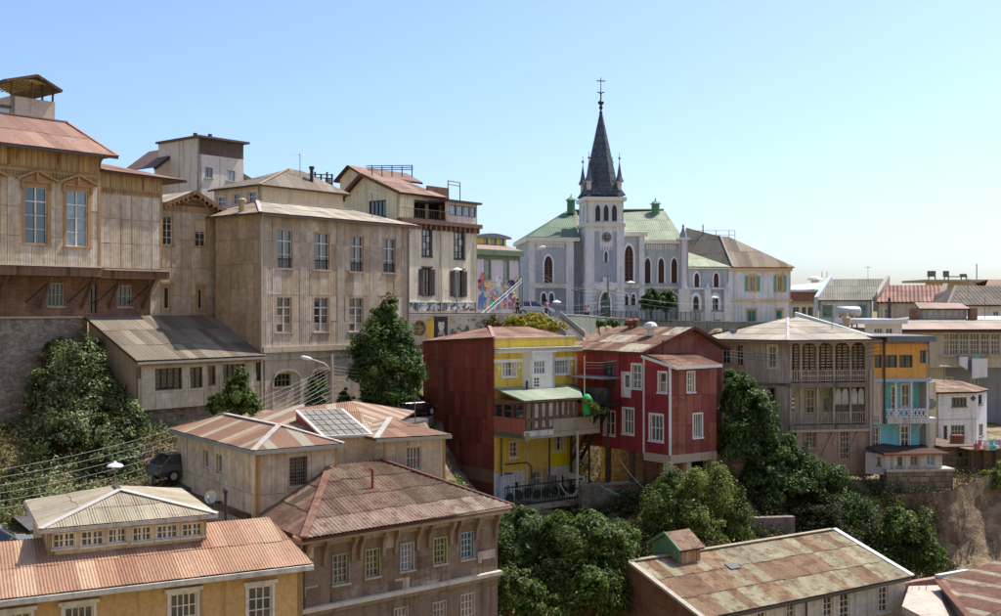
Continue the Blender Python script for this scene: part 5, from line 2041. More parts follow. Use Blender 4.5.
def yellow_house():
	d = 74.0
	a, al = 54.0, -40.0
	c0 = Line(493.7, d, a)
	fr, sd = c0, Line(p=c0.p, a=al)
	c1 = fr.at(576)
	cb = sd.at(423.5)
	U, N = Vector((*fr.u, 0)), Vector((fr.u.y, -fr.u.x, 0))
	b = empty('yellow_house', V3(c0.p, Zat(505, d)), 'tall yellow house with a maroon sheet metal side and glazed timber balcony', 'house')
	Y, YB, OC = C('#cda443'), C('#f2b808'), C('#d0a244')
	z = lambda y: Zat(y, d)
	w = Wall(b, c0.p, c1, z(512), z(338.8), 'plaster', Y)
	wf = C('#d6d6d2')
	w.win(502, 360.8, 515.7, 376.5, 4, 2, wf, .07, .04, .06, wf, each=False)
	w.win(554, 358.8, 569, 374, 5, 2, wf, .07, .04, .06, wf, each=False, glass=C('#9aa0a4'))
	w.win(509.5, 441.7, 517.6, 457.3, 2, 3, wf, .06, .04, .05, wf, each=False, glass=C('#5a3a34'))
	w.win(553.8, 434, 564.8, 450.5, 3, 2, wf, .06, .04, .05, wf, each=False)
	w.win(532, 471, 542.7, 485.5, 2, 2, wf, .07, .05, .0, wf)
	bl = C('#b4c3cf')
	w.win(504.5, 482.5, 512.8, 507, 1, 1, wf, .18, .05, .06, wf, sill=False, name='door', glass=C('#b9bec2'))
	w.win(514.6, 481, 520, 497, 1, 2, wf, .08, .05, .05, wf, glass=C('#2c3034'))
	w.win(551.7, 474, 558.4, 490, 2, 1, wf, .1, .05, .0, wf, glass=C('#23262a'))
	w.win(560.5, 472.5, 566.6, 497, 1, 1, wf, .16, .05, .05, wf, sill=False, name='door', glass=C('#3a4046'))
	w.done()
	# cornice, lintel bands, diamonds
	w.band('parapet_cap', -.05, w.L + .05, z(338.8), z(337.6), .12, 'concrete', C('#a19a8c'), inn=-.4)
	w.band('cornice', .05, w.L + .2, z(353.2), z(349.6), .5, 'paint', C('#c9ccd0'))
	w.band('cornice_ledge', 0, w.L + .3, z(349.6), z(348.2), .75, 'concrete', C('#9c9a96'))
	u0, u1 = w.u_of(522)[0], w.u_of(548.5)[0]
	w.band('lintel_band', 0, u0, z(363), z(359.4), .08, 'paint', C('#d2d2cc'))
	w.band('lintel_band', u1, w.L, z(363), z(359.4), .08, 'paint', C('#d2d2cc'))
	for px, py in ((498.6, 368), (519, 367), (550.4, 365.4), (571.8, 364.2)):
		uu, zz = w.uv(px, py)
		m = MB()
		s_ = .17
		m.prism([w.pt(uu - s_ * .6, zz, .06), w.pt(uu, zz - s_, .06), w.pt(uu + s_ * .6, zz, .06), w.pt(uu, zz + s_, .06)], -N * .06)
		m.build('diamond_ornament', 'paint', b, wf)
	# white bay
	o = .75
	bA, bB = w.pt(u0 + .35, 0, o).to_2d(), w.pt(u1, 0, o).to_2d()
	wb = Wall(b, bA, bB, z(391.5), z(353), 'paint', C('#c3c9cf'), 'bay_wall')
	wb.win(531, 360.5, 546, 374.5, 5, 2, wf, .08, .05, .0, each=False, glass=C('#8a9298'))
	wb.win(534, 377, 540.3, 387.5, 2, 3, wf, .06, .05, .0, each=False)
	wb.done()
	wbl = Wall(b, w.pt(u0, 0, 0).to_2d(), bA, z(391.5), z(353), 'paint', C('#b9c0c6'), 'bay_wall')
	wbl.done()
	wbr = Wall(b, bB, w.pt(u1, 0, 0).to_2d(), z(391.5), z(353), 'paint', C('#b9c0c6'), 'bay_wall')
	wbr.done()
	wb.band('bay_head', -.1, wb.L + .1, z(353.5), z(352), .1, 'paint', C('#d0d3d6'))
	# lower floors: ochre bays with pilasters, bright yellow right bay
	for x0, x1, c_ in ((494, 525.5, OC), (527, 546, C('#cda552')), (548, 571, YB)):
		a0, a1 = w.u_of(x0)[0], w.u_of(x1)[0]
		rc = [(a0, a1, z(472), z(428))]
		for h in w.holes:
			rc = rect_minus(rc, h)
		m = MB()
		for q in rc:
			w.bx(m, q[0], q[1], q[2], q[3], -.0, .03)
		m.build('render_panel', 'plaster', b, c_)
	for x0, x1, c_ in ((494, 524, bl), (526, 546, C('#a8946a')), (548, 571, C('#b4c6d6'))):
		a0, a1 = w.u_of(x0)[0], w.u_of(x1)[0]
		rc = [(a0, a1, z(510), z(473.5))]
		for h in w.holes:
			rc = rect_minus(rc, h)
		m = MB()
		for q in rc:
			w.bx(m, q[0], q[1], q[2], q[3], -.0, .035)
		m.build('lower_panel', 'paint_worn', b, c_)
	for px, c_ in ((526.2, C('#b3a27c')), (547, C('#b3a27c')), (573.5, C('#a0907a'))):
		uu = w.u_of(px)[0]
		w.band('pilaster', uu - .12, uu + .12, z(505), z(432), .12, 'plaster_worn', c_)
	for pts in ([(500, 438), (500, 476)], [(504, 464), (525, 462), (530, 466), (530, 490)], [(503, 473), (511, 473)], [(548, 438), (548, 490)], [(532, 474), (532, 490)]):
		m = MB()
		m.tube([w.pt(*w.uv(*p), .18) for p in pts], .05, 5)
		m.build('pipe', 'dark_metal', b, C('#5a564e'))
	for x0, y0, x1, y1 in ((527.5, 478, 531.5, 490), (546, 475, 550.5, 486), (523, 487, 526, 496)):
		q = w.rect(x0, y0, x1, y1)
		w.piece('meter_box', *q, .0, .3, 'metal', C('#6f7274'))
	# maroon side: sheets, dropping top edge
	zt0, zt1 = z(337.8), Zat(342, cb.y)
	zb0 = Zat(470, d)
	ws = Wall(b, cb, c0.p, zb0, zt1, 'paint', C('#4a211a'))
	ws.top = [(0, zt1), (ws.L, zt1), (ws.L, zt0)]
	ws.done()
	ws.clad(.62, 1.75, [C('#6a332b'), C('#70342c'), C('#5f2e27'), C('#6d4033'), C('#773b33')], 'maroon_sheet', 81, z1=zt1, amt=.1)
	m = MB()
	m.prism([ws.pt(.3, zt1 + .01, .03), ws.pt(ws.L, zt1 + .01, .03), ws.pt(ws.L, zt0 - .02, .03)], -ws.n3 * .03)
	m.build('top_sheet', 'maroon_sheet', b, C('#6b3029'))
	ws.band('corner_strip', ws.L - .12, ws.L + .02, zb0, zt0, .07, 'paint', C('#5a2a24'))
	ws2 = Wall(b, cb, c0.p, zb0 - 4, zb0, 'plaster_worn', C('#6d5846'), 'base_wall')
	ws2.done()
	ws2.clad(1.3, 2.6, [C('#63392e'), C('#5a3428')], 'maroon_sheet', 82, z0=zb0 - 3.6, z1=zb0 - .9)
	cbk = cb + fr.u * w.L
	wk = Wall(b, c1, cbk, z(512), z(338.8), 'plaster', Y)
	wk.done()
	# hipped roof, mostly behind the parapet
	apx = P(489.5, 327.5, 78.5)
	ap2 = apx + U * 3.5
	e0, e1 = V3(c0.p, zt0 - .25), V3(c1, zt0 - .25)
	k0, k1 = V3(cb, zt1 + .05), V3(cbk, zt1 + .05)
	pal = [(C('#9a6a5a'), 3), (C('#a27566'), 2), (C('#8a5c4d'), 2)]
	roof_face(b, [e0, e1, ap2, apx], .85, 1.9, pal, 'roof_sheet', .2, .025, 83)
	roof_face(b, [k0 + ws.n3 * .15, e0 + ws.n3 * .15 + UP * .25, apx], .85, 1.9, pal, 'roof_sheet', .2, .025, 84)
	roof_face(b, [e1, k1, ap2], .85, 1.9, pal, 'roof_sheet', .2, .025, 85)
	roof_face(b, [k1, k0, apx, ap2], .85, 4, pal, 'roof_sheet', .2, .025, 86)
	m = MB()
	beam(m, e0 + UP * .3, apx + UP * .1, .25, .07)
	m.build('ridge_cap', 'roof_sheet', b, C('#b58a7c'))
	# glazed balcony: corner at column 524.7
	bs = Line(p=c0.p, a=al + 180)
	cc = bs.at(524.7)
	bf = Line(p=cc, a=a)
	ce, cr = bf.at(577.5), bf.at(600)
	dd = cc.y
	zz = lambda y: Zat(y, dd)
	wl = Wall(b, c0.p, cc, zz(433), zz(401.6), 'wood', C('#5b463a'), 'balcony_side', .1)
	for x0, x1 in ((495.5, 502.5), (503.8, 512), (513.5, 523.5)):
		wl.win(x0, 404, x1, 418.3, 1, 1, C('#4a382e'), .06, .04, sill=False, recess=.04, glass=C('#2a2c2a'), mat='paint_worn')
	wl.done()
	wl.band('red_panel', 0, wl.L, zz(433), zz(419.5), .06, 'paint_worn', C('#84483f'))
	wl.band('beam', -.3, wl.L + .1, zz(441), zz(433), .0, 'wood', C('#77714a'), inn=-.35)
	wq = Wall(b, cc, ce, zz(434), zz(401.8), 'wood', C('#5b463a'), 'balcony_front', .1)
	n = 8
	x = [525.6 + (576.5 - 525.6) * i / n for i in range(n + 1)]
	x = [525.6, 533.2, 540.5, 547.5, 554.8, 560.6, 566.2, 571.2, 576.6]
	for i in range(n):
		t = (x[i] + x[i + 1]) / 2
		yt = 403.5 - (t - 525) * .062
		yb = 419.8 - (t - 525) * .115
		g = [C('#4a4640'), C('#aeb4b8'), C('#a4a8ac'), C('#b8bcbe'), C('#8f989e'), C('#9aa3a0'), C('#a9b0a8'), C('#a3aa9e')][i]
		wq.win(x[i] + .6, yt, x[i + 1] - .6, yb, 1, 1, C('#5a4a40'), .05, .04, sill=False, recess=.04, glass=g, mat='paint_worn', name='balcony_pane_frame')
	for i in range(4):
		t = (x[i] + x[i + 1]) / 2
		wq.win(x[i] + .8, 421.5 - (t - 525) * .115, x[i + 1] - .8, 430.2 - (t - 525) * .12, 1, 1, C('#5a4a40'), .05, .04, sill=False, recess=.04,
			glass=[C('#3c3a38'), C('#aab2ba'), C('#b0a8a0'), C('#a4b0bc')][i], mat='paint_worn', name='lower_pane_frame')
	wq.done()
	ub = wq.u_of(553)[0]
	wq.band('white_skirt', -.05, ub, zz(437), zz(431.5), .06, 'paint_worn', C('#aeb3b8'))
	wc = Wall(b, wq.pt(ub, 0, .04).to_2d(), bf.at(600), zz(434), zz(421.5), 'concrete', C('#857c70'), 'balcony_parapet', .15)
	wc.done()
	wcr = Wall(b, cr, cr - N.to_2d() * 2.6, zz(434), zz(421.5), 'concrete', C('#857c70'), 'balcony_parapet', .15)
	wcr.done()
	m = MB()
	f = [V3(c0.p, zz(434)), V3(cc, zz(434)), V3(cr, zz(434)), V3(cr, zz(434)) - N * 2.8]
	m.prism([q - UP * .02 for q in f], -UP * .35)
	m.build('balcony_floor', 'concrete', b, C('#8d8679'))
	# green sheet roof of the balcony
	bo = Vector((*bs.u, 0)) * .3
	r0 = V3(cc, zz(401)) + bo - U * .25
	r1 = V3(ce, zz(401)) + bo + U * .2
	t1 = w.pt(w.L + .1, zz(391.2), .02)
	t0 = V3(c0.p, zz(391.2)) + N * .02
	gp = [(C('#8aa290'), 3), (C('#93a896'), 2), (C('#7e988a'), 1)]
	roof_face(b, [r0, r1, t1, t0], 1.1, 3.5, gp, 'roof_sheet', .25, .015, 87, slabcol=C('#8a7a68'), thick=.1)
	MB().tube([w.pt(*w.uv(519, 396), .9), w.pt(*w.uv(519, 380), .9)], .09, 6).build('stove_pipe', 'dark_metal', b, C('#4a3c34'))
	MB().tube([V3(bf.at(584.5), zz(421)), V3(bf.at(584.5), zz(358))], .04, 6).build('mast', 'paint', b, C('#b0aea8'))
	MB().tube([V3(bf.at(577.5), zz(436)), V3(bf.at(577.5), zz(494))], .09, 6).build('balcony_post', 'paint', b, C('#9a9c98'))
	MB().tube([w.pt(*w.uv(574, 355), .2), w.pt(*w.uv(574, 392), .2)], .09, 6).build('downpipe', 'paint', b, C('#9a968c'))
	# terrace at the bottom with railing and raking side wall
	zt = Zat(507, 72)
	tl = Line(p=bs.at(517), a=a)
	p0, p1, p2 = tl.at(505), tl.at(545), tl.at(584)
	back0, back1 = w.pt(.1, 0).to_2d(), w.pt(w.L + .6, 0).to_2d()
	m = MB()
	m.prism([V3(p0, zt), V3(p2, zt), V3(back1, zt), V3(back0, zt)], -UP * .4)
	m.build('terrace_floor', 'concrete', b, C('#8a8374'))
	gr = C('#2c3a34')
	for q0, q1 in ((p0, p1), (p1, p2)):
		fence_pieces(b, V3(q0, zt), V3(q1, zt), 1.35, 16, gr, .035, 'dark_metal')
	m = MB()
	for i in range(9):
		c_ = V3(p0, zt + .25 + .1 * (i % 3)).lerp(V3(p2, zt + .3), (i + .5) / 9)
		m2 = MB()
		m2.prism([c_ + U * .35 * math.cos(t) + UP * (.4 + .35 * math.sin(t)) for t in [k * math.pi / 4 for k in range(8)]], N * .04)
		m2.build('railing_rosette', 'dark_metal', b, C('#26332e'))
	px_, py_ = w.uv(562.5, 471.5)
	m = MB()
	q0 = w.pt(w.u_of(563)[0], Zat(472, 77), .1)
	q1 = V3(p2, zt + 1.5)
	m.prism([q0, q1 + N * .1, V3(p2, zt + 1.0) + N * .1, w.pt(w.u_of(563)[0], zt + 1.2, .1)], -U * .12)
	m.build('raking_screen', 'paint', b, C('#b9b6b0'))
	arc = [V3(p1, zt + 1.2).lerp(V3(p2, zt + 1.25), .35 + .6 * i / 10) + N * .08 - UP * 1.0 * math.sin(math.pi * i / 10) for i in range(11)]
	MB().tube(arc, .04, 5).build('hose', 'paint', b, C('#b9b5ac'))
	for px in (512, 543.5, 581):
		q = tl.at(px)
		m = MB()
		m.box(V3(q, zt - 7) - U * .15 - N * .5, U * .32, -N * .3, UP * 6.6)
		m.build('terrace_column', 'concrete', b, C('#8a8172'))
	return b, cr, zz(434), N, U


YB_, Y_CR, Y_ZF, Y_N, Y_U = yellow_house()


def red_house():
	d = 72.0
	a, al = 56.0, -38.0
	c = Line(670, d, a)
	U, N = Vector((*c.u, 0)), Vector((c.u.y, -c.u.x, 0))
	S = Line(p=c.p, a=al)
	SL = Vector((*S.u, 0))                         # going back along the left side
	b = empty('red_house', V3(c.p, Zat(490, d)), 'red sheet metal house on concrete stilts with white framed windows', 'house')
	R1, R2 = C('#8a2c34'), C('#76352f')
	wf = C('#d4d0cc')
	z = lambda y: Zat(y, d)
	c1, cl = c.at(716), S.at(644.5)
	zb, ze = z(455.5), z(367)
	# front box: right face and left face
	w = Wall(b, c.p, c1, zb, ze, 'paint', C('#6a2f29'))
	w.win(687, 372, 694, 392, 2, 3, wf, .06, .04, .08, wf, each=False)
	w.win(693.3, 414, 701.6, 437.5, 3, 1, wf, .07, .05, .1, wf, each=False, glass=C('#6a6a68'))
	w.done()
	w.clad(.72, 2.0, [C('#6f3a32'), C('#763f36'), C('#69352e'), C('#7d483c')], 'maroon_sheet', 91, amt=.07)
	wl = Wall(b, cl, c.p, zb, ze, 'paint', R1)
	wl.win(659, 372.5, 666.5, 392.5, 1, 2, wf, .07, .04, .1, wf, each=False, glass=C('#6a5a5c'))
	wl.win(650.3, 415, 663, 441, 3, 2, wf, .07, .05, .12, wf, each=False, glass=C('#5d5c5a'))
	u_top = Zat(356, cl.y)
	wl.top = [(0, ze), (wl.L, ze), (0, u_top)]
	wl.done()
	wl.clad(.8, 2.0, [C('#70262a'), C('#762c30'), C('#6a2327')], 'painted_sheet', 92, amt=.03)
	wl.band('corner_board', wl.L - .07, wl.L + .02, zb, ze, .06, 'paint', wf)
	w.band('corner_board', -.02, .07, zb, ze, .06, 'paint', wf)
	pal = [(C('#8a5a48'), 3), (C('#9a6a56'), 2), (C('#7c4c3c'), 2)]
	tz = Zat(354.5, 76)
	e0, e1 = V3(c.p, ze) + N * .3 - SL * .3, V3(c1, ze) + N * .1 + U * .5
	t0, t1 = V3(cl, u_top + .05) - U * .3, V3(c1, u_top + .05) + SL * wl.L + U * .2
	roof_face(b, [e0, e1, t1, t0], .8, 1.9, pal, 'roof_rust', .2, .025, 93, thick=.1)
	m = MB()
	beam(m, e0 - UP * .05, e1 - UP * .05, .06, .2)
	beam(m, e0 - UP * .05, t0 - UP * .05, .06, .2)
	m.build('fascia', 'paint', b, wf)
	# main body behind: left facade runs on from column 644, gable to the right
	bo = .25
	m0 = S.at(644.5) - S.u * 0
	Sb = Line(p=cl + c.u * -.0, a=al)
	far = Sb.at(573)
	zbm, zem = Zat(453, cl.y), Zat(352, cl.y)
	wm = Wall(b, far, cl, zbm, zem, 'paint', C('#74262d'))
	wm.win(632.3, 364.5, 641.5, 388.5, 2, 3, wf, .07, .05, .1, wf, each=False, glass=C('#6a6a6c'))
	wm.win(622.3, 372.5, 630.8, 397.5, 1, 1, wf, .2, .05, .06, wf, sill=False, name='door', glass=C('#5a6470'), door=.4)
	wm.win(623.2, 408.5, 633.8, 434, 3, 2, wf, .08, .05, .1, wf, each=False, glass=C('#5a5a5c'))
	wm.win(604.5, 411, 615, 435, 2, 2, wf, .08, .05, .1, wf, each=False, glass=C('#3c3a3e'))
	wm.win(604.5, 363, 615, 388, 2, 2, C('#3a3034'), .1, .05, .1, C('#332a30'), sill=False, name='door', glass=C('#3a4650'), door=.4)
	wm.done()
	wm.clad(.85, 2.0, [C('#6d2529'), C('#652226'), C('#742b2e')], 'painted_sheet', 94, amt=.03)
	wm.band('corner_board', wm.L - .06, wm.L + .06, zbm, zem, .1, 'paint', wf)
	L2 = Line(p=cl, a=a)
	g1 = L2.at(722)
	wg = Wall(b, cl, g1, zbm, zem, 'boards', C('#63332d'), 'gable_wall')
	ua, za = wg.uv(691, 329.5)
	wg.top = [(0, zem), (wg.L, zem), (ua, za)]
	wg.done()
	e0, e1 = V3(cl, zem - .05) + N * .35 - U * .35, V3(far, zem - .05) - U * .35
	T = wg.pt(ua, za + .12, .35)
	TB = T + SL * (wm.L + .3)
	er = wg.pt(wg.L + .6, zem + .1, .35)
	pal = [(C('#8f6350'), 4), (C('#a07664'), 3), (C('#7c5140'), 2), (C('#a68370'), 1)]
	r = random.Random(4)

	def pf(ci, ri, rr):
		if (ri == 1 and 2 <= ci <= 4) or (ri == 0 and ci in (6, 7, 8)) or (ri == 2 and ci in (8, 9, 10)):
			return jit(C('#b3a898'), rr, .05)
		x_ = rr.random() * 10
		for c_, q in pal:
			x_ -= q
			if x_ <= 0:
				return jit(c_, rr, .1)
		return pal[0][0]
	roof_face(b, [e1, e0, T, TB], .8, 1.9, pf, 'roof_rust', .2, .025, 95, thick=.12)
	roof_face(b, [er, er + SL * (wm.L + .3), TB, T], .8, 1.9, pal, 'roof_rust', .2, .025, 96, thick=.12)
	m = MB()
	beam(m, e0, T, .1, .22)
	beam(m, T, er, .1, .22)
	m.build('bargeboard', 'paint_worn', b, C('#4a241f'))
	# roof vents
	for px, py, r_ in ((629.5, 325.5, .22), (635, 325, .2)):
		q = TB.lerp(T, (px - 588) / 100)
		q = P(px, py + 1, 80.5)
		MB().lathe(q - UP * .5, [(r_ * .6, 0), (r_ * .6, .7), (r_ * 1.6, .75), (r_ * 1.6, .95), (r_ * .4, 1.1)], 8).build('roof_vent', 'paint_worn', b, C('#5f342c'))
	q = P(650.5, 333, 77)
	MB().lathe(q - UP * .2, [(.25, 0), (.25, .45), (.45, .5), (.5, .7), (.38, .9), (.1, 1.0)], 12).build('turbine_vent', 'metal', b, C('#a9acae'))
	MB().tube([P(663, 355, 73.5), P(663, 340, 73.5)], .06, 6).build('stove_pipe', 'dark_metal', b, C('#5a2c26'))
	# concrete frame underneath
	cn = C('#9a8a76')
	w.band('floor_beam', -.05, w.L, zb - .55, zb, .1, 'concrete', cn)
	wl.band('floor_beam', 0, wl.L, zb - .55, zb, .1, 'concrete', cn)
	zf = z(500)
	for p, h in ((c.p, 0), (c.at(689), 0), (c.at(714), 0)):
		m = MB()
		m.box(V3(p, zf - 2) - U * .2, U * .4, SL * .4, UP * (zb - zf + 1.6))
		m.build('column', 'concrete', b, cn)
	wd = Wall(b, cl + S.u * 0, c.p - S.u * -1.5 * 0 + S.u * 1.2, zf - 2, zb - .5, 'brick_dark', None, 'understorey_wall')
	wd.done()
	wd2 = Wall(b, c.p + S.u * 1.6, c1 + S.u * 1.6, zf - 2, zb - .5, 'plaster_peel', C('#7a5c48'), 'understorey_wall')
	wd2.win(692, 461, 703, 478, 1, 1, C('#3a3028'), recess=.05, sill=False, glass=C('#15120f'), name='opening')
	wd2.done()
	w.band('dwarf_wall', w.L * .5, w.L, zf - 2, Zat(477, d + 2), .0, 'concrete', C('#98866f'), inn=-.3)
	bw = Wall(b, far + c.u * 2.6, cl + c.u * 2.6, zf - 2, zbm - .05, 'stone', None, 'understorey_back_wall')
	bw.done()
	for px in (648, 634, 610):
		q = Sb.at(px)
		m = MB()
		m.box(V3(q, zf - 3) + SL * .2, U * .3, SL * .3, UP * (zbm - zf + 3))
		m.build('stilt', 'brick_dark' if px == 648 else 'wood', b, C('#4a3c30'))
	# dark balcony with an outside stair on the left facade
	nl = wm.n3
	u0, u1 = wm.u_of(586)[0], wm.u_of(623)[0]
	zfl = Zat(402.5, wm.A.y * .3 + cl.y * .7)
	m = MB()
	m.hexa([wm.pt(u0, zfl - .15, 1.5), wm.pt(u1, zfl - .15, 1.5), wm.pt(u1, zfl, 1.5), wm.pt(u0, zfl, 1.5)], [wm.pt(u0, zfl - .15, 0), wm.pt(u1, zfl - .15, 0), wm.pt(u1, zfl, 0), wm.pt(u0, zfl, 0)])
	m.build('balcony_floor', 'wood', b, C('#2c2826'))
	m = MB()
	wm.bx(m, u0, u1, zfl, zfl + 1.05, 1.44, 1.5)
	m.build('balcony_panel', 'boards', b, C('#2b2a2c'))
	for uu in (u0, (u0 + u1) / 2, u1):
		m = MB()
		beam(m, wm.pt(uu, zf - 2, 1.45), wm.pt(uu, zfl + 1.1, 1.45), .14)
		m.build('balcony_post', 'wood', b, C('#242022'))
	m = MB()
	wm.bx(m, u0 - 1.2, u1 - .3, Zat(377.5, 77), Zat(375.8, 77), .0, 1.6)
	m.build('balcony_canopy', 'paint_worn', b, C('#6a6a70'))
	p0, p1 = wm.pt(u1, zfl, 1.1), wm.pt(u1 - 3.2, zfl - 4.2, 1.1)
	for o in (0, .8):
		m = MB()
		beam(m, p0 + nl * o, p1 + nl * o, .08, .25)
		m.build('stair_string', 'wood', b, C('#25211f'))
		m = MB()
		beam(m, p0 + nl * o + UP * .95, p1 + nl * o + UP * .95, .06)
		m.build('stair_rail', 'wood', b, C('#25211f'))
	for i in range(14):
		q = p0.lerp(p1, (i + .5) / 14)
		unit_box('stair_tread', 'wood', b, q, nl * .8, -wm.u3 * .28, UP * .04, C('#2c2724'))


red_house()


def timber_house():
	d = 78.0
	ar, al = 80.0, -22.0
	c = Line(790.5, d, ar)
	U, N = Vector((*c.u, 0)), Vector((c.u.y, -c.u.x, 0))
	S = Line(p=c.p, a=-62.0)
	SL = Vector((*S.u, 0))
	b = empty('timber_gallery_house', V3(c.p, Zat(470, d)), 'weathered grey timber house with two open arcaded galleries and a broad pale roof', 'house')
	WD = C('#837e79')
	z = lambda y: Zat(y, d)
	c1 = c.at(867)
	zb, ze = z(478), z(340.5)
	zg1, zg2 = z(383), z(425.5)                    # gallery floors
	# left plain facade (faces left of the view)
	cl = S.at(716)
	wl = Wall(b, cl, c.p, zb, Zat(340, 80), 'boards', WD)
	wfr = C('#b0aca4')
	wl.win(722.5, 343.5, 730.5, 364, 2, 3, C('#8a8580'), .07, .04, .1, C('#7d776f'), each=False, mat='paint_worn')
	wl.win(736.5, 344.5, 743.5, 366, 2, 3, C('#8f8a85'), .07, .04, .1, C('#7d776f'), each=False, mat='paint_worn')
	wl.win(768.3, 345.5, 776.8, 368, 2, 3, wfr, .1, .05, .1, wfr, each=False, mat='paint_worn', glass=C('#17191c'))
	wl.win(769, 388, 775, 407, 1, 2, C('#5a544d'), .08, .04, .08, C('#5a544d'), each=False, mat='paint_worn', glass=C('#17191c'))
	wl.done()
	wl.band('floor_board', 0, wl.L, z(386), z(383.5), .08, 'wood', C('#5d554d'))
	u2 = wl.u_of(743)[0]
	wl.band('render_patch', 0, u2, z(430), z(366.5), .03, 'plaster_worn', C('#8f857a'))
	# back walls of the galleries, set in 1.4 m
	ib = c.off(1.4)
	for z0, z1, mat, colr, nm in ((zg1, ze, 'boards', C('#7d7264'), 'gallery_back'), (zg2, zg1 - .2, 'plaster', C('#a5b590'), 'gallery_back')):
		w = Wall(b, ib.at(788), ib.at(868), z0, z1, mat, colr, nm)
		if mat == 'plaster':
			w.win(806, 389, 815.5, 416, 2, 3, C('#c3bdb3'), .1, .05, .08, C('#8a8070'), each=False, sill=False, name='door')
			w.win(823, 397, 831, 416, 1, 1, C('#b4b6b2'), .08, .04, sill=False, name='door', glass=C('#a9adac'))
		else:
			w.win(819, 360, 835, 371, 4, 1, C('#4d453d'), .06, .04, sill=False, mat='paint_worn', glass=C('#4a4a46'))
		w.done()
	# lower plastered floor flush with the gallery edge
	w0 = Wall(b, c.p, c1, zb, zg2 - .35, 'plaster_peel', C('#8f7765'), 'lower_wall')
	w0.win(805.3, 431, 816.3, 448, 3, 3, C('#8c8270'), .08, .05, .1, C('#8c7a68'), each=False, mat='paint_worn')
	w0.win(839.5, 430, 849.8, 460, 3, 5, C('#9a9284'), .09, .05, .14, C('#8a7a6c'), each=False, mat='paint_worn', name='door', sill=False)
	w0.win(791.5, 433, 796, 448, 1, 1, C('#5c4f44'), each=False, mat='paint_worn')
	w0.done()
	posts = [790.8, 801, 817.7, 834, 850.6, 866.3]
	w = Wall(b, c.p, c1, zb, ze, 'plaster', WD)       # virtual plane of the gallery front
	for zf, y in ((zg1, 0), (zg2, 1)):
		w.band('gallery_floor', -.1, w.L + .1, zf - .35, zf, .12, 'wood', C('#665d54'), inn=-1.5)
	w.band('gallery_trim', -.1, w.L + .1, zg2 - .5, zg2 - .33, .2, 'paint_worn', C('#9a8d84'))
	pc = C('#8d847a')
	for j, (z0, z1) in enumerate(((zg1, ze), (zg2, zg1 - .35))):
		for i, px in enumerate(posts):
			uu = w.u_of(px)[0]
			w.piece('gallery_post', uu - .07, uu + .07, z0, z1, -.12, .02, 'wood', pc)
		# railing, one lattice panel per bay
		for i in range(5):
			a0, a1 = w.u_of(posts[i])[0], w.u_of(posts[i + 1])[0]
			m = MB()
			w.bx(m, a0, a1, z0 + .84, z0 + .92, -.06, .0)
			w.bx(m, a0, a1, z0 + .1, z0 + .16, -.06, .0)
			n = max(3, int((a1 - a0) / .16))
			for k in range(n):
				uu = a0 + (a1 - a0) * (k + .5) / n
				w.bx(m, uu - .035, uu + .035, z0 + .16, z0 + .84, -.05, -.015)
			if j == 0 and i > 0:
				w.bx(m, a0, a1, z0 + .45, z0 + .55, -.05, -.005)
			m.build('gallery_railing', 'wood', b, C('#877e75') if j == 0 else C('#7d746b'))
	# upper gallery: arched spandrels and slatted screens with dark uprights
	for i in range(5):
		a0, a1 = w.u_of(posts[i])[0], w.u_of(posts[i + 1])[0]
		m = MB()
		n = 10
		for k in range(n):
			t0, t1 = k / n, (k + 1) / n
			h = lambda t: .55 * (1 - math.sin(math.pi * t) ** .7)
			ua_, ub_ = a0 + (a1 - a0) * t0, a0 + (a1 - a0) * t1
			q = [(ua_, ze - .12 - h(t0)), (ub_, ze - .12 - h(t1)), (ub_, ze), (ua_, ze)]
			m.hexa([w.pt(*p, .0) for p in q], [w.pt(*p, -.06) for p in q])
		m.build('arch_spandrel', 'wood', b, C('#948a80'))
		ns = 9
		for k in range(ns):
			zz = zg1 + .95 + (ze - .3 - zg1 - .95) * k / ns
			w.piece('screen_slat', a0 + .05, a1 - .05, zz, zz + .09, -.5, -.46, 'wood', jit(C('#b0a490'), rng, .15))
		for k in (1, 2) if i else (1,):
			uu = a0 + (a1 - a0) * k / (3 if i else 2)
			w.piece('screen_upright', uu - .05, uu + .05, zg1 + .9, ze - .1, -.46, -.4, 'wood', C('#3d3430'))
	# white arched lights in the middle gallery, right bays
	for i in (3, 4):
		a0, a1 = w.u_of(posts[i] + 1.2)[0], w.u_of(posts[i + 1] - 1.2)[0]
		for k in range(2):
			s0, s1 = a0 + (a1 - a0) * k / 2 + .03, a0 + (a1 - a0) * (k + 1) / 2 - .03
			zm = zg1 - .35
			m = MB()
			hw, uc = (s1 - s0) / 2, (s0 + s1) / 2
			pr = [(s0, zg2 + 1.45), (s1, zg2 + 1.45)] + [(uc + hw * math.cos(t), zm - .6 + .5 * math.sin(t)) for t in [math.pi * q / 8 for q in range(9)]]
			m.prism([w.pt(*p, -.1) for p in pr], -N * .04)
			m.build('arched_light', 'glass', b, C('#9da2a0'))
		w.piece('gallery_dado', a0, a1, zg2 + .9, zg2 + 1.42, -.14, -.08, 'paint_worn', C('#3f3b38'))
	# struts under the lower floor
	for px in (797, 833, 858):
		u0 = w.u_of(px)[0]
		m = MB()
		beam(m, w.pt(u0, zg2 - .5, .15), w.pt(u0 - .9, zg2 - 2.2, .05), .09)
		m.build('strut', 'wood', b, C('#8a7d72'))
	# end pier towards the orange house and its boards
	w.band('end_pier', w.L - .05, w.L + .5, zb, ze, .05, 'boards', C('#77706a'), inn=-1.4)
	MB().tube([w.pt(w.L + .2, zb, .15), w.pt(w.L + .2, ze - 2.2, .15)], .06, 6).build('downpipe', 'paint', b, C('#9a9690'))
	# roof: near hip edge at column 802
	nE = w.pt(w.u_of(803)[0], ze, .5)
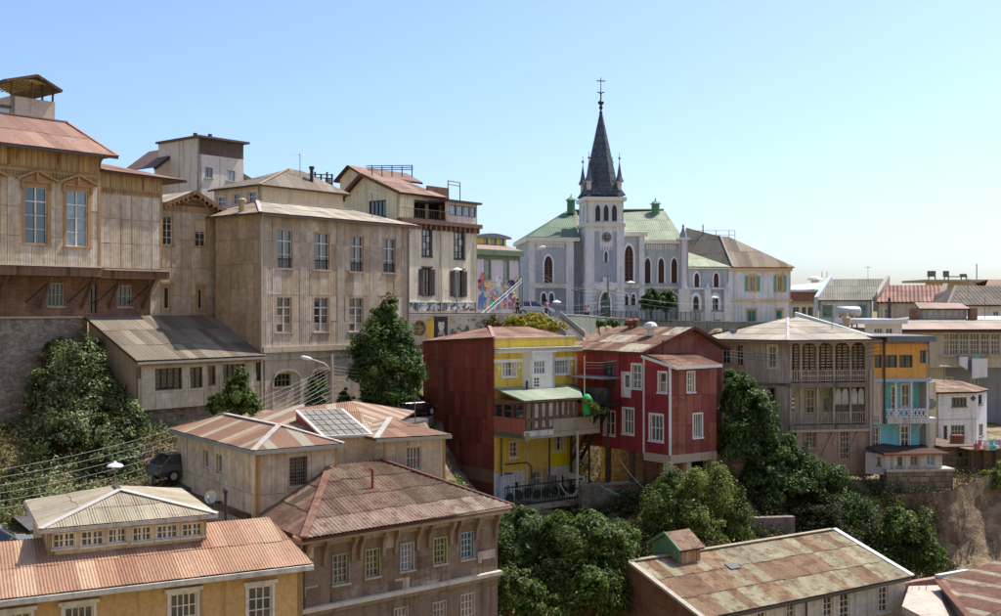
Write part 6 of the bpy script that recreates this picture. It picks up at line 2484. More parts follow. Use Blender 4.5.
	eR = w.pt(w.L + .9, ze + .05, .5)
	eC = w.pt(-.4, ze, .45)
	eL = wl.pt(-1.2, wl.z1 + .05, .4)
	T = P(788, 318.2, 86)
	TR = P(806, 315.8, 88)
	bk = eR + Vector((.6, 10, 0))
	pal = [(C('#a69c8e'), 4), (C('#b0a698'), 3), (C('#988d7f'), 2), (C('#a99a84'), 1)]
	kw = dict(slabcol=C('#5f564d'), thick=.14)
	roof_face(b, [eC, eR, TR, T], .9, 2.2, pal, 'roof_fine', .2, .012, 101, **kw)
	roof_face(b, [eL, eC, T], .9, 2.2, pal, 'roof_fine', .2, .012, 102, **kw)
	roof_face(b, [eR, bk, TR], .9, 2.2, pal, 'roof_fine', .2, .012, 103, **kw)
	roof_face(b, [bk, eL + Vector((2, 9, 0)), T, TR], 1.2, 4, pal, 'roof_fine', .2, .012, 104, **kw)
	m = MB()
	beam(m, eC + UP * .05, T + UP * .06, .2, .05)
	m.build('ridge_cap', 'roof_sheet', b, C('#c0b8ac'))
	m = MB()
	p0, p1 = TR + Vector((-1.0, -.3, .25)), w.pt(w.u_of(880)[0], ze + .1, -.8)
	m.hexa([p0 - UP * .55, p1 - UP * .45, p1 + UP * .15, p0 + UP * .05], [q + Vector((.25, .35, 0)) for q in (p0 - UP * .55, p1 - UP * .45, p1 + UP * .15, p0 + UP * .05)])
	m.build('parapet_flashing', 'metal', b, C('#a9b4c0'))
	m = MB()
	beam(m, eC - UP * .12, eR - UP * .12, .1, .16)
	m.build('fascia', 'paint_worn', b, C('#6d5f55'))
	m = MB()
	beam(m, eL - UP * .12, eC - UP * .12, .1, .16)
	m.build('fascia', 'paint_worn', b, C('#5d534b'))
	# small white laundry-like striped hanging in the green gallery
	t = empty('hanging_towel', w.pt(w.u_of(793.5)[0], z(411), -.3), 'red and white striped towel hanging in the green gallery', 'towel')
	u0, u1 = w.u_of(791.7)[0], w.u_of(796.3)[0]
	for k in range(7):
		z0_ = z(411) + k * .155
		w.piece('stripe', u0, u1, z0_, z0_ + .155, -.34, -.31, 'cloth', C('#c9c4c0') if k % 2 else C('#8a3a3a'), t)
	return w, U, N, zb, ze


TH_W, TH_U, TH_N, TH_ZB, TH_ZE = timber_house()


def orange_blue_house():
	d = 79.2
	L = Line(872, d, 84)
	U, N = Vector((*L.u, 0)), Vector((L.u.y, -L.u.x, 0))
	b = empty('orange_and_blue_house', V3(L.at(890), Zat(446, d)), 'narrow house, orange upper storey over a bright blue front with white balcony', 'house')
	z = lambda y: Zat(y, d)
	A, B = L.at(872.5), L.at(929.5)
	wu = Wall(b, A, B, z(379), z(344), 'plaster', C('#cf8646'))
	dk = C('#3a3f44')
	wu.win(874.6, 355, 881.8, 368, 1, 1, dk, .06, .04, sill=False, glass=C('#3a4248'))
	wu.win(884, 355, 897, 367.5, 2, 1, dk, .06, .05, sill=False, glass=C('#3c4e58'))
	wu.win(899.3, 355, 912.6, 367.5, 2, 1, dk, .06, .05, sill=False, glass=C('#263038'))
	wu.win(920.7, 351, 928.3, 363, 2, 2, dk, .1, .05, .05, C('#4a4440'), sill=False, each=False, glass=C('#7c868a'))
	wu.done()
	wt2 = Wall(b, A, B, z(344), z(339.5), 'plaster_peel', C('#8f6a48'), 'worn_band')
	wt2.done()
	wu.band('eave', .9, wu.L + .25, z(341.5), z(337), .5, 'paint_worn', C('#56627a'), inn=-5)
	wu.band('roof', -.2, wu.L + .2, z(337), z(335.8), .5, 'roof_sheet', C('#8d8880'), inn=-7)
	wu.band('blue_trim', -.05, wu.L + .1, z(382), z(378.5), .12, 'paint', C('#7d92b8'), inn=-1.2)
	wr = Wall(b, B, B - N.to_2d() * 6, z(446), z(339.5), 'plaster', C('#98928a'))
	wr.done()
	# balcony storey, wall set back
	lb = L.off(1.1)
	BLU = C('#62b4d0')
	wm = Wall(b, lb.at(882), lb.at(928), z(419), z(381), 'plaster', BLU)
	wf = C('#cfd2d2')
	wm.win(891.3, 386, 896, 414, 1, 3, wf, .09, .05, .06, wf, sill=False, name='door', each=False)
	wm.win(901.3, 384, 910, 407, 2, 2, wf, .1, .06, .08, wf, each=False, glass=C('#5a5450'))
	wm.done()
	wm.band('floor', -.1, wm.L + .1, z(424), z(418.5), 1.15, 'paint_worn', C('#b4b8ba'), inn=-.2)
	wq = Wall(b, L.at(884), L.at(928), z(419), z(381), 'plaster', wf)
	for px in (896, 911.5, 927.3):
		uu = wq.u_of(px)[0]
		wq.piece('balcony_post', uu - .06, uu + .06, z(419), z(381), -.1, .02, 'paint', wf)
	xs = [886.5, 896, 911.5, 927.3]
	for i in range(3):
		a0, a1 = wq.u_of(xs[i])[0], wq.u_of(xs[i + 1])[0]
		z0, z1 = z(418), z(409)
		m = MB()
		wq.bx(m, a0, a1, z1 - .06, z1, -.06, .02)
		wq.bx(m, a0, a1, z0, z0 + .06, -.06, .02)
		n = max(2, int((a1 - a0) / .3))
		for k in range(n):
			s0, s1 = a0 + (a1 - a0) * k / n, a0 + (a1 - a0) * (k + 1) / n
			beam(m, wq.pt(s0, z0, -.02), wq.pt(s1, z1, -.02), .06)
			beam(m, wq.pt(s0, z1, -.02), wq.pt(s1, z0, -.02), .06)
		m.build('balcony_lattice', 'paint', b, wf)
	MB().lathe(wq.pt(wq.u_of(884.2)[0], z(410), -.3), [(.2, 0), (.2, 1.2), (.12, 1.3)], 10).build('water_heater', 'paint', b, C('#c9ccce'))
	# beige side strip
	wsb = Wall(b, L.at(867.5), L.at(883), z(424), z(381), 'plaster_worn', C('#b5a595'), 'beige_wall')
	wsb.win(870, 414.5, 879.5, 424, 1, 1, C('#b8bab8'), .05, .04, sill=False, recess=.02, glass=C('#b4b8ba'), name='panel')
	wsb.done()
	w0 = Wall(b, lb.off(-.6).at(859.5), lb.off(-.6).at(919.5), z(456), z(423), 'plaster', C('#62b4d0'), 'lower_wall')
	w0.win(872.3, 427, 879.4, 450, 2, 3, wf, .09, .05, .06, wf, each=False, sill=False, name='door')
	w0.win(900.5, 425.5, 909.7, 447, 2, 3, wf, .1, .05, .08, wf, each=False, sill=False, name='door')
	w0.win(862.5, 428, 865, 443, 1, 1, C('#3a2c26'), .05, .04, sill=False)
	w0.done()
	for px, dx in ((868, -6), (878, -8), (900, -7), (921, -5)):
		p0 = wq.pt(wq.u_of(px)[0], z(424), .1)
		m = MB()
		beam(m, p0, wq.pt(wq.u_of(px + dx)[0], z(441 if px < 890 else 434), -.4), .1)
		m.build('strut', 'paint_worn', b, C('#a4a6a4'))
	MB().tube([wu.pt(wu.u_of(883.5)[0], z(424), .12), wu.pt(wu.u_of(883.5)[0], z(339), .12)], .08, 6).build('downpipe', 'dark_metal', b, C('#4d4844'))
	# side wall of broken plaster to the right of the blue front
	ws = Wall(b, lb.off(.2).at(919.8), lb.off(2).at(936), z(456), z(385), 'plaster_peel', C('#8f8672'), 'side_wall')
	ws.done()
	# dish
	dish(P(930.5, 404, 81), .42, (-.5, -.8, .25), 'dark grey satellite dish on the peeling wall beside the blue balcony', C('#5a5d60'), P(930.5, 406, 82))


def dish(p, r, aim, label, color, foot):
	"""a satellite dish: bowl, arm and mount"""
	p = Vector(p)
	o = empty('satellite_dish', foot, label, 'satellite dish')
	ax = Vector(aim).normalized()
	x = ax.cross(UP).normalized()
	y = x.cross(ax)
	m = MB()
	rings = []
	for k, (rr, h) in enumerate(((.02, -.16), (.5, -.11), (.8, -.03), (1.0, .06))):
		rings.append([p + (x * math.cos(t) + y * math.sin(t)) * rr * r + ax * h * r * 2 for t in [2 * math.pi * i / 16 for i in range(16)]])
	for a_, b_ in zip(rings[:-1], rings[1:]):
		for i in range(16):
			j = (i + 1) % 16
			m.face([a_[i], a_[j], b_[j], b_[i]])
	m.build('bowl', 'paint', o, color)
	m = MB()
	m.tube([p - y * r * .9, p + ax * r * .9 - y * .2 * r], .02, 5)
	m.build('feed_arm', 'dark_metal', o, C('#55565a'))
	MB().box(p + ax * r * .85 - y * .25 * r - x * .05, x * .1, y * .1, ax * .14).build('feed_horn', 'paint', o, C('#8a8a8c'))
	MB().tube([p - ax * .1, Vector(foot)], .03, 6).build('mount', 'dark_metal', o, C('#4a4a4c'))
	return o


orange_blue_house()
dish(P(733.2, 330, 78.6), .3, (-.3, -.9, .2), 'grey satellite dish on the pale roof edge of the timber house', C('#6d7276'), P(733.2, 335, 79))


def white_roof_box():
	L = Line(870, 98, 84)
	N = Vector((L.u.y, -L.u.x, 0))
	b = empty('white_rooftop_house', V3(L.at(885), Zat(345, 98)), 'small white flat roofed house with dark windows behind the timber house roof', 'house')
	w = Wall(b, L.at(866), L.at(902), Zat(350, 98), Zat(324, 98), 'paint', C('#bfc6cc'))
	w.win(874, 328, 883, 334, 3, 1, WHITE, .08, .05)
	w.win(885.5, 328, 893, 334.5, 2, 1, WHITE, .08, .05)
	w.done()
	w.band('roof_slab', -.4, w.L + .3, w.z1, w.z1 + .45, .5, 'paint', C('#c6ccd0'), inn=-6)
	t = empty('roof_water_tank', P(848, 322, 112), 'silver horizontal water tank on struts behind the grey roofed rows', 'tank')
	m = MB()
	p0, p1 = P(838, 311, 112), P(859, 311.5, 112)
	m.tube([p0 - Vector((.15, 0, 0)), p0, p1, p1 + Vector((.15, 0, 0))], [.35, .5, .5, .35], 14)
	m.build('drum', 'metal', t, C('#9aa0a2'), True)
	for px in (840, 846, 852, 857):
		m = MB()
		beam(m, P(px, 312, 112), P(px, 330, 112), .12)
		m.build('strut', 'dark_metal', t, C('#6d6f70'))
	f = empty('roof_chimney', P(846, 328, 100), 'stubby beige chimney pot on the roofs behind the timber house', 'chimney')
	MB().lathe(P(846, 330, 100), [(.3, 0), (.3, .9), (.42, .95), (.42, 1.15), (.2, 1.2), (.2, 1.6)], 8).build('pot', 'plaster', f, C('#b09a7c'))
	MB().lathe(P(846, 330, 100), [(.5, -.6), (.5, .05)], 4).build('base', 'plaster_worn', f, C('#8f8578'))


white_roof_box()


def long_house():
	L = Line(950, 105, 88)
	N = Vector((L.u.y, -L.u.x, 0))
	U = Vector((*L.u, 0))
	b = empty('long_pale_house', V3(L.at(960), Zat(412, 105)), 'long concrete house with a band of many paned windows and a glazed roof lantern', 'house')
	z = lambda y: Zat(y, 105)
	A, B = L.at(896), L.at(1030)
	w = Wall(b, A, B, z(367.5), z(330), 'concrete', C('#a39a88'))
	wf = C('#b9b5aa')
	for x0, x1 in ((943.5, 949), (949.5, 958.5), (959.5, 968.8), (969.8, 979.8), (980.8, 989.8), (990.8, 1000)):
		w.win(x0, 333.5, x1, 354.8, 3, 3, wf, .07, .05, sill=False, transom=.3, each=False, mat='paint_worn', glass=C('#4a4640') if x0 in (949.5, 980.8) else C('#5c6062'))
	w.win(1001, 333.5, 1010, 354.8, 3, 3, wf, .07, .05, sill=False, transom=.3, each=False, mat='paint_worn')
	for x0, x1 in ((923.5, 930), (930.6, 937)):
		w.win(x0, 333.5, x1, 339.5, 3, 1, wf, .07, .05, sill=False, each=False, mat='paint_worn')
	w.done()
	w.band('sill_band', w.u_of(938)[0], w.L, z(356.8), z(355.2), .25, 'concrete', C('#9a917f'))
	lw = L.off(1.2)
	w2 = Wall(b, lw.at(900), lw.at(1030), z(425), z(367), 'plaster', C('#6d7076'), 'lower_wall')
	w2.win(945, 376.5, 954, 381.5, 2, 1, wf, .08, .05)
	w2.win(970.5, 377.5, 979, 388, 2, 1, wf, .08, .05, glass=C('#8a8880'))
	w2.done()
	w2.band('pale_bay', 0, w2.u_of(944.5)[0], z(425), z(368), .2, 'concrete', C('#a89f8e'))
	wl = Wall(b, A - N.to_2d() * 12, A, z(420), z(330), 'concrete', C('#9a917f'))
	wl.done()
	e0, e1 = w.pt(-.8, z(329.5), .9), w.pt(w.L, z(329.5), .9)
	t0, t1 = P(912.5, 316.6, 112), P(1030, 316.6, 112)
	pal = [(C('#a8857a'), 3), (C('#b08f84'), 2), (C('#a0988c'), 2)]

	def pf(ci, ri, rr):
		return jit(C('#b59a90') if ri == 0 else C('#a9a196'), rr, .08)
	roof_face(b, [e0, e1, t1, t0], 1.1, 3.6, pf, 'roof_sheet', .24, .02, 111, slabcol=C('#4f463f'), thick=.25)
	roof_face(b, [e0 - N * 14, e0, t0], 1.1, 3.6, pf, 'roof_sheet', .24, .02, 112, slabcol=C('#4f463f'))
	poly_obj(b, 'pale_roof', [P(893, 328, 107), P(906, 328.2, 107), P(912, 317, 113), P(905, 318, 113)], -UP * .15, 'roof_sheet', C('#bdb3ab'))
	poly_obj(b, 'white_roof_patch', [P(972, 322, 109.5) + UP * .25, P(1004, 322, 109.5) + UP * .25, P(1004, 318.5, 111.5) + UP * .25, P(976, 318.5, 111.5) + UP * .25], -UP * .08, 'roof_sheet', C('#d4d2cc'))
	# glazed lantern
	ll = Line(940, 110, 88)
	g0, g1 = ll.at(921), ll.at(966.5)
	wg = Wall(b, g0, g1, Zat(319, 110), Zat(309, 110), 'paint_worn', C('#8d8a84'), 'lantern_wall')
	for i in range(7):
		x0 = 922 + i * 6.35
		wg.win(x0, 309.8, x0 + 5.6, 316.5, 1, 1, C('#8a8680'), .06, .04, sill=False, recess=.05, glass=C('#a9b0b0'), name='lantern_pane_frame')
	wg.done()
	wgl = Wall(b, ll.off(4).at(912.5), g0, Zat(319, 110), Zat(309, 110), 'paint_worn', C('#77746e'), 'lantern_wall')
	wgl.win(914, 310, 919.5, 316.5, 2, 1, C('#8a8680'), .06, .04, sill=False, recess=.05, glass=C('#8d9494'))
	wgl.done()
	a0, a1 = wg.pt(-.3, wg.z1, .3), wg.pt(wg.L + .3, wg.z1, .3)
	roof_face(b, [a0, a1, a1 - N * 2.2 + UP * .55, V3(ll.off(2.4).at(914), wg.z1 + .55)], 1.0, 2.4, [(C('#b08a80'), 2), (C('#a88276'), 1)], 'roof_sheet', .24, .02, 113)
	for px in (970.5, 911.8):
		q = P(px, 321, 109.5)
		MB().box(q, (.7, 0, 0), (0, .7, 0), (0, 0, 1.3)).build('chimney', 'brick', b)
	# laundry under the windows
	ln0, ln1 = w.pt(w.u_of(954)[0], z(356), .9), w.pt(w.u_of(984)[0], z(355.5), .9)
	lo = empty('washing_line', ln0, 'washing line strung under the window band of the long concrete house', 'washing line')
	m = MB()
	m.tube([ln0, ln0.lerp(ln1, .5) - UP * .12, ln1], .02, 5)
	m.build('line', 'dark_metal', lo, C('#8a8a88'))
	for q in (ln0, ln1):
		m = MB()
		beam(m, q, q - N * 1.0, .05)
		m.build('bracket', 'dark_metal', lo, C('#5a5a58'))
	for nm, x0, x1, y0, y1, c_, lab in (('sheet', 967.5, 982.8, 358, 378, '#dcdde2', 'large white bed sheet on the washing line'),
									('towel', 955, 963.5, 356.5, 364.5, '#d4d6dc', 'small white cloth at the end of the washing line'),
									('garment', 963.6, 967.3, 359.5, 371, '#3d4454', 'dark garment hanging between white cloths'),
									('cloth', 968, 976, 355.6, 358, '#4f8a7c', 'teal cloth folded over the washing line')):
		h = MB()
		u0, u1, z0, z1 = w.rect(x0, y0, x1, y1)
		n = 8
		for i in range(n):
			a_, b_ = u0 + (u1 - u0) * i / n, u0 + (u1 - u0) * (i + 1) / n
			f_ = lambda u: .92 + .07 * math.sin((u - u0) * 6)
			sk = .25 if nm == 'sheet' else (.5 if nm == 'towel' else 0)
			za = z0 - sk * (i / n if nm != 'sheet' else -i / n * .6)
			zb_ = z0 - sk * ((i + 1) / n if nm != 'sheet' else -(i + 1) / n * .6)
			q = [w.pt(a_, za, f_(a_)), w.pt(b_, zb_, f_(b_)), w.pt(b_, z1 + .0, .93), w.pt(a_, z1, .93)]
			h.hexa(q, [p - N * .02 for p in q])
		tag(h.build('hanging_' + nm, 'cloth', None, C(c_)), lab, nm if nm != 'cloth' else 'cloth')


long_house()


def white_house():
	d = 90.0
	c = Line(938.5, d, 78)
	U, N = Vector((*c.u, 0)), Vector((c.u.y, -c.u.x, 0))
	b = empty('white_two_storey_house', V3(c.p, Zat(447, d)), 'small white two storey house with a rusty roof beside the blue house', 'house')
	z = lambda y: Zat(y, d)
	c1 = c.at(976.5)
	S = Line(p=c.p, a=-55)
	cl = S.at(921)
	R = Line(p=c1, a=42)
	cr = R.at(986.8)
	WHT = C('#e4e6ea')
	w = Wall(b, c.p, c1, z(447), z(393), 'plaster', WHT)
	fr = C('#57504a')
	w.win(951.7, 397.3, 966.7, 406.3, 4, 1, fr, .06, .05, each=False, glass=C('#4a4844'))
	w.win(943.5, 425.5, 947.5, 440, 1, 2, fr, .06, .05, each=False)
	w.win(951, 425, 965, 437.5, 4, 2, C('#8a8a88'), .06, .05, each=False)
	w.done()
	w.band('floor_joint', 0, w.L, z(420.2), z(419.3), .03, 'paint', C('#8f9298'))
	m = MB()
	uu, zz = w.uv(973, 398.3)
	for a_, e_ in ((.0, .13), (0, -.13), (.13, 0), (-.13, 0)):
		m2 = MB()
		cc_ = w.pt(uu + a_, zz + e_, .03)
		m2.prism([cc_ + U * .11 * math.cos(t) + UP * .11 * math.sin(t) for t in [k * math.pi / 4 for k in range(8)]], -N * .03)
		m2.build('quatrefoil_vent', 'paint', b, C('#33363c'))
	wr = Wall(b, c1, cr, z(447), z(393), 'plaster', C('#e6e8ec'))
	wr.win(978.3, 394.5, 982, 404.5, 1, 1, fr, .06, .05, each=False)
	wr.win(979, 424, 983, 436, 1, 1, fr, .06, .05, each=False)
	wr.done()
	wl = Wall(b, cl, c.p, z(447), z(393), 'plaster_peel', C('#a08f66'))
	wl.done()
	e0, e1 = V3(c.p, z(392.6)) + N * .25 - U * .2, V3(c1, z(392.6)) + N * .25
	e2 = V3(cr, Zat(390, cr.y)) + U * .2
	el = V3(cl, Zat(391.5, cl.y))
	T = P(960, 381.3, 96)
	T2 = P(922.5, 382.3, 97)
	pal = [(C('#a8836c'), 3), (C('#b59480'), 2), (C('#94705a'), 2)]
	roof_face(b, [e0, e1, T, T2], .85, 1.9, pal, 'roof_rust', .2, .025, 121)
	roof_face(b, [e1, e2, T], .85, 1.9, pal, 'roof_rust', .2, .025, 122)
	roof_face(b, [el, e0, T2], .85, 1.9, pal, 'roof_rust', .2, .025, 123)


white_house()


def low_white_shed():
	d = 77.0
	c = Line(885.5, d, 86)
	U, N = Vector((*c.u, 0)), Vector((c.u.y, -c.u.x, 0))
	b = empty('low_white_shed', V3(c.p, Zat(473, d)), 'low white flat roofed shed with three small windows below the blue house', 'shed')
	z = lambda y: Zat(y, d)
	c1 = c.at(942)
	w = Wall(b, c.p, c1, z(475), z(453.5), 'plaster_worn', C('#a9a6a3'))
	w.win(897, 456.3, 902.6, 466, 1, 1, C('#7a7570'), .06, .04, each=False, glass=C('#2c2c2e'))
	w.win(910, 455.3, 918, 466, 2, 1, C('#8a857c'), .08, .05, each=False, glass=C('#6a6458'))
	w.win(926, 455, 934.7, 465.5, 2, 1, C('#9aa2ac'), .08, .05, each=False, glass=C('#7d94ac'))
	w.done()
	S = Line(p=c.p, a=-60)
	cl = S.at(865.5)
	wl = Wall(b, cl, c.p, z(475), z(453.5), 'plaster_worn', C('#a9a8a6'))
	wl.win(877, 457, 881, 465, 1, 1, C('#5a544c'), .06, .04, each=False, glass=C('#2a2826'))
	wl.done()
	m = MB()
	f = [V3(c.p, z(453)) + N * .3 - U * .3, V3(c1, z(453)) + N * .3 + U * .3, V3(c1, z(453) + .35) - N * 5.5, V3(cl, z(453) + .35)]
	m.prism(f, -UP * .12)
	m.build('roof', 'roof_rust', b, C('#4a3c34'))
	w.band('red_fascia', -.3, w.L + .3, z(454), z(452.3), .36, 'paint', C('#94584c'), inn=.3)
	wr = empty('retaining_wall', V3(c.at(915), Zat(494, 76.5)), 'pale block retaining wall under the low white shed at the cliff top', 'wall')
	q = Line(887, 76.6, 84)
	ww = Wall(wr, q.at(887), q.at(953), Zat(497, 76.6), Zat(472, 76.6), 'block_wall', None)
	ww.thick = 1.2
	ww.done()
	ww.band('coping', -.1, ww.L + .1, ww.z1, ww.z1 + .18, .12, 'concrete', C('#9a9488'), inn=-1.3)
	# stone hut and plank terrace at the right edge
	hb = empty('stone_hut', P(956, 471, 82), 'rough stone hut with one dark opening below the white house', 'hut')
	L = Line(943, 82, 80)
	wh = Wall(hb, L.at(943), L.at(970), Zat(476, 82), Zat(448, 82), 'block_wall', None)
	wh.win(958.5, 452, 963, 457, 1, 1, C('#4a4034'), glass=C('#15120f'), sill=False)
	wh.thick = 4.0
	wh.done()
	wh.band('roof', -.2, wh.L + .3, wh.z1, wh.z1 + .15, .3, 'roof_rust', C('#7a6a5c'), inn=-5)
	tb = empty('plank_terrace', P(985, 470, 80), 'dark plank terrace on posts crowded with oddments at the cliff edge', 'terrace')
	T = Line(970, 80.5, 80)
	zt = Zat(449.5, 80.5)
	TU, TN = Vector((*T.u, 0)), Vector((T.u.y, -T.u.x, 0))
	r = random.Random(5)
	p0 = V3(T.at(970), zt)
	for i in range(13):
		unit_box('plank', 'wood', tb, p0 + TU * (i * .32), TU * .3, -TN * 3.0, -UP * .08, jit(C('#5d4d40'), r, .2))
	for i in range(5):
		q = p0 + TU * (i * 1.0 + .1)
		unit_box('post', 'wood', tb, q - UP * 2.6, TU * .15, -TN * .15, UP * 2.6, C('#4a3c32'))
	wq = Wall(tb, T.off(.3).at(970), T.off(.3).at(1012), Zat(474, 80.5), zt - .1, 'boards', C('#4d4339'), 'skirt_boards')
	wq.win(984, 454, 989, 463, 1, 1, C('#8a6f5a'), sill=False, glass=C('#5a4234'))
	wq.done()
	tin = [('storage_crate', '#6a4636', 'brown wooden crate at the inner end of the plank terrace', 'crate', .7, .5, .6, 953, 441), ('paint_bucket', '#b0a8a0', 'pale round bucket on the plank terrace', 'bucket', 0, .3, .4, 987, 447),
		('plastic_tub', '#4f8fb0', 'blue plastic tub on the plank terrace', 'tub', 0, .34, .3, 992, 446), ('flower_pot', '#a0524a', 'terracotta flower pot on the plank terrace', 'flower pot', 0, .26, .42, 977, 446)]
	for nm, c_, lab, cat, sq, r_, h, px, py in tin:
		q = P(px, 0, 80.2) if px > 960 else P(px, 0, 83.5)
		q.z = zt + .0 if px > 960 else wh.z1 + .15
		o = empty(nm, q, lab, cat)
		if sq:
			for k in range(4):
				unit_box('slat', 'wood', o, q + Vector((0, 0, .02 + k * .16)), (.9, 0, 0), (0, .6, 0), (0, 0, .13), jit(C(c_), r, .15))
		else:
			MB().lathe(q, [(r_ * .75, 0), (r_, h), (r_ * 1.08, h), (r_ * 1.08, h + .05), (r_ * .9, h + .05), (r_ * .7, .1)], 12).build('vessel', 'paint', o, C(c_))
			MB().lathe(q + UP * (h - .03), [(r_ * .88, 0), (r_ * .88, .02)], 12).build('contents', 'cloth', o, C('#4a3c30'))
	# clothes rack with bright cloths
	k0, k1 = P(976, 440.5, 79.6), P(1000, 440, 79.6)
	rk = empty('clothes_rack', Vector((k0.x, k0.y, zt)), 'low clothes rack on the plank terrace at the cliff edge', 'clothes rack')
	for q in (k0, k1):
		m = MB()
		beam(m, Vector((q.x, q.y, zt)), q, .06)
		m.build('post', 'dark_metal', rk, C('#7a7a78'))
	MB().tube([k0, k1], .02, 5).build('rail', 'dark_metal', rk, C('#8a8a88'))
	for t, wd_, c_, lab in ((.08, .28, '#a9478a', 'magenta cloth draped over the clothes rack'), (.3, .3, '#d0ccd0', 'white cloth draped over the clothes rack'), (.55, .3, '#4fa0b8', 'turquoise cloth draped over the clothes rack'), (.8, .3, '#8a8fc0', 'lavender cloth draped over the clothes rack')):
		q = k0.lerp(k1, t)
		m = MB()
		n = 5
		for i in range(n):
			a_, b_ = wd_ * i / n, wd_ * (i + 1) / n
			y = lambda v: -.03 + .03 * math.sin(v * 25)
			f = [q + Vector((a_, y(a_), -.35)), q + Vector((b_, y(b_), -.35)), q + Vector((b_, -.03, .03)), q + Vector((a_, -.03, .03))]
			m.hexa(f, [p + Vector((0, .05, 0)) for p in f])
		tag(m.build('hanging_cloth', 'cloth', None, C(c_)), lab, 'cloth')


low_white_shed()
# ------------------------------------------------------------------ foreground roofs
def ochre_house():
	L = Line(305, 44, 62)
	U, N = Vector((*L.u, 0)), Vector((L.u.y, -L.u.x, 0))
	b = empty('ochre_house', V3(L.at(150), CZ - 16), 'ochre house with rust pink corrugated roof and a long windowed attic on top', 'house')
	ze = Zat(562, 44)
	A, B = L.at(-40), L.at(303)
	w = Wall(b, A, B, CZ - 17, ze - .12, 'plaster_worn', C('#a38258'))
	wf = C('#b9bab6')
	for x0, y0, x1, y1 in ((170, 593, 197, 641), (64, 606, 93.5, 655), (248, 586, 272, 634), (0, 613.5, 31, 664), (290, 578, 300, 620)):
		if x0 < 280:
			w.win(x0, y0, x1, y1, 3 if x0 == 248 else 4, 4, wf, .07, .045, .1, wf, True, wf, 'flat', each=False, mat='paint_worn', glass=C('#2a2624'))
	w.done()
	wr = Wall(b, B, B - N.to_2d() * 7, CZ - 17, ze - .12, 'plaster_worn', C('#a38258'))
	wr.done()
	e0, e1 = w.pt(-1, ze, .55), w.pt(w.L + .25, ze, .55)
	rise = 1.27
	Lr = L.off(3.4)
	t0, t1 = V3(Lr.at(-60), ze + rise), V3(Lr.at(268), ze + rise)
	pal = [(C('#b8876a'), 4), (C('#ae7a5c'), 3), (C('#c09678'), 2), (C('#a06c50'), 1)]
	kw = dict(slabcol=C('#6a4a3c'), thick=.12)
	roof_face(b, [e0, e1, t1, t0], .72, 1.95, pal, 'roof_fine', .12, .028, 201, rise=.022, **kw)
	eb = e1 - N * 7.5
	roof_face(b, [e1, eb, t1], .72, 1.95, pal, 'roof_fine', .12, .028, 202, **kw)
	roof_face(b, [eb, e0 - N * 7.5, t0, t1], .72, 1.95, pal, 'roof_fine', .12, .028, 203, **kw)
	m = MB()
	beam(m, e0 - UP * .1 + N * .05, e1 - UP * .1 + N * .05, .12, .2)
	m.build('gutter_board', 'paint_worn', b, C('#aaa8a2'))
	# attic
	La = L.off(2.0)
	a0, a1 = La.at(47.5), La.at(206.5)
	za = Zat(529.5, a0.y)
	zb = ze + .4
	wa = Wall(b, a0, a1, zb, za, 'paint_worn', C('#b9a887'), 'attic_wall')
	for x0, x1, y0, y1 in ((53, 75, 533, 547.5), (81, 103.5, 530.5, 545.5), (108, 126, 528.2, 542.5), (132.5, 151, 526.6, 541), (156.5, 177.5, 524.8, 538.3), (182, 202.5, 523, 536)):
		wa.win(x0, y0, x1, y1, 4, 2, C('#c3bfb6'), .05, .05, .04, C('#b5b0a4'), True, None, None, thickmid=True, each=False, recess=.08, mat='paint_worn', glass=C('#3a3a3a'))
	wa.done()
	sa = (-N).to_2d() * 6.3
	wal = Wall(b, a0 + sa, a0, zb, za, 'paint_worn', C('#b09870'), 'attic_wall')
	wal.win(26, 521, 38.5, 537, 3, 2, C('#9a968c'), .05, .05, .04, each=False, recess=.08, mat='paint_worn', sill=False, glass=C('#5a6468'), rect=(1.2, 5.2, za - .72, za - .2))
	wal.done()
	war = Wall(b, a1, a1 + sa, zb, za, 'paint_worn', C('#b09870'), 'attic_wall')
	war.done()
	f0, f1 = wa.pt(-.3, za + .06, .35), wa.pt(wa.L + .35, za + .06, .35)
	k0, k1 = f0 - N * 7.0, f1 - N * 7.0
	T0 = f0.lerp(f1, .5) - N * 2.9 + UP * .78
	T1 = T0 - N * 1.5
	gp = [(C('#a09480'), 3), (C('#a99d8a'), 3), (C('#968976'), 1)]
	gp2 = [(C('#a69a86'), 3), (C('#aea28e'), 2)]
	kw = dict(slabcol=C('#8f8a80'), thick=.1)
	roof_face(b, [f0, f1, T0], .75, 1.7, gp, 'roof_fine', .1, .022, 205, **kw)
	roof_face(b, [k0, f0, T0, T1], .75, 1.9, gp2, 'roof_fine', .1, .012, 206, **kw)
	roof_face(b, [f1, k1, T1, T0], .75, 1.9, gp2, 'roof_fine', .1, .012, 207, **kw)
	roof_face(b, [k1, k0, T1], .75, 1.9, gp2, 'roof_fine', .1, .012, 208, **kw)
	for i, (p, q) in enumerate(((f0, T0), (f1, T0), (T0, T1))):
		m = MB()
		beam(m, p + UP * .07, q + UP * .09, .26 if i < 2 else .2, .035)
		m.build('ridge_cap', 'metal', b, C('#b4b1a8') if i < 2 else C('#4a403a'))
	for p, q in ((f0, f1), (k0, f0), (f1, k1)):
		m = MB()
		beam(m, p - UP * .06, q - UP * .06, .07, .15)
		m.build('fascia', 'paint_worn', b, C('#9a9894'))
	# dish and flue at the right end of the attic
	q = P(211, 497, 47.6)
	dish(q, .3, (-.25, -.9, .3), 'small grey satellite dish beside a black flue pipe on the ochre roof', C('#8f9290'), q + Vector((.1, .25, -.55)))
	fp = empty('flue_pipe', P(226, 521, 46.2), 'black flue pipe with a cap standing on the ochre house roof', 'flue pipe')
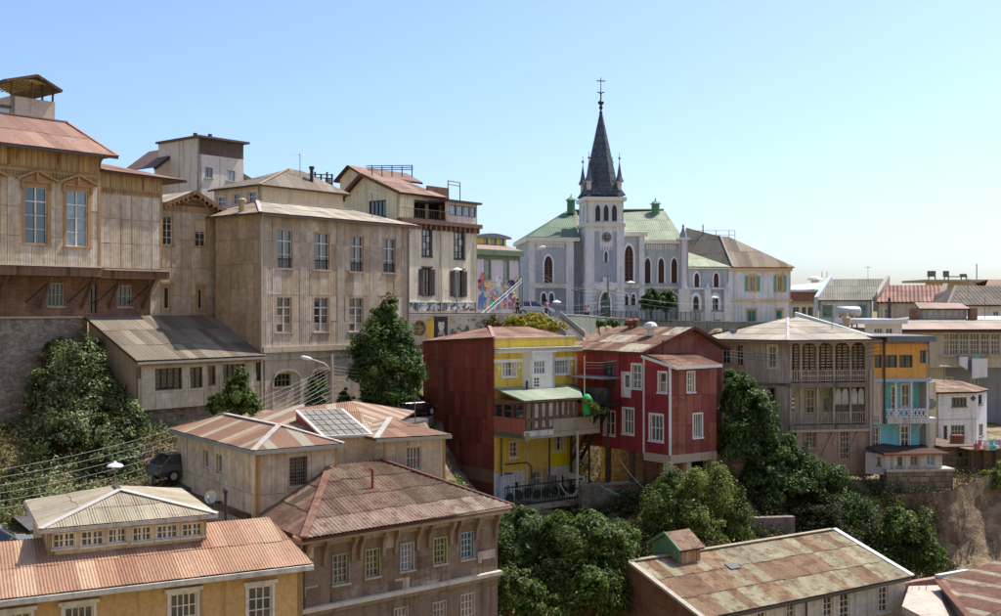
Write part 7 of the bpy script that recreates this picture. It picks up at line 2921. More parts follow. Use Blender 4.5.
	MB().tube([P(226, 524, 46.2), P(225.5, 491, 46.2)], .07, 8).build('pipe', 'dark_metal', fp, C('#3e3a38'))
	MB().lathe(P(225.5, 491, 46.2), [(.11, -.1), (.11, .05), (.05, .12)], 8).build('cap', 'dark_metal', fp, C('#3e3a38'))
	return L


OC_L = ochre_house()


def dark_house():
	a, al = 51.0, -37.0
	c = Line(299.5, 46.2, a)
	U, N = Vector((*c.u, 0)), Vector((c.u.y, -c.u.x, 0))
	S = Line(p=c.p, a=al)
	SL = Vector((*S.u, 0))
	b = empty('brown_plaster_house', V3(c.p, CZ - 17), 'dark brown peeling plaster house with bracketed cornice and patched red sheet roof', 'house')
	ze = Zat(536.5, 46)
	c1 = c.at(497.5)
	zs = Zat(611.5, c.p.y) + .05
	PL = C('#64564a')
	w = Wall(b, c.p, c1, CZ - 18, ze - .25, 'plaster_peel', PL)
	tints = ((C('#8a8c7c'), C('#6d7064')), (C('#8c8c70'), C('#7a7c58')), (C('#b0b0aa'), C('#7f858a')), (C('#8f9070'), C('#8a8858')), (C('#8aa0b0'), C('#62788a')))
	wins = ((333, 554.5, 348.5, 583.5), (365.6, 549.3, 379, 576.5), (400.6, 543.5, 413, 570), (433.6, 538, 446, 563.5), (461, 532.5, 473, 558.5))
	for i, q in enumerate(wins):
		w.win(*q, 3, 4, tints[i][0], .06, .035, .05, tints[i][1], True, C('#8a8378'), each=False, mat='paint_worn', glass=C('#3c4248') if i != 2 else C('#7a8a98'), recess=.16)
	for x0, y0, x1, y1 in ((394, 608, 407, 640), (433, 602, 445, 632), (461, 594, 473.5, 624), (330, 622, 346, 650)):
		w.win(x0, y0, x1, y1, 3, 4, C('#b0a8a0'), .06, .04, .05, C('#8a8078'), each=False, mat='paint_worn', glass=C('#7a7470'))
	w.done()
	# raised plaster blocks between the windows, some fallen
	r = random.Random(8)
	for i in range(44):
		for k in range(2):
			u0 = r.uniform(.1, w.L - 1.0)
			z0 = ze - 3.6 + r.uniform(0, 2.6)
			u1_, z1_ = u0 + r.uniform(.5, 1.1), z0 + r.uniform(.35, .6)
			if any(u0 < h[1] + .1 and u1_ > h[0] - .1 and z0 < h[3] + .1 and z1_ > h[2] - .2 for h in w.holes):
				continue
			w.piece('plaster_block', u0, u1_, z0, z1_, -.01, .012 + .008 * k + r.uniform(0, .008), 'plaster_peel', jit(C('#5a4c40') if r.random() < .55 else (C('#6f6052') if r.random() < .6 else C('#948a7c')), r, .14))
	w.band('string_course', -.05, w.L + .1, zs - .12, zs + .06, .28, 'concrete', C('#a09a8e'))
	w.band('string_shelf', 0, w.L, zs - .32, zs - .12, .14, 'plaster_worn', C('#6d6156'))
	w.band('cornice', -.2, w.L + .35, ze - .3, ze - .06, .5, 'plaster_worn', C('#84766a'))
	w.band('cornice_lip', -.3, w.L + .45, ze - .06, ze + .03, .62, 'paint_worn', C('#b8937f'))
	w.band('frieze', 0, w.L, ze - .55, ze - .3, .16, 'plaster_peel', C('#7d6f62'))
	for px in (305, 324, 351.5, 360, 382.5, 395, 417, 428.5, 450, 457.5, 476, 495):
		uu = w.u_of(px)[0]
		m = MB()
		pr = [(.0, ze - 1.5), (.14, ze - 1.45), (.16, ze - 1.1), (.22, ze - .8), (.42, ze - .55), (.46, ze - .3), (.0, ze - .3)]
		m.prism([w.pt(uu - .08, zz, o) for o, zz in pr], U * .17)
		m.build('cornice_bracket', 'plaster_worn', b, jit(C('#6b5a4d'), r, .15))
	cl = S.at(257)
	wl = Wall(b, cl, c.p, CZ - 18, ze - .25, 'plaster_worn', C('#ab946e'))
	wl.done()
	wr = Wall(b, c1, c1 + S.u * 8, CZ - 18, ze - .25, 'plaster_peel', PL)
	wr.done()
	MB().tube([w.pt(.12, CZ - 18, .12), w.pt(.12, ze - .4, .12)], .07, 8).build('downpipe', 'dark_metal', b, C('#4d4640'))
	# roof
	e0 = V3(c.p, ze) + N * .55 - SL * .3 - U * .25
	e1 = V3(c1, ze) + N * .55 + U * .6
	el = V3(S.at(254), ze)
	ri = 2.05
	T1 = V3(c.p, ze + ri) + SL * 4.6 + U * 4.0
	T2 = V3(c.p, ze + ri) + SL * 4.6 + U * (w.L - 4.0)
	eb = e1 + SL * 10
	reds = [(C('#8a6452'), 3), (C('#7a5a4a'), 3), (C('#947262'), 2), (C('#6b5446'), 2), (C('#a0806e'), 1)]

	def pf(ci, ri_, rr):
		if ri_ == 0:
			return jit([C('#b09488'), C('#a9968c'), C('#b8a498'), C('#a08074'), C('#a5887c')][rr.randrange(5)], rr, .08)
		if ri_ == 1 and rr.random() < .25:
			return jit(C('#8f6f62'), rr, .1)
		return jit([C('#80604f'), C('#705445'), C('#88705e'), C('#786452')][rr.randrange(4)], rr, .12)
	kw = dict(slabcol=C('#5a4038'), thick=.14)
	roof_face(b, [e0, e1, T2, T1], .62, 1.6, pf, 'roof_rust', .2, .05, 211, rise=.028, **kw)
	roof_face(b, [el, e0, T1], .62, 1.6, reds, 'roof_rust', .2, .05, 212, rise=.024, **kw)
	roof_face(b, [e1, eb, T2], .62, 1.6, reds, 'roof_rust', .2, .05, 213, **kw)
	roof_face(b, [eb, e0 + SL * 10, T1, T2], .62, 1.6, reds, 'roof_rust', .2, .05, 214, **kw)
	m = MB()
	beam(m, e0 + UP * .1, T1 + UP * .12, .34, .09)
	m.build('hip_cap', 'roof_rust', b, C('#94705e'))
	m = MB()
	beam(m, e1 + UP * .08, T2 + UP * .12, .22, .07)
	m.build('hip_cap', 'roof_rust', b, C('#7d5548'))
	m = MB()
	q = e0.lerp(e1, .42).lerp(T1.lerp(T2, .42), .55)
	m.tube([q - UP * .1, q + UP * .95, q + UP * 1.0 - U * .15], .06, 8)
	m.build('vent_pipe', 'roof_rust', b, C('#8a4436'))
	return ze


DK_ZE = dark_house()


def beige_house():
	a, al = 54.0, -36.5
	c = Line(257.4, 50.0, a)
	U, N = Vector((*c.u, 0)), Vector((c.u.y, -c.u.x, 0))
	S = Line(p=c.p, a=al)
	SL = Vector((*S.u, 0))
	b = empty('beige_sheet_house', V3(c.p, CZ - 14), 'beige corrugated metal house with red and white striped hip roofs and sloping skylight', 'house')
	ze = Zat(450, 50)
	c1, cl = c.at(336.8), S.at(177.5)
	zb = CZ - 15
	BG = [C('#c6b190'), C('#bea98a'), C('#cab697'), C('#baa688')]
	w = Wall(b, c.p, c1, zb, ze, 'paint', C('#a08c70'))
	w.win(289.5, 457, 306.5, 485, 2, 2, C('#4a453e'), .06, .04, .05, C('#8a7f70'), True, mat='paint_worn', glass=C('#2c2a28'))
	u0, u1, z0, z1 = w.holes[-1]
	w.done()
	m = MB()
	for k in range(9):
		t = k / 8
		beam(m, w.pt(u0, z0 + (z1 - z0) * t, .06), w.pt(u0 + (u1 - u0), z0 + (z1 - z0) * t, .06), .02)
		beam(m, w.pt(u0 + (u1 - u0) * t, z0, .06), w.pt(u0 + (u1 - u0) * t, z1, .06), .02)
	m.build('window_grille', 'dark_metal', b, C('#77706a'))
	w.clad(.68, 1.9, [C('#a39784'), C('#9c8f7c'), C('#aa9e8b')], 'wall_sheet', 221, amt=.05)
	wl = Wall(b, cl, c.p, zb, ze, 'paint', C('#a08c70'))
	for q in ((203.6, 449.8, 208.8, 468.3), (217, 454.3, 222.5, 473)):
		wl.win(*q, 1, 1, C('#bdbab2'), .06, .04, .05, C('#b0a890'), True, each=False, mat='paint_worn', glass=C('#5a646c'))
	wl.done()
	wl.clad(.72, 1.9, BG, 'wall_sheet', 222, amt=.04)
	for ww, uu in ((w, 0), (w, w.L - .1), (wl, wl.L - .1)):
		ww.band('corner_strip', uu, uu + .12, zb, ze, .07, 'paint_worn', C('#8a6a44'))
	wl.band('eave_band', 0, wl.L, ze - .22, ze, .1, 'paint_worn', C('#9a7a4a'))
	w.band('eave_band', 0, w.L, ze - .2, ze, .1, 'paint_worn', C('#9a7a4a'))
	# step-down lean-to base seen under the left wall
	wl.band('base_ledge', 0, wl.L * .95, Zat(516, 50) - .25, Zat(516, 50), .35, 'wood', C('#5a4632'))
	# recess wall and right wing
	q0 = Line(372, 55.4, 80)
	wrc = Wall(b, q0.at(331), q0.at(371), zb, ze, 'paint', C('#a5947c'))
	wrc.done()
	wrc.clad(.68, 1.9, BG, 'wall_sheet', 223, amt=.04)
	p0, p1 = q0.at(371), Vector((K(383.2) * 54.7, 54.7))
	wx = Wall(b, p0, p1, zb, ze, 'paint', C('#a5947c'))
	wx.done()
	wx.clad(.7, 1.9, BG, 'wall_sheet', 224, amt=.04)
	lw = Line(p=p1, a=66)
	p2 = lw.at(444.5)
	wv = Wall(b, p1, p2, zb, ze, 'paint', C('#a5947c'))
	wv.win(406, 446.5, 421, 469.5, 4, 2, C('#b3aea6'), .06, .04, .06, C('#a09888'), True, each=False, mat='paint_worn', glass=C('#5a5058'))
	wv.done()
	wv.clad(.7, 1.9, [C('#a89a86'), C('#a09280'), C('#b0a28e')], 'wall_sheet', 225, amt=.05)
	for uu in (0, wv.L - .1):
		wv.band('corner_strip', uu, uu + .12, zb, ze, .07, 'paint_worn', C('#8a6a44'))
	wvr = Wall(b, p2, p2 + S.u * 6, zb, ze, 'paint', C('#a5947c'))
	wvr.done()
	# roofs
	RD, WH_ = C('#9a6c54'), C('#ab9f90')

	def stripes(seed, per=3):
		def pf(ci, ri, rr):
			k = (ci + seed) % per
			return jit(WH_ if k == 0 else (RD if (ci * 7 + ri * 3 + seed) % 5 else C('#b08060')), rr, .07)
		return pf
	ov = .35
	n0 = V3(c.p, ze) + N * ov - SL * ov
	r1 = V3(c1, ze) + N * ov + U * .2
	l0 = V3(cl, ze) + SL * .2 - U * ov
	n0 = n0 - U * .0
	nl = V3(c.p, ze) + N * ov - U * ov * .0
	hw = w.L / 2
	A1 = V3(c.p, ze + .8) + U * hw + SL * hw
	A0 = V3(cl, ze + .8) + U * hw - SL * 1.6
	rb = V3(c1, ze) + SL * wl.L + U * .2
	kw = dict(slabcol=C('#6a5a50'), thick=.1)
	E = V3(c.p, ze) + N * ov - U * ov
	Lp = V3(cl, ze) - U * ov + SL * .3
	roof_face(b, [Lp, E, A1, A0], .62, 3.0, stripes(1, 4), 'roof_fine', .12, .025, 231, stag=1e-6, **kw)
	roof_face(b, [E, r1, A1], .62, 3.0, stripes(2, 3), 'roof_fine', .12, .025, 232, stag=1e-6, **kw)
	roof_face(b, [r1, rb, A0, A1], .62, 3.0, stripes(0, 3), 'roof_fine', .12, .025, 233, stag=1e-6, **kw)
	roof_face(b, [rb, Lp, A0], .62, 3.0, stripes(0, 3), 'roof_fine', .12, .025, 234, stag=1e-6, **kw)
	for p, q in ((E, A1), (A1, A0), (r1, A1)):
		m = MB()
		beam(m, p + UP * .06, q + UP * .08, .28, .05)
		m.build('ridge_cap', 'roof_sheet', b, C('#bdb6ac'))
	for p, q in ((Lp, E), (E, r1)):
		m = MB()
		beam(m, p - UP * .08, q - UP * .08, .1, .18)
		m.build('gutter', 'metal', b, C('#77797a'))
	# rear block roof
	R0, R1 = P(304, 404.7, 62), P(352, 409.5, 64)
	R1.z = R0.z
	f0, f1 = V3(q0.at(318), ze), V3(q0.at(376), ze)
	fl = V3(cl, ze) + U * 2.5 + SL * 1.0
	roof_face(b, [f0, f1, R1, R0], .62, 3.2, stripes(1, 3), 'roof_fine', .12, .025, 235, stag=1e-6, **kw)
	roof_face(b, [fl, f0, R0], .62, 3.2, stripes(2, 3), 'roof_fine', .12, .025, 236, stag=1e-6, **kw)
	bk = V3(q0.at(376), ze) + Vector((1.0, 13, 0))
	roof_face(b, [bk, fl + Vector((2, 8, 0)), R0, R1], .62, 4, stripes(2, 3), 'roof_fine', .12, .025, 240, stag=1e-6, **kw)
	roof_face(b, [f1, bk, R1], .62, 3.2, stripes(2, 3), 'roof_fine', .12, .025, 241, stag=1e-6, **kw)
	# right wing roof
	W0 = V3(p1, ze) + wv.n3 * .4 - wv.u3 * .5
	W1 = V3(p2, ze) + wv.n3 * .4 + wv.u3 * .25
	AP = P(390.5, 418.6, 59.5)
	bkw = V3(p2, ze) + SL * 7
	lwf = V3(p0, ze) + SL * 5
	roof_face(b, [W0, W1, AP], .62, 3.2, stripes(1, 9), 'roof_fine', .12, .025, 237, stag=1e-6, **kw)
	roof_face(b, [lwf, W0, AP], .62, 3.2, stripes(2, 2), 'roof_fine', .12, .025, 238, stag=1e-6, **kw)
	roof_face(b, [W1, bkw, AP], .62, 3.2, stripes(2, 3), 'roof_fine', .12, .025, 239, stag=1e-6, **kw)
	m = MB()
	beam(m, W0 + UP * .06, AP + UP * .08, .3, .05)
	m.build('ridge_cap', 'roof_sheet', b, C('#bdb6ac'))
	m = MB()
	beam(m, W0 - UP * .08, W1 - UP * .08, .1, .16)
	m.build('gutter', 'metal', b, C('#77797a'))
	# sloping glazed monitor
	b0, b1 = P(323.6, 437.5, 54.4), P(371.7, 435, 55.3)
	b1.z = b0.z
	t0, t1 = P(296.6, 411.7, 58.6), P(340.5, 408.4, 59.6)
	t1.z = t0.z
	t1 = t0 + (b1 - b0) * 1.0
	sk = MB()
	sk.prism([b0, b1, t1, t0], -UP * .08)
	s_ob = sk.build('skylight', 'paint', b, C('#a9a49a'))
	for p, q in ((b0, t0), (t0, t1), (t1, b1), (b1, b0)):
		m = MB()
		beam(m, p + UP * .04, q + UP * .04, .14, .1)
		m.build('skylight_frame', 'paint', s_ob, C('#b8b4ac'))
	nu, nv = 6, 5
	nrm = (b1 - b0).cross(t0 - b0).normalized()
	nrm = nrm if nrm.z > 0 else -nrm
	rr = random.Random(3)
	for i in range(nu):
		for j in range(nv):
			f = lambda s_, t_: (b0.lerp(b1, s_)).lerp(t0.lerp(t1, s_), t_)
			s0, s1, v0, v1 = (i + .07) / nu, (i + .93) / nu, (j + .06) / nv, (j + .94) / nv
			m = MB()
			m.prism([f(s0, v0) + nrm * .07, f(s1, v0) + nrm * .07, f(s1, v1) + nrm * .07, f(s0, v1) + nrm * .07], -nrm * .05)
			m.build('pane', 'roof_sheet', s_ob, jit(C('#8f8a80'), rr, .1))
	lowl = Vector((t0.x, t0.y, ze - .1))
	m = MB()
	m.prism([b0 - UP * .05, t0 - UP * .05, lowl], U * .08)
	m.build('skylight_cheek', 'maroon_sheet', b, C('#7d3a34'))
	m = MB()
	m.prism([t0, t1, Vector((t1.x, t1.y, ze - .2)), lowl], SL * .08)
	m.build('skylight_back', 'maroon_sheet', b, C('#7d3a34'))


beige_house()


def green_roof_house():
	a = 58.0
	c = Line(905, 60.0, a)
	U, N = Vector((*c.u, 0)), Vector((c.u.y, -c.u.x, 0))
	b = empty('green_roofed_house', V3(c.at(800), CZ - 20), 'long house with patchy green and rust sheet roof, siding front and brick end wall', 'house')
	ze = Zat(574, 60)
	eR = V3(c.p, ze)
	S = Line(p=c.p, a=-36)
	rr_ = S.at(832)
	zr = Zat(530.5, rr_.y)
	eL = V3(c.at(699), ze)
	SLv = V3(rr_, zr) - eR
	rR, rL = V3(rr_, zr), eL + SLv
	pal1, pal2 = [C('#9c9276'), C('#a3997c'), C('#aca284')], [C('#9a7656'), C('#a2805e'), C('#906c4e'), C('#aa8c6c')]

	def pf(ci, ri, r):
		p = .25 if ri == 0 else .6
		if 9 < ci < 16 and ri == 1:
			p = .8
		if ci > 21 or (ri == 2 and 8 < ci < 13):
			p = .08
		if ci < 7:
			p = .7
		return jit((pal2 if r.random() < p else pal1)[r.randrange(3)], r, .08)
	kw = dict(slabcol=C('#6a6250'), thick=.14)
	eo = (eR - rR).normalized() * .35
	roof_face(b, [eL + eo, eR + eo + U * .15, rR + U * .15, rL], .68, 1.75, pf, 'roof_rust', .17, .03, 251, rise=.028, **kw)
	bkR, bkL = rR + Vector((SLv.x, SLv.y, -SLv.z)), rL + Vector((SLv.x, SLv.y, -SLv.z))
	roof_face(b, [bkR, bkL, rL, rR], .68, 1.75, pf, 'roof_rust', .17, .03, 252, **kw)
	m = MB()
	beam(m, eR + eo + U * .2 + UP * .08, rR + U * .2 + UP * .1, .3, .07)
	m.build('verge_flashing', 'paint', b, C('#d6d4cc'))
	m = MB()
	beam(m, rL + UP * .1, rR + UP * .1, .3, .06)
	m.build('ridge_cap', 'roof_sheet', b, C('#b0a68a'))
	m = MB()
	beam(m, eL + eo + UP * .03, rL + UP * .05, .3, .12)
	m.build('verge_coping', 'concrete', b, C('#8a8378'))
	zb = CZ - 21
	w = Wall(b, eL.to_2d(), eR.to_2d(), zb, ze - .05, 'siding', None)
	wf = C('#c3c1b6')
	for x0, y0, x1, y1 in ((878.5, 586.5, 888, 612), (839.5, 593.5, 850, 621), (823, 596.5, 833, 623), (786.5, 604, 795, 630), (757, 612, 766, 638)):
		w.win(x0, y0, x1, y1, 2, 4, wf, .06, .04, .08, wf, True, each=False, glass=C('#33383a'), mat='paint_worn')
	w.done()
	# coursed siding boards as pieces
	r = random.Random(12)
	for k in range(5):
		z1 = ze - .15 - k * .52
		u = 0.0
		while u < w.L:
			l_ = r.uniform(1.2, 1.7)
			rc = [(u + .01, min(u + l_, w.L) - .01, z1 - .5, z1)]
			for h in w.nocl:
				rc = rect_minus(rc, h)
			m = MB()
			for q in rc:
				w.bx(m, q[0], q[1], q[2], q[3], .0, .02)
			if rc:
				m.build('siding_panel', 'paint_worn', b, jit(C('#aaa799'), r, .06))
			u += l_
	MB().tube([w.pt(w.u_of(804.6)[0], zb, .12), w.pt(w.u_of(804.6)[0], ze - .05, .12)], .05, 6).build('downpipe', 'dark_metal', b, C('#4a4640'))
	m = MB()
	beam(m, eL + eo - UP * .12, eR + eo - UP * .12, .1, .12)
	m.build('gutter', 'dark_metal', b, C('#5a564e'))
	we = Wall(b, bkL.to_2d(), eL.to_2d(), zb, ze - .02, 'brick_dark', None, 'brick_end_wall')
	we.top = [(0, we.z1), (we.L, we.z1), (we.L / 2, zr - .03)]
	we.done()
	# hatch
	q = P(731, 571.5, 56.9)
	nrm = (eR - eL).cross(rL - eL).normalized()
	sd = (rL - eL).normalized()
	m = MB()
	m.box(q, U * .7, sd * .55, nrm * .16)
	h = m.build('roof_hatch', 'dark_metal', b, C('#5a5a56'))
	# green hut on the ridge
	hb = empty('rooftop_hut', P(676, 560, 57.2), 'small green timber hut with a rusty gabled roof standing on the patchy roof', 'hut')
	n0 = Vector((P(680, 566, 56.6).x, 56.6))
	hl = Line(p=n0, a=a)
	hs = Line(p=n0, a=-34)
	h1, h2 = hl.at(700), hs.at(653)
	z0, z1 = Zat(569, 56.6), Zat(548.5, 56.6)
	wf_ = Wall(hb, n0, h1, z0, z1, 'boards', C('#8a7a62'))
	wf_.done()
	wf_.clad(.3, 1.1, [C('#8f7458'), C('#9a8264'), C('#84684c')], 'wood', 261, z0=z0 + .25, name='plank')
	wf_.band('green_sill', 0, wf_.L, z0, z0 + .25, .05, 'paint_worn', C('#3d5f4c'))
	wg = Wall(hb, h2, n0, z0 - .2, z1, 'boards', C('#456a54'))
	ap = (wg.L * .52, z1 + .62)
	wg.top = [(0, z1), (wg.L, z1), ap]
	wg.done()
	wg.band('green_corner', wg.L - .12, wg.L + .01, z0, z1, .04, 'paint_worn', C('#4f7a60'))
	T = wg.pt(*ap, .2) + UP * .06
	HU = Vector((*hl.u, 0))
	TB = T + HU * (wf_.L + .35)
	eR_, eL_ = wg.pt(wg.L + .2, z1 - .1, .2), wg.pt(-.25, z1 - .1, .2)
	pl = [(C('#b0907a'), 2), (C('#a4836c'), 2), (C('#bda590'), 1)]
	roof_face(hb, [eR_, eR_ + HU * (wf_.L + .35), TB, T], .5, 1.6, pl, 'roof_rust', .15, .03, 262)
	roof_face(hb, [eL_ + HU * (wf_.L + .35), eL_, T, TB], .5, 1.6, pl, 'roof_rust', .15, .03, 263)
	m = MB()
	beam(m, eL_, T, .06, .14)
	beam(m, T, eR_, .06, .14)
	m.build('bargeboard', 'paint_worn', hb, C('#456a54'))


green_roof_house()


def corner_roof():
	b = empty('rust_striped_house', P(975, 640, 56), 'house corner with a rust and cream striped roof beside the pink patio', 'house')
	t0, t1, e1 = P(937.5, 581.5, 60), P(1012, 566, 66), P(1050, 640, 56)
	t1.z = t0.z
	e1 = t1 + (P(972, 622, 52) - t0)
	e0 = P(972, 622, 52)

	def pf(ci, ri, rr):
		return jit(C('#a89c88') if ci % 4 in (2,) else [C('#8d5e4a'), C('#99695a'), C('#855644')][rr.randrange(3)], rr, .08)
	roof_face(b, [e0, e1, t1, t0], .7, 2.6, pf, 'roof_rust', .17, .03, 271, rise=.04, thick=.14, stag=1e-6)
	ue = (e1 - e0).normalized()
	A = e0 + (t0 - e0).normalized() * .3
	w = Wall(b, A.to_2d() + Vector((.3, 0)), e1.to_2d(), CZ - 21, e0.z, 'plaster_worn', C('#9a8872'))
	w.done()
	wl = Wall(b, t0.to_2d() + Vector((.25, .1)), e0.to_2d() + Vector((.25, .2)), CZ - 21, e0.z, 'plaster_worn', C('#8a7a66'))
	wl.top = [(0, e0.z), (wl.L, e0.z), (0, t0.z - .1)]
	wl.done()
	m = MB()
	beam(m, t0 + UP * .08, e0 + UP * .08, .35, .09)
	m.build('verge', 'roof_rust', b, C('#7d5546'))
	p = tag(MB().prism([P(902, 606, 56.5), P(945, 628, 51), P(975, 640, 55), P(940, 585, 61.5), P(909, 586, 61)], -UP * .4).build('patio', 'concrete', None, C('#a38f84')), kind='structure')
	g = empty('parapet_wall', P(935, 590, 61), 'low parapet with a pale rail between the patio and the cliff foot', 'wall')
	a0, a1 = P(905, 583, 61), P(967, 573.5, 65)
	m = MB()
	m.hexa([a0 - UP * 1.6, a1 - UP * 1.6, a1, a0], [q + Vector((-.1, .35, 0)) for q in (a0 - UP * 1.6, a1 - UP * 1.6, a1, a0)])
	m.build('parapet', 'plaster_worn', g, C('#87645a'))
	m = MB()
	beam(m, a0.lerp(a1, .5) + UP * .1, a1 + UP * .15, .28, .2)
	m.build('rail_block', 'paint', g, C('#a9b0b2'))
	for i in range(4):
		q = P(905 + i * 7, 588.5 - i * 1.2, 60)
		m = MB()
		m.tube([q, q - UP * 1.0], .02, 5)
		m.build('wire_post', 'dark_metal', g, C('#4a4642'))


corner_roof()
# ------------------------------------------------------------------ terrain, road, vegetation
def spline(pts, n=6):
	out = []
	pts = [Vector(p) for p in pts]
	for i in range(len(pts) - 1):
		p0, p1, p2, p3 = pts[max(i - 1, 0)], pts[i], pts[i + 1], pts[min(i + 2, len(pts) - 1)]
		for k in range(n):
			t = k / n
			out.append(.5 * ((2 * p1) + (p2 - p0) * t + (2 * p0 - 5 * p1 + 4 * p2 - p3) * t * t + (3 * p1 - p0 - 3 * p2 + p3) * t ** 3))
	return out + [pts[-1]]


ROAD = spline([P(*q) for q in ((20, 525, 53), (110, 503, 55.5), (165, 486, 58), (215, 468, 60.5), (260, 450, 63.5), (330, 428, 68), (380, 423, 71.5), (398, 419, 74.5), (402, 414, 78))])
STREET = spline([P(*q) for q in ((400, 314, 98.2), (470, 314, 99.5), (545, 315.5, 108), (600, 319, 132), (700, 322, 143), (800, 323, 152))])


def side_points(path, w, drop=0):
	out = []
	for i in range(0, len(path), 2):
		d = (path[min(i + 1, len(path) - 1)] - path[max(i - 1, 0)]).to_2d().normalized()
		for k in (-w, 0, w):
			out.append((path[i].x + d.y * k, path[i].y - d.x * k, path[i].z))
		if drop:                                 # the ground falls away on the near side of the street wall
			for k in (3.2, 5.5):
				out.append((path[i].x + d.y * k, path[i].y - d.x * k, path[i].z - drop))
	return out


CTRL = []
for q in ((-80, 395, 67), (-20, 400, 66.5), (20, 402, 66), (60, 408, 66), (95, 425, 64), (130, 432, 62.5), (150, 438, 62),
		(-60, 440, 61), (0, 440, 61.5), (-60, 485, 57), (0, 485, 57.5), (60, 470, 60), (60, 500, 56.5), (100, 490, 57.5), (-60, 530, 52), (0, 530, 53.5), (40, 530, 53), (-6, 562, 47.5), (-40, 572, 46), (15, 565, 48), (-80, 575, 46),
		(110, 505, 55.5), (150, 490, 57.5), (170, 487, 58), (215, 470, 60.5), (260, 452, 63.5), (300, 440, 66), (330, 430, 68), (370, 425, 71), (405, 421, 74), (445, 470, 80), (452, 450, 84), (450, 505, 72), (475, 515, 72), (440, 492, 75), (458, 525, 66), (428, 470, 76), (465, 480, 81),
		(200, 440, 63.5), (240, 430, 65.5), (262, 412, 70), (330, 409, 75), (400, 406, 80), (420, 400, 84),
		(470, 345, 95), (430, 347, 95), (400, 345, 95), (510, 345, 95), (540, 345, 95), (450, 365, 92.5), (410, 360, 93), (500, 365, 92), (540, 360, 92), (500, 380, 88), (560, 380, 88), (600, 360, 95), (640, 380, 92), (590, 350, 112), (640, 352, 118), (700, 352, 122), (740, 348, 128), (660, 326, 132), (600, 324, 126), (720, 327, 138),
		(440, 313.5, 103), (470, 313.5, 100), (500, 314.5, 110), (545, 316, 112), (560, 318, 125), (620, 321, 143), (700, 323, 150), (760, 324, 160), (820, 322, 165), (900, 320, 160), (1000, 320, 160),
		(493, 512, 76), (560, 508, 79), (430, 480, 80), (470, 500, 78), (520, 560, 69), (560, 545, 70), (590, 520, 74), (600, 500, 79),
		(640, 505, 72.5), (680, 505, 71.5), (715, 490, 74), (620, 500, 77), (660, 470, 82), (700, 460, 85),
		(610, 540, 68), (650, 535, 67), (700, 530, 67), (735, 520, 69), (620, 590, 62), (690, 560, 63.5),
		(740, 478, 79), (790, 478, 78.5), (850, 480, 78), (760, 498, 74.5), (820, 500, 75), (870, 500, 75.5), (750, 540, 70.5), (800, 552, 71), (850, 555, 71.8), (750, 570, 67), (800, 585, 67.5), (850, 595, 68.5),
		(887, 497, 76.3), (920, 497, 76.2), (953, 496, 76.4), (975, 480, 79.5), (1010, 476, 80), (1060, 470, 82),
		(890, 560, 73.4), (930, 568, 73.2), (970, 572, 73.4), (1010, 572, 74), (1060, 572, 75), (890, 600, 69), (930, 605, 68.5), (970, 605, 69), (1010, 605, 70), (1060, 600, 71),
		(950, 452, 90), (1000, 455, 90), (900, 450, 92), (950, 425, 104), (1020, 425, 104), (900, 420, 100), (850, 420, 98),
		(900, 345, 122), (980, 345, 122), (820, 345, 118), (700, 350, 110), (750, 345, 118)):
	p = P(*q)
	CTRL.append((p.x, p.y, p.z))
CTRL += [(-24, 38, CZ - 15), (-10, 42, CZ - 15), (-16, 44, CZ - 14.5), (-6, 47, CZ - 15.5), (-11, 53, CZ - 12.8), (-15, 54, CZ - 11.8), (-3, 50, CZ - 17), (-5, 58, CZ - 12), (-7.5, 63, CZ - 10), (-30, 30, CZ - 15), (0, 30, CZ - 18),
		(3, 52, CZ - 19), (3, 58, CZ - 18), (7, 60, CZ - 18.5), (0, 62, CZ - 17), (12, 50, CZ - 20), (20, 50, CZ - 20), (24, 60, CZ - 20), (14, 58, CZ - 19.5), (30, 62, CZ - 19), (40, 55, CZ - 20), (40, 30, CZ - 20),
		(-34, 75, CZ + 1), (-22, 80, CZ + 4), (-30, 95, CZ + 5), (-18, 95, CZ + 4), (-15, 108, CZ + 2), (-50, 80, CZ + 1), (-60, 60, CZ - 6), (-60, 110, CZ + 4), (-40, 150, CZ + 2),
		(0, 180, CZ - 2), (60, 180, CZ - 3), (-40, 200, CZ - 2), (0, 230, CZ - 4), (90, 230, CZ - 4), (100, 120, CZ - 6), (100, 80, CZ - 12), (90, 50, CZ - 18), (-80, 40, CZ - 10), (-90, 100, CZ)]
CTRL += side_points(ROAD, 2.1) + side_points(STREET, 1.7, 4.5)
CT = np.array(CTRL)
_rs = np.random.RandomState(3)
_ph = _rs.rand(14, 3) * 6.28
_fr = np.array([[math.cos(a), math.sin(a)] for a in _rs.rand(14) * 6.28]) * (.25 * 1.33 ** np.arange(14))[:, None]


def tz(x, y):
	x, y = np.atleast_1d(np.asarray(x, float)), np.atleast_1d(np.asarray(y, float))
	d2 = (x[:, None] - CT[None, :, 0]) ** 2 + (y[:, None] - CT[None, :, 1]) ** 2 + .35
	w = d2 ** -2.1
	z = (w * CT[None, :, 2]).sum(1) / w.sum(1)
	n = np.zeros_like(x)
	for i in range(14):
		n += np.sin(x * _fr[i, 0] + y * _fr[i, 1] + _ph[i, 0]) * .16 / (1.22 ** i)
	z = z + n * np.clip(1.2 - y / 130, .0, 1)
	far = np.clip((np.hypot(x, y - 100) - 160) / 200, 0, 1)
	z = z * (1 - far) + (CZ - 6) * far
	near = np.clip((28 - y) / 30, 0, 1)                       # the terrace the camera stands on, and an unseen hill added behind to bounce light
	z = z * (1 - near) + np.minimum(z, CZ - 9) * near
	h = np.clip((-8 - y) / 120, 0, 1)
	return z + 105 * h * h * (3 - 2 * h) * np.clip(1.3 - np.abs(x) / 600, 0, 1)


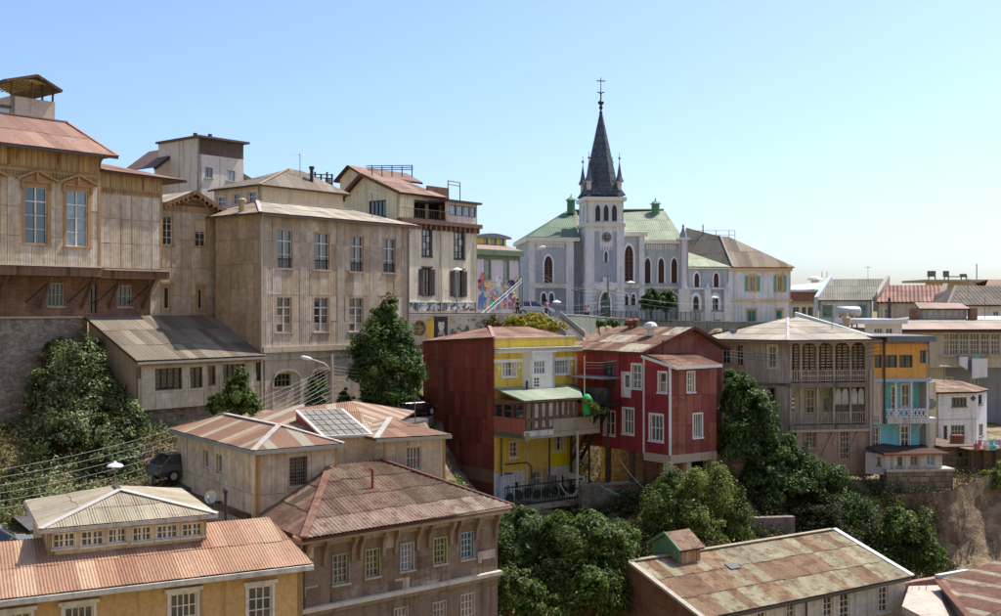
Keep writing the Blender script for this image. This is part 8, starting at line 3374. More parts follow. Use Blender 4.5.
def terrain():
	fx, fy = np.arange(-60, 72, .9), np.arange(28, 165, .9)
	xs = np.concatenate([[-4000, -1500, -800, -500, -350, -250, -180, -130, -95, -75], fx, [80, 95, 130, 180, 250, 350, 500, 800, 1500, 4000]])
	ys = np.concatenate([[-3000, -1200, -600, -400, -300, -240, -190, -150, -120, -95, -75, -55, -38, -24, -12, 0, 8, 15, 22], fy, [175, 190, 220, 280, 400, 700, 1500, 3000, 7000]])
	X, Y = np.meshgrid(xs, ys)
	Z = tz(X.ravel(), Y.ravel())
	v = np.stack([X.ravel(), Y.ravel(), Z], 1)
	nx, ny = len(xs), len(ys)
	i = np.arange(nx * ny).reshape(ny, nx)
	f = np.stack([i[:-1, :-1], i[:-1, 1:], i[1:, 1:], i[1:, :-1]], -1).reshape(-1, 4)
	me = bpy.data.meshes.new('ground')
	me.from_pydata(v.tolist(), [], f.tolist())
	me.polygons.foreach_set('use_smooth', [True] * len(me.polygons))
	me.update()
	tag(link('ground', me, 'ground'), kind='structure')


terrain()


def road_strip(name, pts, width, mat, lift=.06, color=None):
	m = MB()
	L, R = [], []
	for i, p in enumerate(pts):
		a, b = pts[max(i - 1, 0)], pts[min(i + 1, len(pts) - 1)]
		d = (Vector(b) - Vector(a)).to_2d().normalized()
		n = Vector((d.y, -d.x)) * width / 2
		zc = p[2] + lift
		L.append(Vector((p[0] - n.x, p[1] - n.y, zc)))
		R.append(Vector((p[0] + n.x, p[1] + n.y, zc)))
	for i in range(len(pts) - 1):
		m.face([L[i], R[i], R[i + 1], L[i + 1]])
		m.face([L[i] - UP * .6, L[i], L[i + 1], L[i + 1] - UP * .6])
		m.face([R[i], R[i] - UP * .6, R[i + 1] - UP * .6, R[i + 1]])
	return tag(m.build(name, mat, None, color), kind='structure')


road_strip('road', ROAD, 4.6, 'asphalt', .12)
road_strip('street', STREET, 4.0, 'asphalt', .1)


# ---- foliage
def leaf_mesh(name, cen, nrm, size, tint, seed):
	r = np.random.RandomState(seed)
	n = len(cen)
	nrm = nrm / (np.linalg.norm(nrm, axis=1, keepdims=True) + 1e-9)
	a = r.randn(n, 3)
	t = np.cross(nrm, a)
	t /= (np.linalg.norm(t, axis=1, keepdims=True) + 1e-9)
	b = np.cross(nrm, t)
	s = (size * r.uniform(.6, 1.3, n))[:, None]
	v = np.empty((n, 4, 3))
	v[:, 0] = cen - t * s
	v[:, 1] = cen + b * s * .5 + nrm * s * .12
	v[:, 2] = cen + t * s
	v[:, 3] = cen - b * s * .5 + nrm * s * .12
	me = bpy.data.meshes.new(name)
	me.vertices.add(n * 4)
	me.vertices.foreach_set('co', v.reshape(-1))
	me.loops.add(n * 4)
	me.loops.foreach_set('vertex_index', np.arange(n * 4, dtype=np.int32))
	me.polygons.add(n)
	me.polygons.foreach_set('loop_start', np.arange(0, n * 4, 4, dtype=np.int32))
	me.polygons.foreach_set('loop_total', np.full(n, 4, dtype=np.int32))
	at = me.attributes.new('tint', 'FLOAT', 'FACE')
	at.data.foreach_set('value', np.clip(tint, 0, 1).astype(np.float32))
	me.update(calc_edges=True)
	return me


def crown_points(blobs, nl, seed, clump=.26, per=70, shell=.55):
	per, shell = per * 2.4, shell * .9
	r = np.random.RandomState(seed)
	vol = np.array([b[1][0] * b[1][1] + b[1][0] * b[1][2] for b in blobs])
	cnt = (nl * vol / vol.sum()).astype(int)
	C_, N_, T_ = [], [], []
	for (c, rad), n in zip(blobs, cnt):
		c, rad = np.array(c), np.array(rad)
		k = max(22, int(n // per))
		d = r.randn(k, 3)
		d /= np.linalg.norm(d, axis=1, keepdims=True)
		d[:, 2] = np.where(d[:, 2] < -.5, -d[:, 2], d[:, 2])
		rr = np.where(r.rand(k) < .16, r.uniform(1.05, 1.38, k), r.uniform(shell, 1.1, k))[:, None]
		cc = c + d * rad * rr
		idx = r.randint(0, k, n)
		g = r.randn(n, 3)
		g /= np.maximum(1, np.linalg.norm(g, axis=1, keepdims=True) / 1.6)
		p = cc[idx] + g * rad.mean() * clump * (r.uniform(.5, 1.1, (k, 1)) * r.uniform(.6, 1.5, (k, 3)))[idx]
		# a share of loose leaves and drooping sprigs so the clumps do not read as balls
		lo = r.rand(n) < .3
		d2 = r.randn(n, 3)
		d2 /= np.linalg.norm(d2, axis=1, keepdims=True)
		d2[:, 2] = np.abs(d2[:, 2]) * .9 - .25
		wob = 1 + .16 * np.sin(d2[:, 0:1] * 7 + seed) + .14 * np.sin(d2[:, 2:3] * 9 + d2[:, 1:2] * 6)
		p = np.where(lo[:, None], c + d2 * rad * wob * r.uniform(.6, 1.12, (n, 1)), p)
		out = (p - c) / rad
		C_.append(p)
		N_.append(out + r.randn(n, 3) * .7 + np.array([0, 0, .45]))
		T_.append(.42 + r.uniform(-.22, .22, k)[idx] + r.randn(n) * .16)
	return np.concatenate(C_), np.concatenate(N_), np.concatenate(T_)


def tree(name, label, base, blobs, nl, size, mat, seed, cat='tree', trunk=.16, group=None, clump=.21, bark='#4a3d32', shell=.55, per=70):
	"""blobs: (centre, radii) in world metres"""
	base = Vector(base)
	nl, size = int(nl * 1.9), size * .66
	o = empty(name, base, label, cat, group)
	c, n, t = crown_points(blobs, nl, seed, clump, per, shell)
	me = leaf_mesh('crown', c - np.array(base), n, size, t, seed)
	link('crown', me, mat, o)
	r = random.Random(seed)
	m = MB()
	top = Vector(blobs[0][0])
	mid = base.lerp(top, .55) + Vector((r.uniform(-.2, .2), r.uniform(-.2, .2), 0))
	m.tube([base - UP * .4, mid, top], [trunk, trunk * .75, trunk * .25], 7)
	m.build('trunk', 'wood', o, C(bark))
	for (bc, br) in blobs:
		for k in range(3):
			q = Vector(bc) + Vector((r.uniform(-.7, .7) * br[0], r.uniform(-.7, .7) * br[1], r.uniform(-.2, .7) * br[2]))
			s_ = base.lerp(top, r.uniform(.35, .8))
			m = MB()
			m.tube([s_, s_.lerp(q, .5) + UP * r.uniform(-.1, .3), q], [trunk * .45, trunk * .3, trunk * .1], 5)
			m.build('limb', 'wood', o, C(bark))
	return o


def pb(px, py, d, rx, ry, rz=None):
	"""a blob from photo pixels: centre and pixel radii at depth d"""
	k = d / F
	p = P(px, py, d)
	return ((p.x, p.y, p.z), (rx * k, (rz if rz else rx * k * .9), ry * k))


tree('conical_tree', 'dense dark green conical tree in front of the grey brown block', P(385, 416, 73.5),
	[pb(386, 360, 73.5, 27, 34), pb(385, 325, 73.5, 14, 22), pb(373, 372, 73, 20, 25), pb(404, 372, 74, 19, 27), pb(390, 394, 73, 24, 16), pb(384, 312, 73.5, 7, 10)],
	21000, .2, 'leaf_dark', 1, trunk=.2, shell=.75)
tree('small_leafy_tree', 'small leafy tree beside the shed wall behind the striped roof house', P(236, 432, 61.5),
	[pb(238, 396, 61.5, 15, 17), pb(222, 407, 61.3, 14, 9), pb(248, 408, 61.6, 12, 10), pb(240, 380, 61.5, 7, 7)], 5200, .17, 'leaf_mid', 2, trunk=.1)
for i, (px, rx) in enumerate(((651, 9), (666, 10))):
	tree('church_tree', ('dark street tree before the church nave, the one nearer the tower', 'dark street tree before the church nave, the one nearer the buttress')[i], P(px + 1, 322, 141 + i), [pb(px, 301 + i * 2, 141 + i, rx, 10), pb(px + 2, 296 + i * 4, 141 + i, rx * .7, 7), pb(px - 3, 306, 141 + i, rx * .7, 7)],
		3000, .3, 'leaf_dark', 3 + i, trunk=.22, group='trees before the church')
tree('broad_tree', 'largest green broadleaf tree in the ravine below the yellow house terrace', P(585, 680, 57.5),
	[pb(590, 545, 57.5, 33, 23), pb(568, 532, 58, 21, 16), pb(615, 539, 57, 18, 12), pb(590, 590, 56.5, 38, 32), pb(560, 582, 57, 24, 32), pb(620, 560, 57.5, 13, 21), pb(585, 518, 58, 9, 7)],
	26000, .18, 'leaf_mid', 11, trunk=.28)
tree('ravine_tree', 'round dark tree between the brown plaster house and the terrace column', P(520, 660, 58.5),
	[pb(520, 540, 58.5, 25, 24), pb(508, 558, 57.5, 20, 26), pb(535, 555, 58.5, 18, 22), pb(522, 522, 58.8, 14, 9)], 15000, .18, 'leaf_dark', 12, trunk=.2)
tree('low_ravine_tree', 'low pale leaved tree tucked against the corner of the brown plaster house', P(512, 680, 54.5),
	[pb(512, 596, 54.5, 22, 24), pb(535, 604, 54.8, 18, 22), pb(506, 585, 54.3, 10, 10)], 8000, .17, 'leaf_mid', 13, trunk=.14)
for i, (px, py, d, rx, ry, lab) in enumerate(((664, 520, 66.5, 17, 26, 'upright grey green shrub below the corner column of the red house'), (690, 508, 67, 14, 30, 'tall feathery shrub on the slope below the red house'),
											(716, 505, 67.5, 15, 32, 'pale green cypress like shrub at the right of the slope shrubs'), (737, 522, 67.5, 12, 24, 'short feathery shrub nearest the dark ravine wall'),
											(700, 530, 66, 18, 18, 'low bushy shrub behind the green rooftop hut'), (672, 490, 69, 14, 16, 'small shrub directly under the concrete floor beam of the red house'))):
	tree('slope_shrub', lab, P(px, py + ry + 6, d), [pb(px, py, d, rx, ry), pb(px - rx * .5, py + ry * .4, d, rx * .7, ry * .6), pb(px + rx * .5, py + ry * .45, d, rx * .7, ry * .6), pb(px + 2, py - ry * .7, d, rx * .45, ry * .5)],
		6200, .13, 'leaf_pale' if i in (1, 2, 4) else 'leaf_mid', 20 + i, 'shrub', .06, 'shrubs on the slope', clump=.3)
tree('dark_slope_tree', 'dark broad tree filling the gap between red house and timber house', P(758, 500, 75.5),
	[pb(738, 402, 76, 17, 24), pb(757, 425, 75.5, 22, 26), pb(742, 445, 75, 21, 26), pb(780, 455, 74.8, 17, 18), pb(733, 380, 76.5, 8, 10), pb(750, 386, 76.3, 7, 9), pb(768, 478, 74.5, 24, 14)],
	20000, .2, 'leaf_dark', 31, trunk=.25)
tree('creeping_bush', 'dark spreading bush at the foot of the timber gallery house', P(812, 496, 75),
	[pb(808, 470, 74.6, 24, 16), pb(826, 478, 74.8, 20, 12), pb(790, 486, 74, 28, 14)], 7000, .17, 'leaf_dark', 32, 'bush', .08)
tree('cliff_bush', 'green bush hanging over the cliff foot beside the white verge', P(910, 575, 69),
	[pb(908, 535, 68.8, 22, 20), pb(920, 552, 68.5, 20, 18), pb(893, 548, 68.8, 16, 20), pb(900, 520, 69.4, 14, 12), pb(930, 562, 68.4, 12, 12), pb(887, 568, 68, 18, 14)], 10000, .17, 'leaf_mid', 33, 'bush', .1)
tree('cliff_edge_shrub', 'small pale shrub at the cliff top under the plank terrace', P(1000, 492, 78), [pb(998, 483, 78, 13, 12), pb(1008, 474, 78, 10, 12)], 2200, .15, 'leaf_pale', 34, 'shrub', .05)
tree('yellowing_bush', 'yellow green bush spilling over the painted street wall', P(530, 337, 94.3),
	[pb(525, 324, 94.2, 16, 8), pb(545, 326, 94, 15, 8), pb(512, 326, 94.4, 10, 7), pb(535, 319, 94.4, 10, 5), pb(558, 329, 93, 8, 6)], 5200, .17, 'leaf_yellow', 35, 'bush', .06)
tree('pinkish_bush', 'small reddish bush beside the yellowing bush on the street wall', P(494, 335, 94.6), [pb(494, 323, 94.6, 7, 6), pb(490, 326, 94.6, 5, 5)], 1200, .16, 'leaf_dry', 36, 'bush', .05)
tree('yellow_flowering_shrub', 'bright yellow shrub by the right corner of the red house', P(720, 462, 75.5), [pb(720, 442, 75.5, 6, 12), pb(721, 452, 75.5, 5, 8)], 1500, .14, 'leaf_yellow', 37, 'shrub', .05)
tree('garden_shrub', 'light green garden shrub behind the parked cars', P(402, 418, 75.5), [pb(404, 402, 75.5, 10, 9), pb(395, 406, 75, 8, 8)], 1800, .15, 'leaf_pale', 38, 'shrub', .05)
tree('garden_hedge', 'bright leafy shrub at the foot of the conical tree', P(380, 420, 72.5), [pb(380, 405, 72.5, 9, 9), pb(388, 410, 72.2, 8, 7)], 1800, .15, 'leaf_mid', 39, 'shrub', .05)
tree('dark_cypress', 'slim dark cypress standing between lamp pole and conical tree', P(344, 416, 73), [pb(345, 402, 73, 7, 10), pb(340, 408, 73, 6, 7)], 1500, .14, 'leaf_dark', 40, 'shrub', .06)
tree('porch_shrub', 'dark shrub against the second arch of the grey brown block', P(318, 416, 71.5), [pb(319, 392, 71.5, 9, 13), pb(316, 403, 71.3, 10, 9)], 2000, .16, 'leaf_dark', 41, 'shrub', .06)
tree('roof_edge_shrub', 'small yellow green shrub peeping over the brown house roof edge', P(455, 500, 60), [pb(455, 488, 60, 9, 6), pb(462, 491, 60, 6, 5)], 1100, .13, 'leaf_pale', 42, 'shrub', .04)
tree('vine', 'leafy vine trailing over the concrete balcony of the yellow house', P(590, 416, 73.9), [pb(594, 406, 73.8, 6, 4, .5), pb(600, 412, 73.5, 7, 3.5, .5), pb(588, 402, 74, 5, 4, .5)], 1300, .11, 'leaf_pale', 43, 'vine', .03)

# bright green netted bundle on the balcony
nb = empty('green_net_bundle', P(587, 414, 74.2), 'bright green netted bundle standing on the yellow house balcony', 'bundle')
MB().lathe(P(587, 414.5, 74.2), [(.3, 0), (.36, .3), (.33, .6), (.38, .9), (.3, 1.2), (.12, 1.4)], 10).build('net', 'cloth', nb, C('#2f8a4c'), True)
MB().lathe(P(587, 402, 74.2), [(.39, 0), (.4, .05), (.39, .1)], 10).build('tie', 'cloth', nb, C('#226a3a'))


# ivy mass on the left bank: a climbing thicket, countable as one plant
tree('ivy_thicket', 'great ivy covered thicket climbing the stone base of the mansion', P(90, 460, 61.5),
	[pb(80, 372, 64.2, 24, 26), pb(58, 395, 63.6, 26, 30), pb(96, 400, 63.2, 26, 30), pb(54, 358, 64.8, 15, 15), pb(115, 440, 61.6, 26, 26), pb(75, 435, 61.8, 32, 24), pb(90, 348, 65, 10, 11), pb(137, 425, 61.8, 11, 22), pb(118, 468, 60.4, 24, 17), pb(40, 380, 64.6, 12, 12)],
	30000, .17, 'leaf_ivy', 51, 'thicket', .14, clump=.22)


def cover(name, label, cat, region, n, size, mat, seed, h=.5, clumps=260, keep=None):
	n, size = int(n * 1.8), size * .7
	r = np.random.RandomState(seed)
	x0, x1, y0, y1 = region
	cx, cy = r.uniform(x0, x1, clumps), r.uniform(y0, y1, clumps)
	if keep is not None:
		ok = keep(cx, cy)
		cx, cy = cx[ok], cy[ok]
	cz = tz(cx, cy)
	k = r.randint(0, len(cx), n)
	rad = r.uniform(.4, 1.1, len(cx))
	g = r.randn(n, 3) * .5
	c = np.stack([cx[k] + g[:, 0] * rad[k], cy[k] + g[:, 1] * rad[k], cz[k] + np.abs(g[:, 2]) * rad[k] * h * 1.6 + .05], 1)
	# follow the slope
	c[:, 2] += tz(c[:, 0], c[:, 1]) - cz[k]
	nr = r.randn(n, 3) * .7 + np.array([0, -.2, .8])
	t = .45 + r.uniform(-.3, .3, len(cx))[k] + r.randn(n) * .15
	return tag(link(name, leaf_mesh(name, c, nr, size, t, seed), mat), kind='stuff', label=label, cat=cat)


cover('hillside_scrub', 'tangled green scrub covering the bank below the ivy thicket', 'scrub', (-34, -17.5, 52, 65), 15000, .15, 'leaf_ivy', 61, .6, 190,
	lambda x, y: (y > 54.5 + (x + 26) * .35))
cover('dry_scrub', 'dry brown grass and twigs on the left bank', 'grass', (-34, -18, 54, 66.5), 13000, .12, 'leaf_dry', 62, .5, 260)
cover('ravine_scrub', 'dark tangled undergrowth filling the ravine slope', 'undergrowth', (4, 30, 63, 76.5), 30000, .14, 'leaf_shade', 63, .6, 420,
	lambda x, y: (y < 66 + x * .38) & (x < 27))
cover('ravine_dry_scrub', 'brown dry stems among the undergrowth in the ravine', 'undergrowth', (8, 26, 64, 76), 6000, .13, 'leaf_dry', 64, .5, 150)
cover('ravine_floor_scrub', 'mixed low growth under the ravine trees', 'undergrowth', (-3, 14, 54, 72), 14000, .16, 'leaf_mid', 65, .6, 220)


def cliff():
	# bare rock face under the retaining wall
	r = np.random.RandomState(9)
	nu, nv = 110, 36
	top = [P(*q) for q in ((862, 500, 75.8), (890, 496, 75.6), (930, 495, 75.4), (955, 492, 75.6), (985, 478, 77.5), (1020, 472, 79), (1080, 470, 80))]
	top = spline(top, 8)
	m = []
	L = [0.0]
	for a, b in zip(top[:-1], top[1:]):
		L.append(L[-1] + (b - a).length)
	L = np.array(L)
	A = np.array([tuple(p) for p in top])
	ph = r.rand(18, 3) * 6.28
	for j in range(nv + 1):
		t = j / nv
		for i in range(nu + 1):
			s_ = L[-1] * i / nu
			p = np.array([np.interp(s_, L, A[:, k]) for k in range(3)])
			n = 0
			for q in range(12):
				f = .5 * 1.35 ** q
				n += math.sin(s_ * f * (.6 + .4 * math.sin(q)) + ph[q, 0] + 1.7 * math.sin(t * 7 * f * .4 + ph[q, 1])) * .26 / 1.2 ** q
			n += .35 * math.sin(t * 14 + s_ * .7) * (.3 + .7 * t)
			out = t * 1.5 + n * (.25 + t * .9)
			m.append((p[0] + .1 * n, p[1] - out, p[2] + .15 - t * 8.0 + .2 * n * t))
	f = [(j * (nu + 1) + i, j * (nu + 1) + i + 1, (j + 1) * (nu + 1) + i + 1, (j + 1) * (nu + 1) + i) for j in range(nv) for i in range(nu)]
	me = bpy.data.meshes.new('cliff')
	me.from_pydata(m, [], [q[::-1] for q in f])
	me.update()
	tag(link('cliff', me, 'rock'), kind='structure')


def rock_mat():
	t = NT('rock')
	n = t.noise(t.pos((1, 1, .55)), .9, 9, .7)
	n2 = t.noise(t.pos((3, 3, .5)), 1.0, 6, .7)
	b = t.ramp(n, [(.3, C('#4f4338')), (.45, C('#75644f')), (.56, C('#8f7a5e')), (.64, C('#b0926a')), (.75, C('#6a5948'))])
	b = t.mix(t.math('MULTIPLY', t.ramp(n2, [(.45, G(0)), (.7, G(1))]), .5), b, C('#4a443e'))
	t.l(b, t.b.inputs['Base Color'])
	t.b.inputs['Roughness'].default_value = 1
	t.bump(t.math('ADD', n, n2), 1.0, .25)


rock_mat()
cliff()
cover('cliff_weeds', 'scattered dry weeds on the cliff top ledge', 'weeds', (26, 42, 75, 82), 3500, .12, 'leaf_dry', 66, .4, 90)
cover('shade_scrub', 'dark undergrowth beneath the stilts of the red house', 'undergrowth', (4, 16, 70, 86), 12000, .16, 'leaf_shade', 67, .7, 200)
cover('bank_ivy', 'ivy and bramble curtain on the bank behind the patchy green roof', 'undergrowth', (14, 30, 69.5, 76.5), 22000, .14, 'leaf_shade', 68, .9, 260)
for i, (px, py, d, rx, ry) in enumerate(((772, 512, 73.2, 26, 20), (812, 518, 73.2, 28, 20), (850, 512, 74, 24, 20), (835, 540, 72.3, 26, 18), (868, 545, 72.5, 16, 22), (640, 505, 71, 18, 14))):
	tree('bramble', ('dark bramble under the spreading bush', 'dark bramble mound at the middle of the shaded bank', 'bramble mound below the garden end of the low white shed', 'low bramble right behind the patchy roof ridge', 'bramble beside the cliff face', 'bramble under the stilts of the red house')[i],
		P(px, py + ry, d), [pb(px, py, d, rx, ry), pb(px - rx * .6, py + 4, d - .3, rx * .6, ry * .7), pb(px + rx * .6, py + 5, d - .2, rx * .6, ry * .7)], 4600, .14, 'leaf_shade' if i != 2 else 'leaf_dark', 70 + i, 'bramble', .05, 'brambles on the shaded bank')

for i, (px, py) in enumerate(((597, 324), (612, 325), (630, 325.5))):
	tree('street_bush', ('low bush under the dark pole before the church portal', 'low bush between the church portal pole and the round roof vents', 'low bush below the church lamp post')[i], P(px, py + 6, 124 + i * 3), [pb(px, py, 124 + i * 3, 6, 4), pb(px + 4, py + 1, 124 + i * 3, 5, 3)], 900, .2, 'leaf_mid' if i != 1 else 'leaf_dark', 90 + i, 'bush', .05, 'bushes below the church')
# ------------------------------------------------------------------ street furniture, cables, vehicles, people
def lamp_post(label, px, ytop, ybase, d, color, cap='cone', s=1.0, arm=None):
	base = P(px, ybase, d)
	top = P(px, ytop, d)
	o = empty('street_lamp', base, label, 'street lamp', 'street lamps')
	MB().tube([base - UP * .5, base.lerp(top, .15), top - UP * .2], [.09 * s, .06 * s, .05 * s], 8).build('pole', 'paint', o, color)
	if cap == 'cone':
		MB().lathe(top - UP * .25, [(.07 * s, 0), (.13 * s, .12), (.42 * s, .16), (.36 * s, .24), (.1 * s, .34), (.04 * s, .42)], 12).build('lamp_head', 'paint', o, C('#d2d2cc'))
		MB().lathe(top - UP * .3, [(.1 * s, 0), (.16 * s, .05), (.16 * s, .18)], 10).build('lens', 'glass', o, C('#b8b8b0'))
	else:
		a = Vector(arm)
		pts = [top - UP * .5, top + a * .35 + UP * .35, top + a * .8 + UP * .5, top + a * 1.0 + UP * .48]
		MB().tube(pts, .045 * s, 6).build('arm', 'metal', o, C('#a8a8a4'))
		q = pts[-1]
		ad = a.normalized()
		MB().tube([q, q + ad * .2, q + ad * .75, q + ad * .9], [.06 * s, .14 * s, .15 * s, .05 * s], 10).build('lamp_head', 'paint', o, C('#c9c9c4'), True)
		MB().tube([q + ad * .25 - UP * .06, q + ad * .7 - UP * .08], .1 * s, 8).build('lens', 'glass', o, C('#c0c0b8'))
	return top


lamp_post('grey lamp post with a pale conical cap beside the hillside scrub', 115, 464.5, 500, 55.5, C('#6d6f70'))
lamp_post('blue grey lamp post between the parked cars and the conical tree', 398.5, 375.5, 420, 73.0, C('#6d8792'))
lamp_post('tall lamp post in front of the cream house lower window', 457, 269, 316, 97.2, C('#66757c'), s=1.2)
lamp_post('lamp post before the tall church window right of the tower', 630.7, 282, 322, 138, C('#66757c'), s=1.4)
lamp_post('short lamp post near the street stair below the church', 556.5, 301.5, 319, 108, C('#66757c'), s=1.1)
lamp_post('lamp post between the church annex and the lilac house', 714.5, 297, 324, 146, C('#66757c'), s=1.3)
lamp_post('tall pole lamp with an arm standing left of the church', 528.5, 256, 316, 113, C('#7d8890'), 'arm', 1.3, (.9, 0, .25))


def utility_pole(label, px, ytop, ybase, d, color, arms=1, lamp=False):
	base, top = P(px, ybase, d), P(px, ytop, d)
	o = empty('utility_pole', base, label, 'utility pole', 'utility poles')
	MB().tube([base - UP * .5, top], [.13, .09], 8).build('pole', 'concrete', o, color)
	for k in range(arms):
		q = top - UP * (.5 + k * .9)
		m = MB()
		beam(m, q - Vector((.8, .2, 0)), q + Vector((.8, .2, 0)), .1)
		m.build('cross_arm', 'wood', o, C('#4a4038'))
		for t in (-.7, -.25, .25, .7):
			MB().lathe(q + Vector((t, t * .25, .05)), [(.04, 0), (.06, .08), (.03, .16)], 6).build('insulator', 'paint', o, C('#8a8680'))
	if lamp:
		a = Vector((-.95, -.2, .2))
		q0 = top - UP * 1.0
		pts = [q0, q0 + a * .5 + UP * .35, q0 + a * 1.3 + UP * .45]
		MB().tube(pts, .04, 6).build('lamp_arm', 'metal', o, C('#b0b0ac'))
		ad = a.normalized()
		q = pts[-1]
		MB().tube([q, q + ad * .2, q + ad * .6, q + ad * .75], [.05, .12, .13, .04], 10).build('lamp_head', 'paint', o, C('#d0d0cc'), True)
	return top


utility_pole('utility pole with curved lamp arm and many cables before the grey brown block', 332, 354.5, 425, 69.5, C('#8a847a'), 0, True)
utility_pole('dark slim pole in front of the church portal', 608, 275.5, 321, 132, C('#4a5048'), 0)
utility_pole('pole carrying cables at the shadowed side of the church tower', 578.5, 286, 320, 128, C('#5a6064'), 1)
utility_pole('greenish pole by the right corner of the painted house', 522.5, 276, 315, 110, C('#6a7a74'), 0)


def cable(p, q, sag, r=.0085, color='#77777a', label='thin overhead cable', group='overhead cables'):
	p, q = Vector(p), Vector(q)
	n = 16
	m = MB()
	m.tube([p.lerp(q, i / n) - UP * sag * 4 * (i / n) * (1 - i / n) for i in range(n + 1)], r, 4)
	return tag(m.build('overhead_cable', 'paint', None, C(color)), label, 'cable', group)


for i in range(6):
	cable(P(332, 366 + i * 3.2, 69.5), P(-40, 476 + i * 7.5, 50), .9 + .12 * i, label='thin cable dropping from the lamp arm pole over the hillside scrub')
for i in range(4):
	cable(P(332, 385 + i * 5, 69.5), P(225 + i * 14, 424 - i * 2.5, 57.5), .25, label='thin cable from the lamp arm pole down to the striped roof')
for i in range(5):
	cable(P(332, 366 + i * 3.2, 69.5), P(428, 362 + i * 4.5, 79), .35, label='thin cable from the lamp arm pole towards the maroon side wall')
for i in range(3):
	cable(P(332, 386 + i * 5, 69.5), P(420, 368 + i * 7, 79), .3, label='low cable from the lamp arm pole across the conical tree')
for i in range(2):
	cable(P(578.5, 288 + i * 2, 128), P(528.5, 262 + i * 5, 113), .6, .02, '#5a5e60', 'dark cable between the two poles left of the church')
	cable(P(578.5, 288 + i * 2, 128), P(608, 284 + i * 5, 132), .3, .02, '#5a5e60', 'dark cable between the tower side pole and the portal pole')
for i in range(2):
	cable(P(522.5, 278 + i * 3, 110), P(470, 322 + i * 5, 96), .1, .02, '#a9bcbc', 'pale stay cable from the painted house pole to the street wall')
for i in range(3):
	cable(P(608, 292 + i * 5, 132), P(760, 300 + i * 5, 150), 1.0, .018, '#6a6e70', 'thin cable along the church front to the lilac house')
cable(P(600, 485, 72), P(650, 500, 71), .3, .03, '#3f8a72', 'green hose line sagging under the red house')
cable(P(620, 460, 73), P(655, 495, 70.5), .3, .02, '#8a8a86', 'pale cable sagging below the red house stilts')


# ---- vehicles
def car(label, loc, heading, body, glass=C('#20262c'), L=4.2, W=1.72, H=1.45, roofcol=None):
	h = math.radians(heading)
	f, s_ = Vector((math.sin(h), math.cos(h), 0)), Vector((math.cos(h), -math.sin(h), 0))
	loc = Vector(loc)
	o = empty('parked_car', loc, label, 'car', 'parked cars')
	X = lambda x, y, z: loc + f * x + s_ * y + UP * z
	hw = W / 2
	sec = [(-L / 2, .78, .42, .68), (-L / 2 + .12, .9, .28, .9), (-L * .33, .98, .24, .96), (-L * .05, 1.0, .24, .95), (L * .18, 1.0, .24, .92), (L * .36, .97, .25, .82), (L / 2 - .1, .9, .28, .68), (L / 2, .76, .38, .58)]

	def ring(x, k, z0, z1):
		w = hw * k
		return [X(x, -w * .92, z0), X(x, w * .92, z0), X(x, w, z0 + (z1 - z0) * .45), X(x, w * .93, z1 - .03), X(x, w * .82, z1), X(x, -w * .82, z1), X(x, -w * .93, z1 - .03), X(x, -w, z0 + (z1 - z0) * .45)]
	m = MB()
	rs = [ring(*q) for q in sec]
	for a, b_ in zip(rs[:-1], rs[1:]):
		for i in range(8):
			j = (i + 1) % 8
			m.face([a[i], a[j], b_[j], b_[i]])
	m.face(rs[0][::-1])
	m.face(rs[-1])
	m.build('body', 'paint_gloss', o, body, True)
	zb, zr = .92, H
	lo = [(-L * .42, .84), (L * .2, .86)]
	x0, x1, t0, t1 = -L * .43, L * .22, -L * .3, L * .06
	gl = MB()
	B = [X(x0, -hw * .86, zb), X(x0, hw * .86, zb), X(x1, hw * .86, zb), X(x1, -hw * .86, zb)]
	T = [X(t0, -hw * .66, zr - .04), X(t0, hw * .66, zr - .04), X(t1, hw * .66, zr - .04), X(t1, -hw * .66, zr - .04)]
	for i in range(4):
		j = (i + 1) % 4
		gl.face([B[i], B[j], T[j], T[i]])
	gl.face(T)
	gl.build('windows', 'glass', o, glass)
	m = MB()
	m.prism([X(t0 - .08, -hw * .68, zr - .05), X(t0 - .08, hw * .68, zr - .05), X(t1 + .08, hw * .68, zr - .05), X(t1 + .08, -hw * .68, zr - .05)], UP * .06)
	m.build('roof_panel', 'paint_gloss', o, roofcol or body)
	for i in range(4):
		m = MB()
		beam(m, B[i], T[i], .08)
		m.build('pillar', 'paint_gloss', o, body)
	for sd in (-1, 1):
		m = MB()
		xm = (x0 + x1) / 2
		beam(m, X(xm, sd * hw * .87, zb), X((t0 + t1) / 2, sd * hw * .675, zr - .04), .07)
		m.build('pillar', 'paint_gloss', o, body)
		for x in (-L * .31, L * .31):
			m = MB()
			n = 14
			c_ = X(x, sd * (hw - .16), .31)
			for k, (r0, y0, y1) in enumerate(((.31, 0, .18),)):
				m.prism([c_ + f * r0 * math.cos(2 * math.pi * i / n) + UP * r0 * math.sin(2 * math.pi * i / n) for i in range(n)], s_ * sd * .19)
			tw = m.build('tyre', 'dark_metal', o, C('#1c1c1c'))
			m = MB()
			m.prism([c_ + s_ * sd * .19 + f * .19 * math.cos(2 * math.pi * i / n) + UP * .19 * math.sin(2 * math.pi * i / n) for i in range(n)], s_ * sd * .015)
			m.build('rim', 'metal', tw, C('#9a9c9e'))
		m = MB()
		m.box(X(L / 2 - .12, sd * hw * .62 - .17, .52), f * .1, s_ * .34, UP * .13)
		m.build('headlight', 'glass', o, C('#c9ccce'))
		m = MB()
		m.box(X(-L / 2 - .02, sd * hw * .66 - .12, .66), f * .12, s_ * .24, UP * .2)
		m.build('tail_light', 'paint_gloss', o, C('#7a1f1c'))
		m = MB()
		m.box(X(L * .14, sd * (hw * .9 + .02), .92), f * .12, s_ * sd * .16, UP * .11)
		m.build('mirror', 'paint_gloss', o, body)
	return o


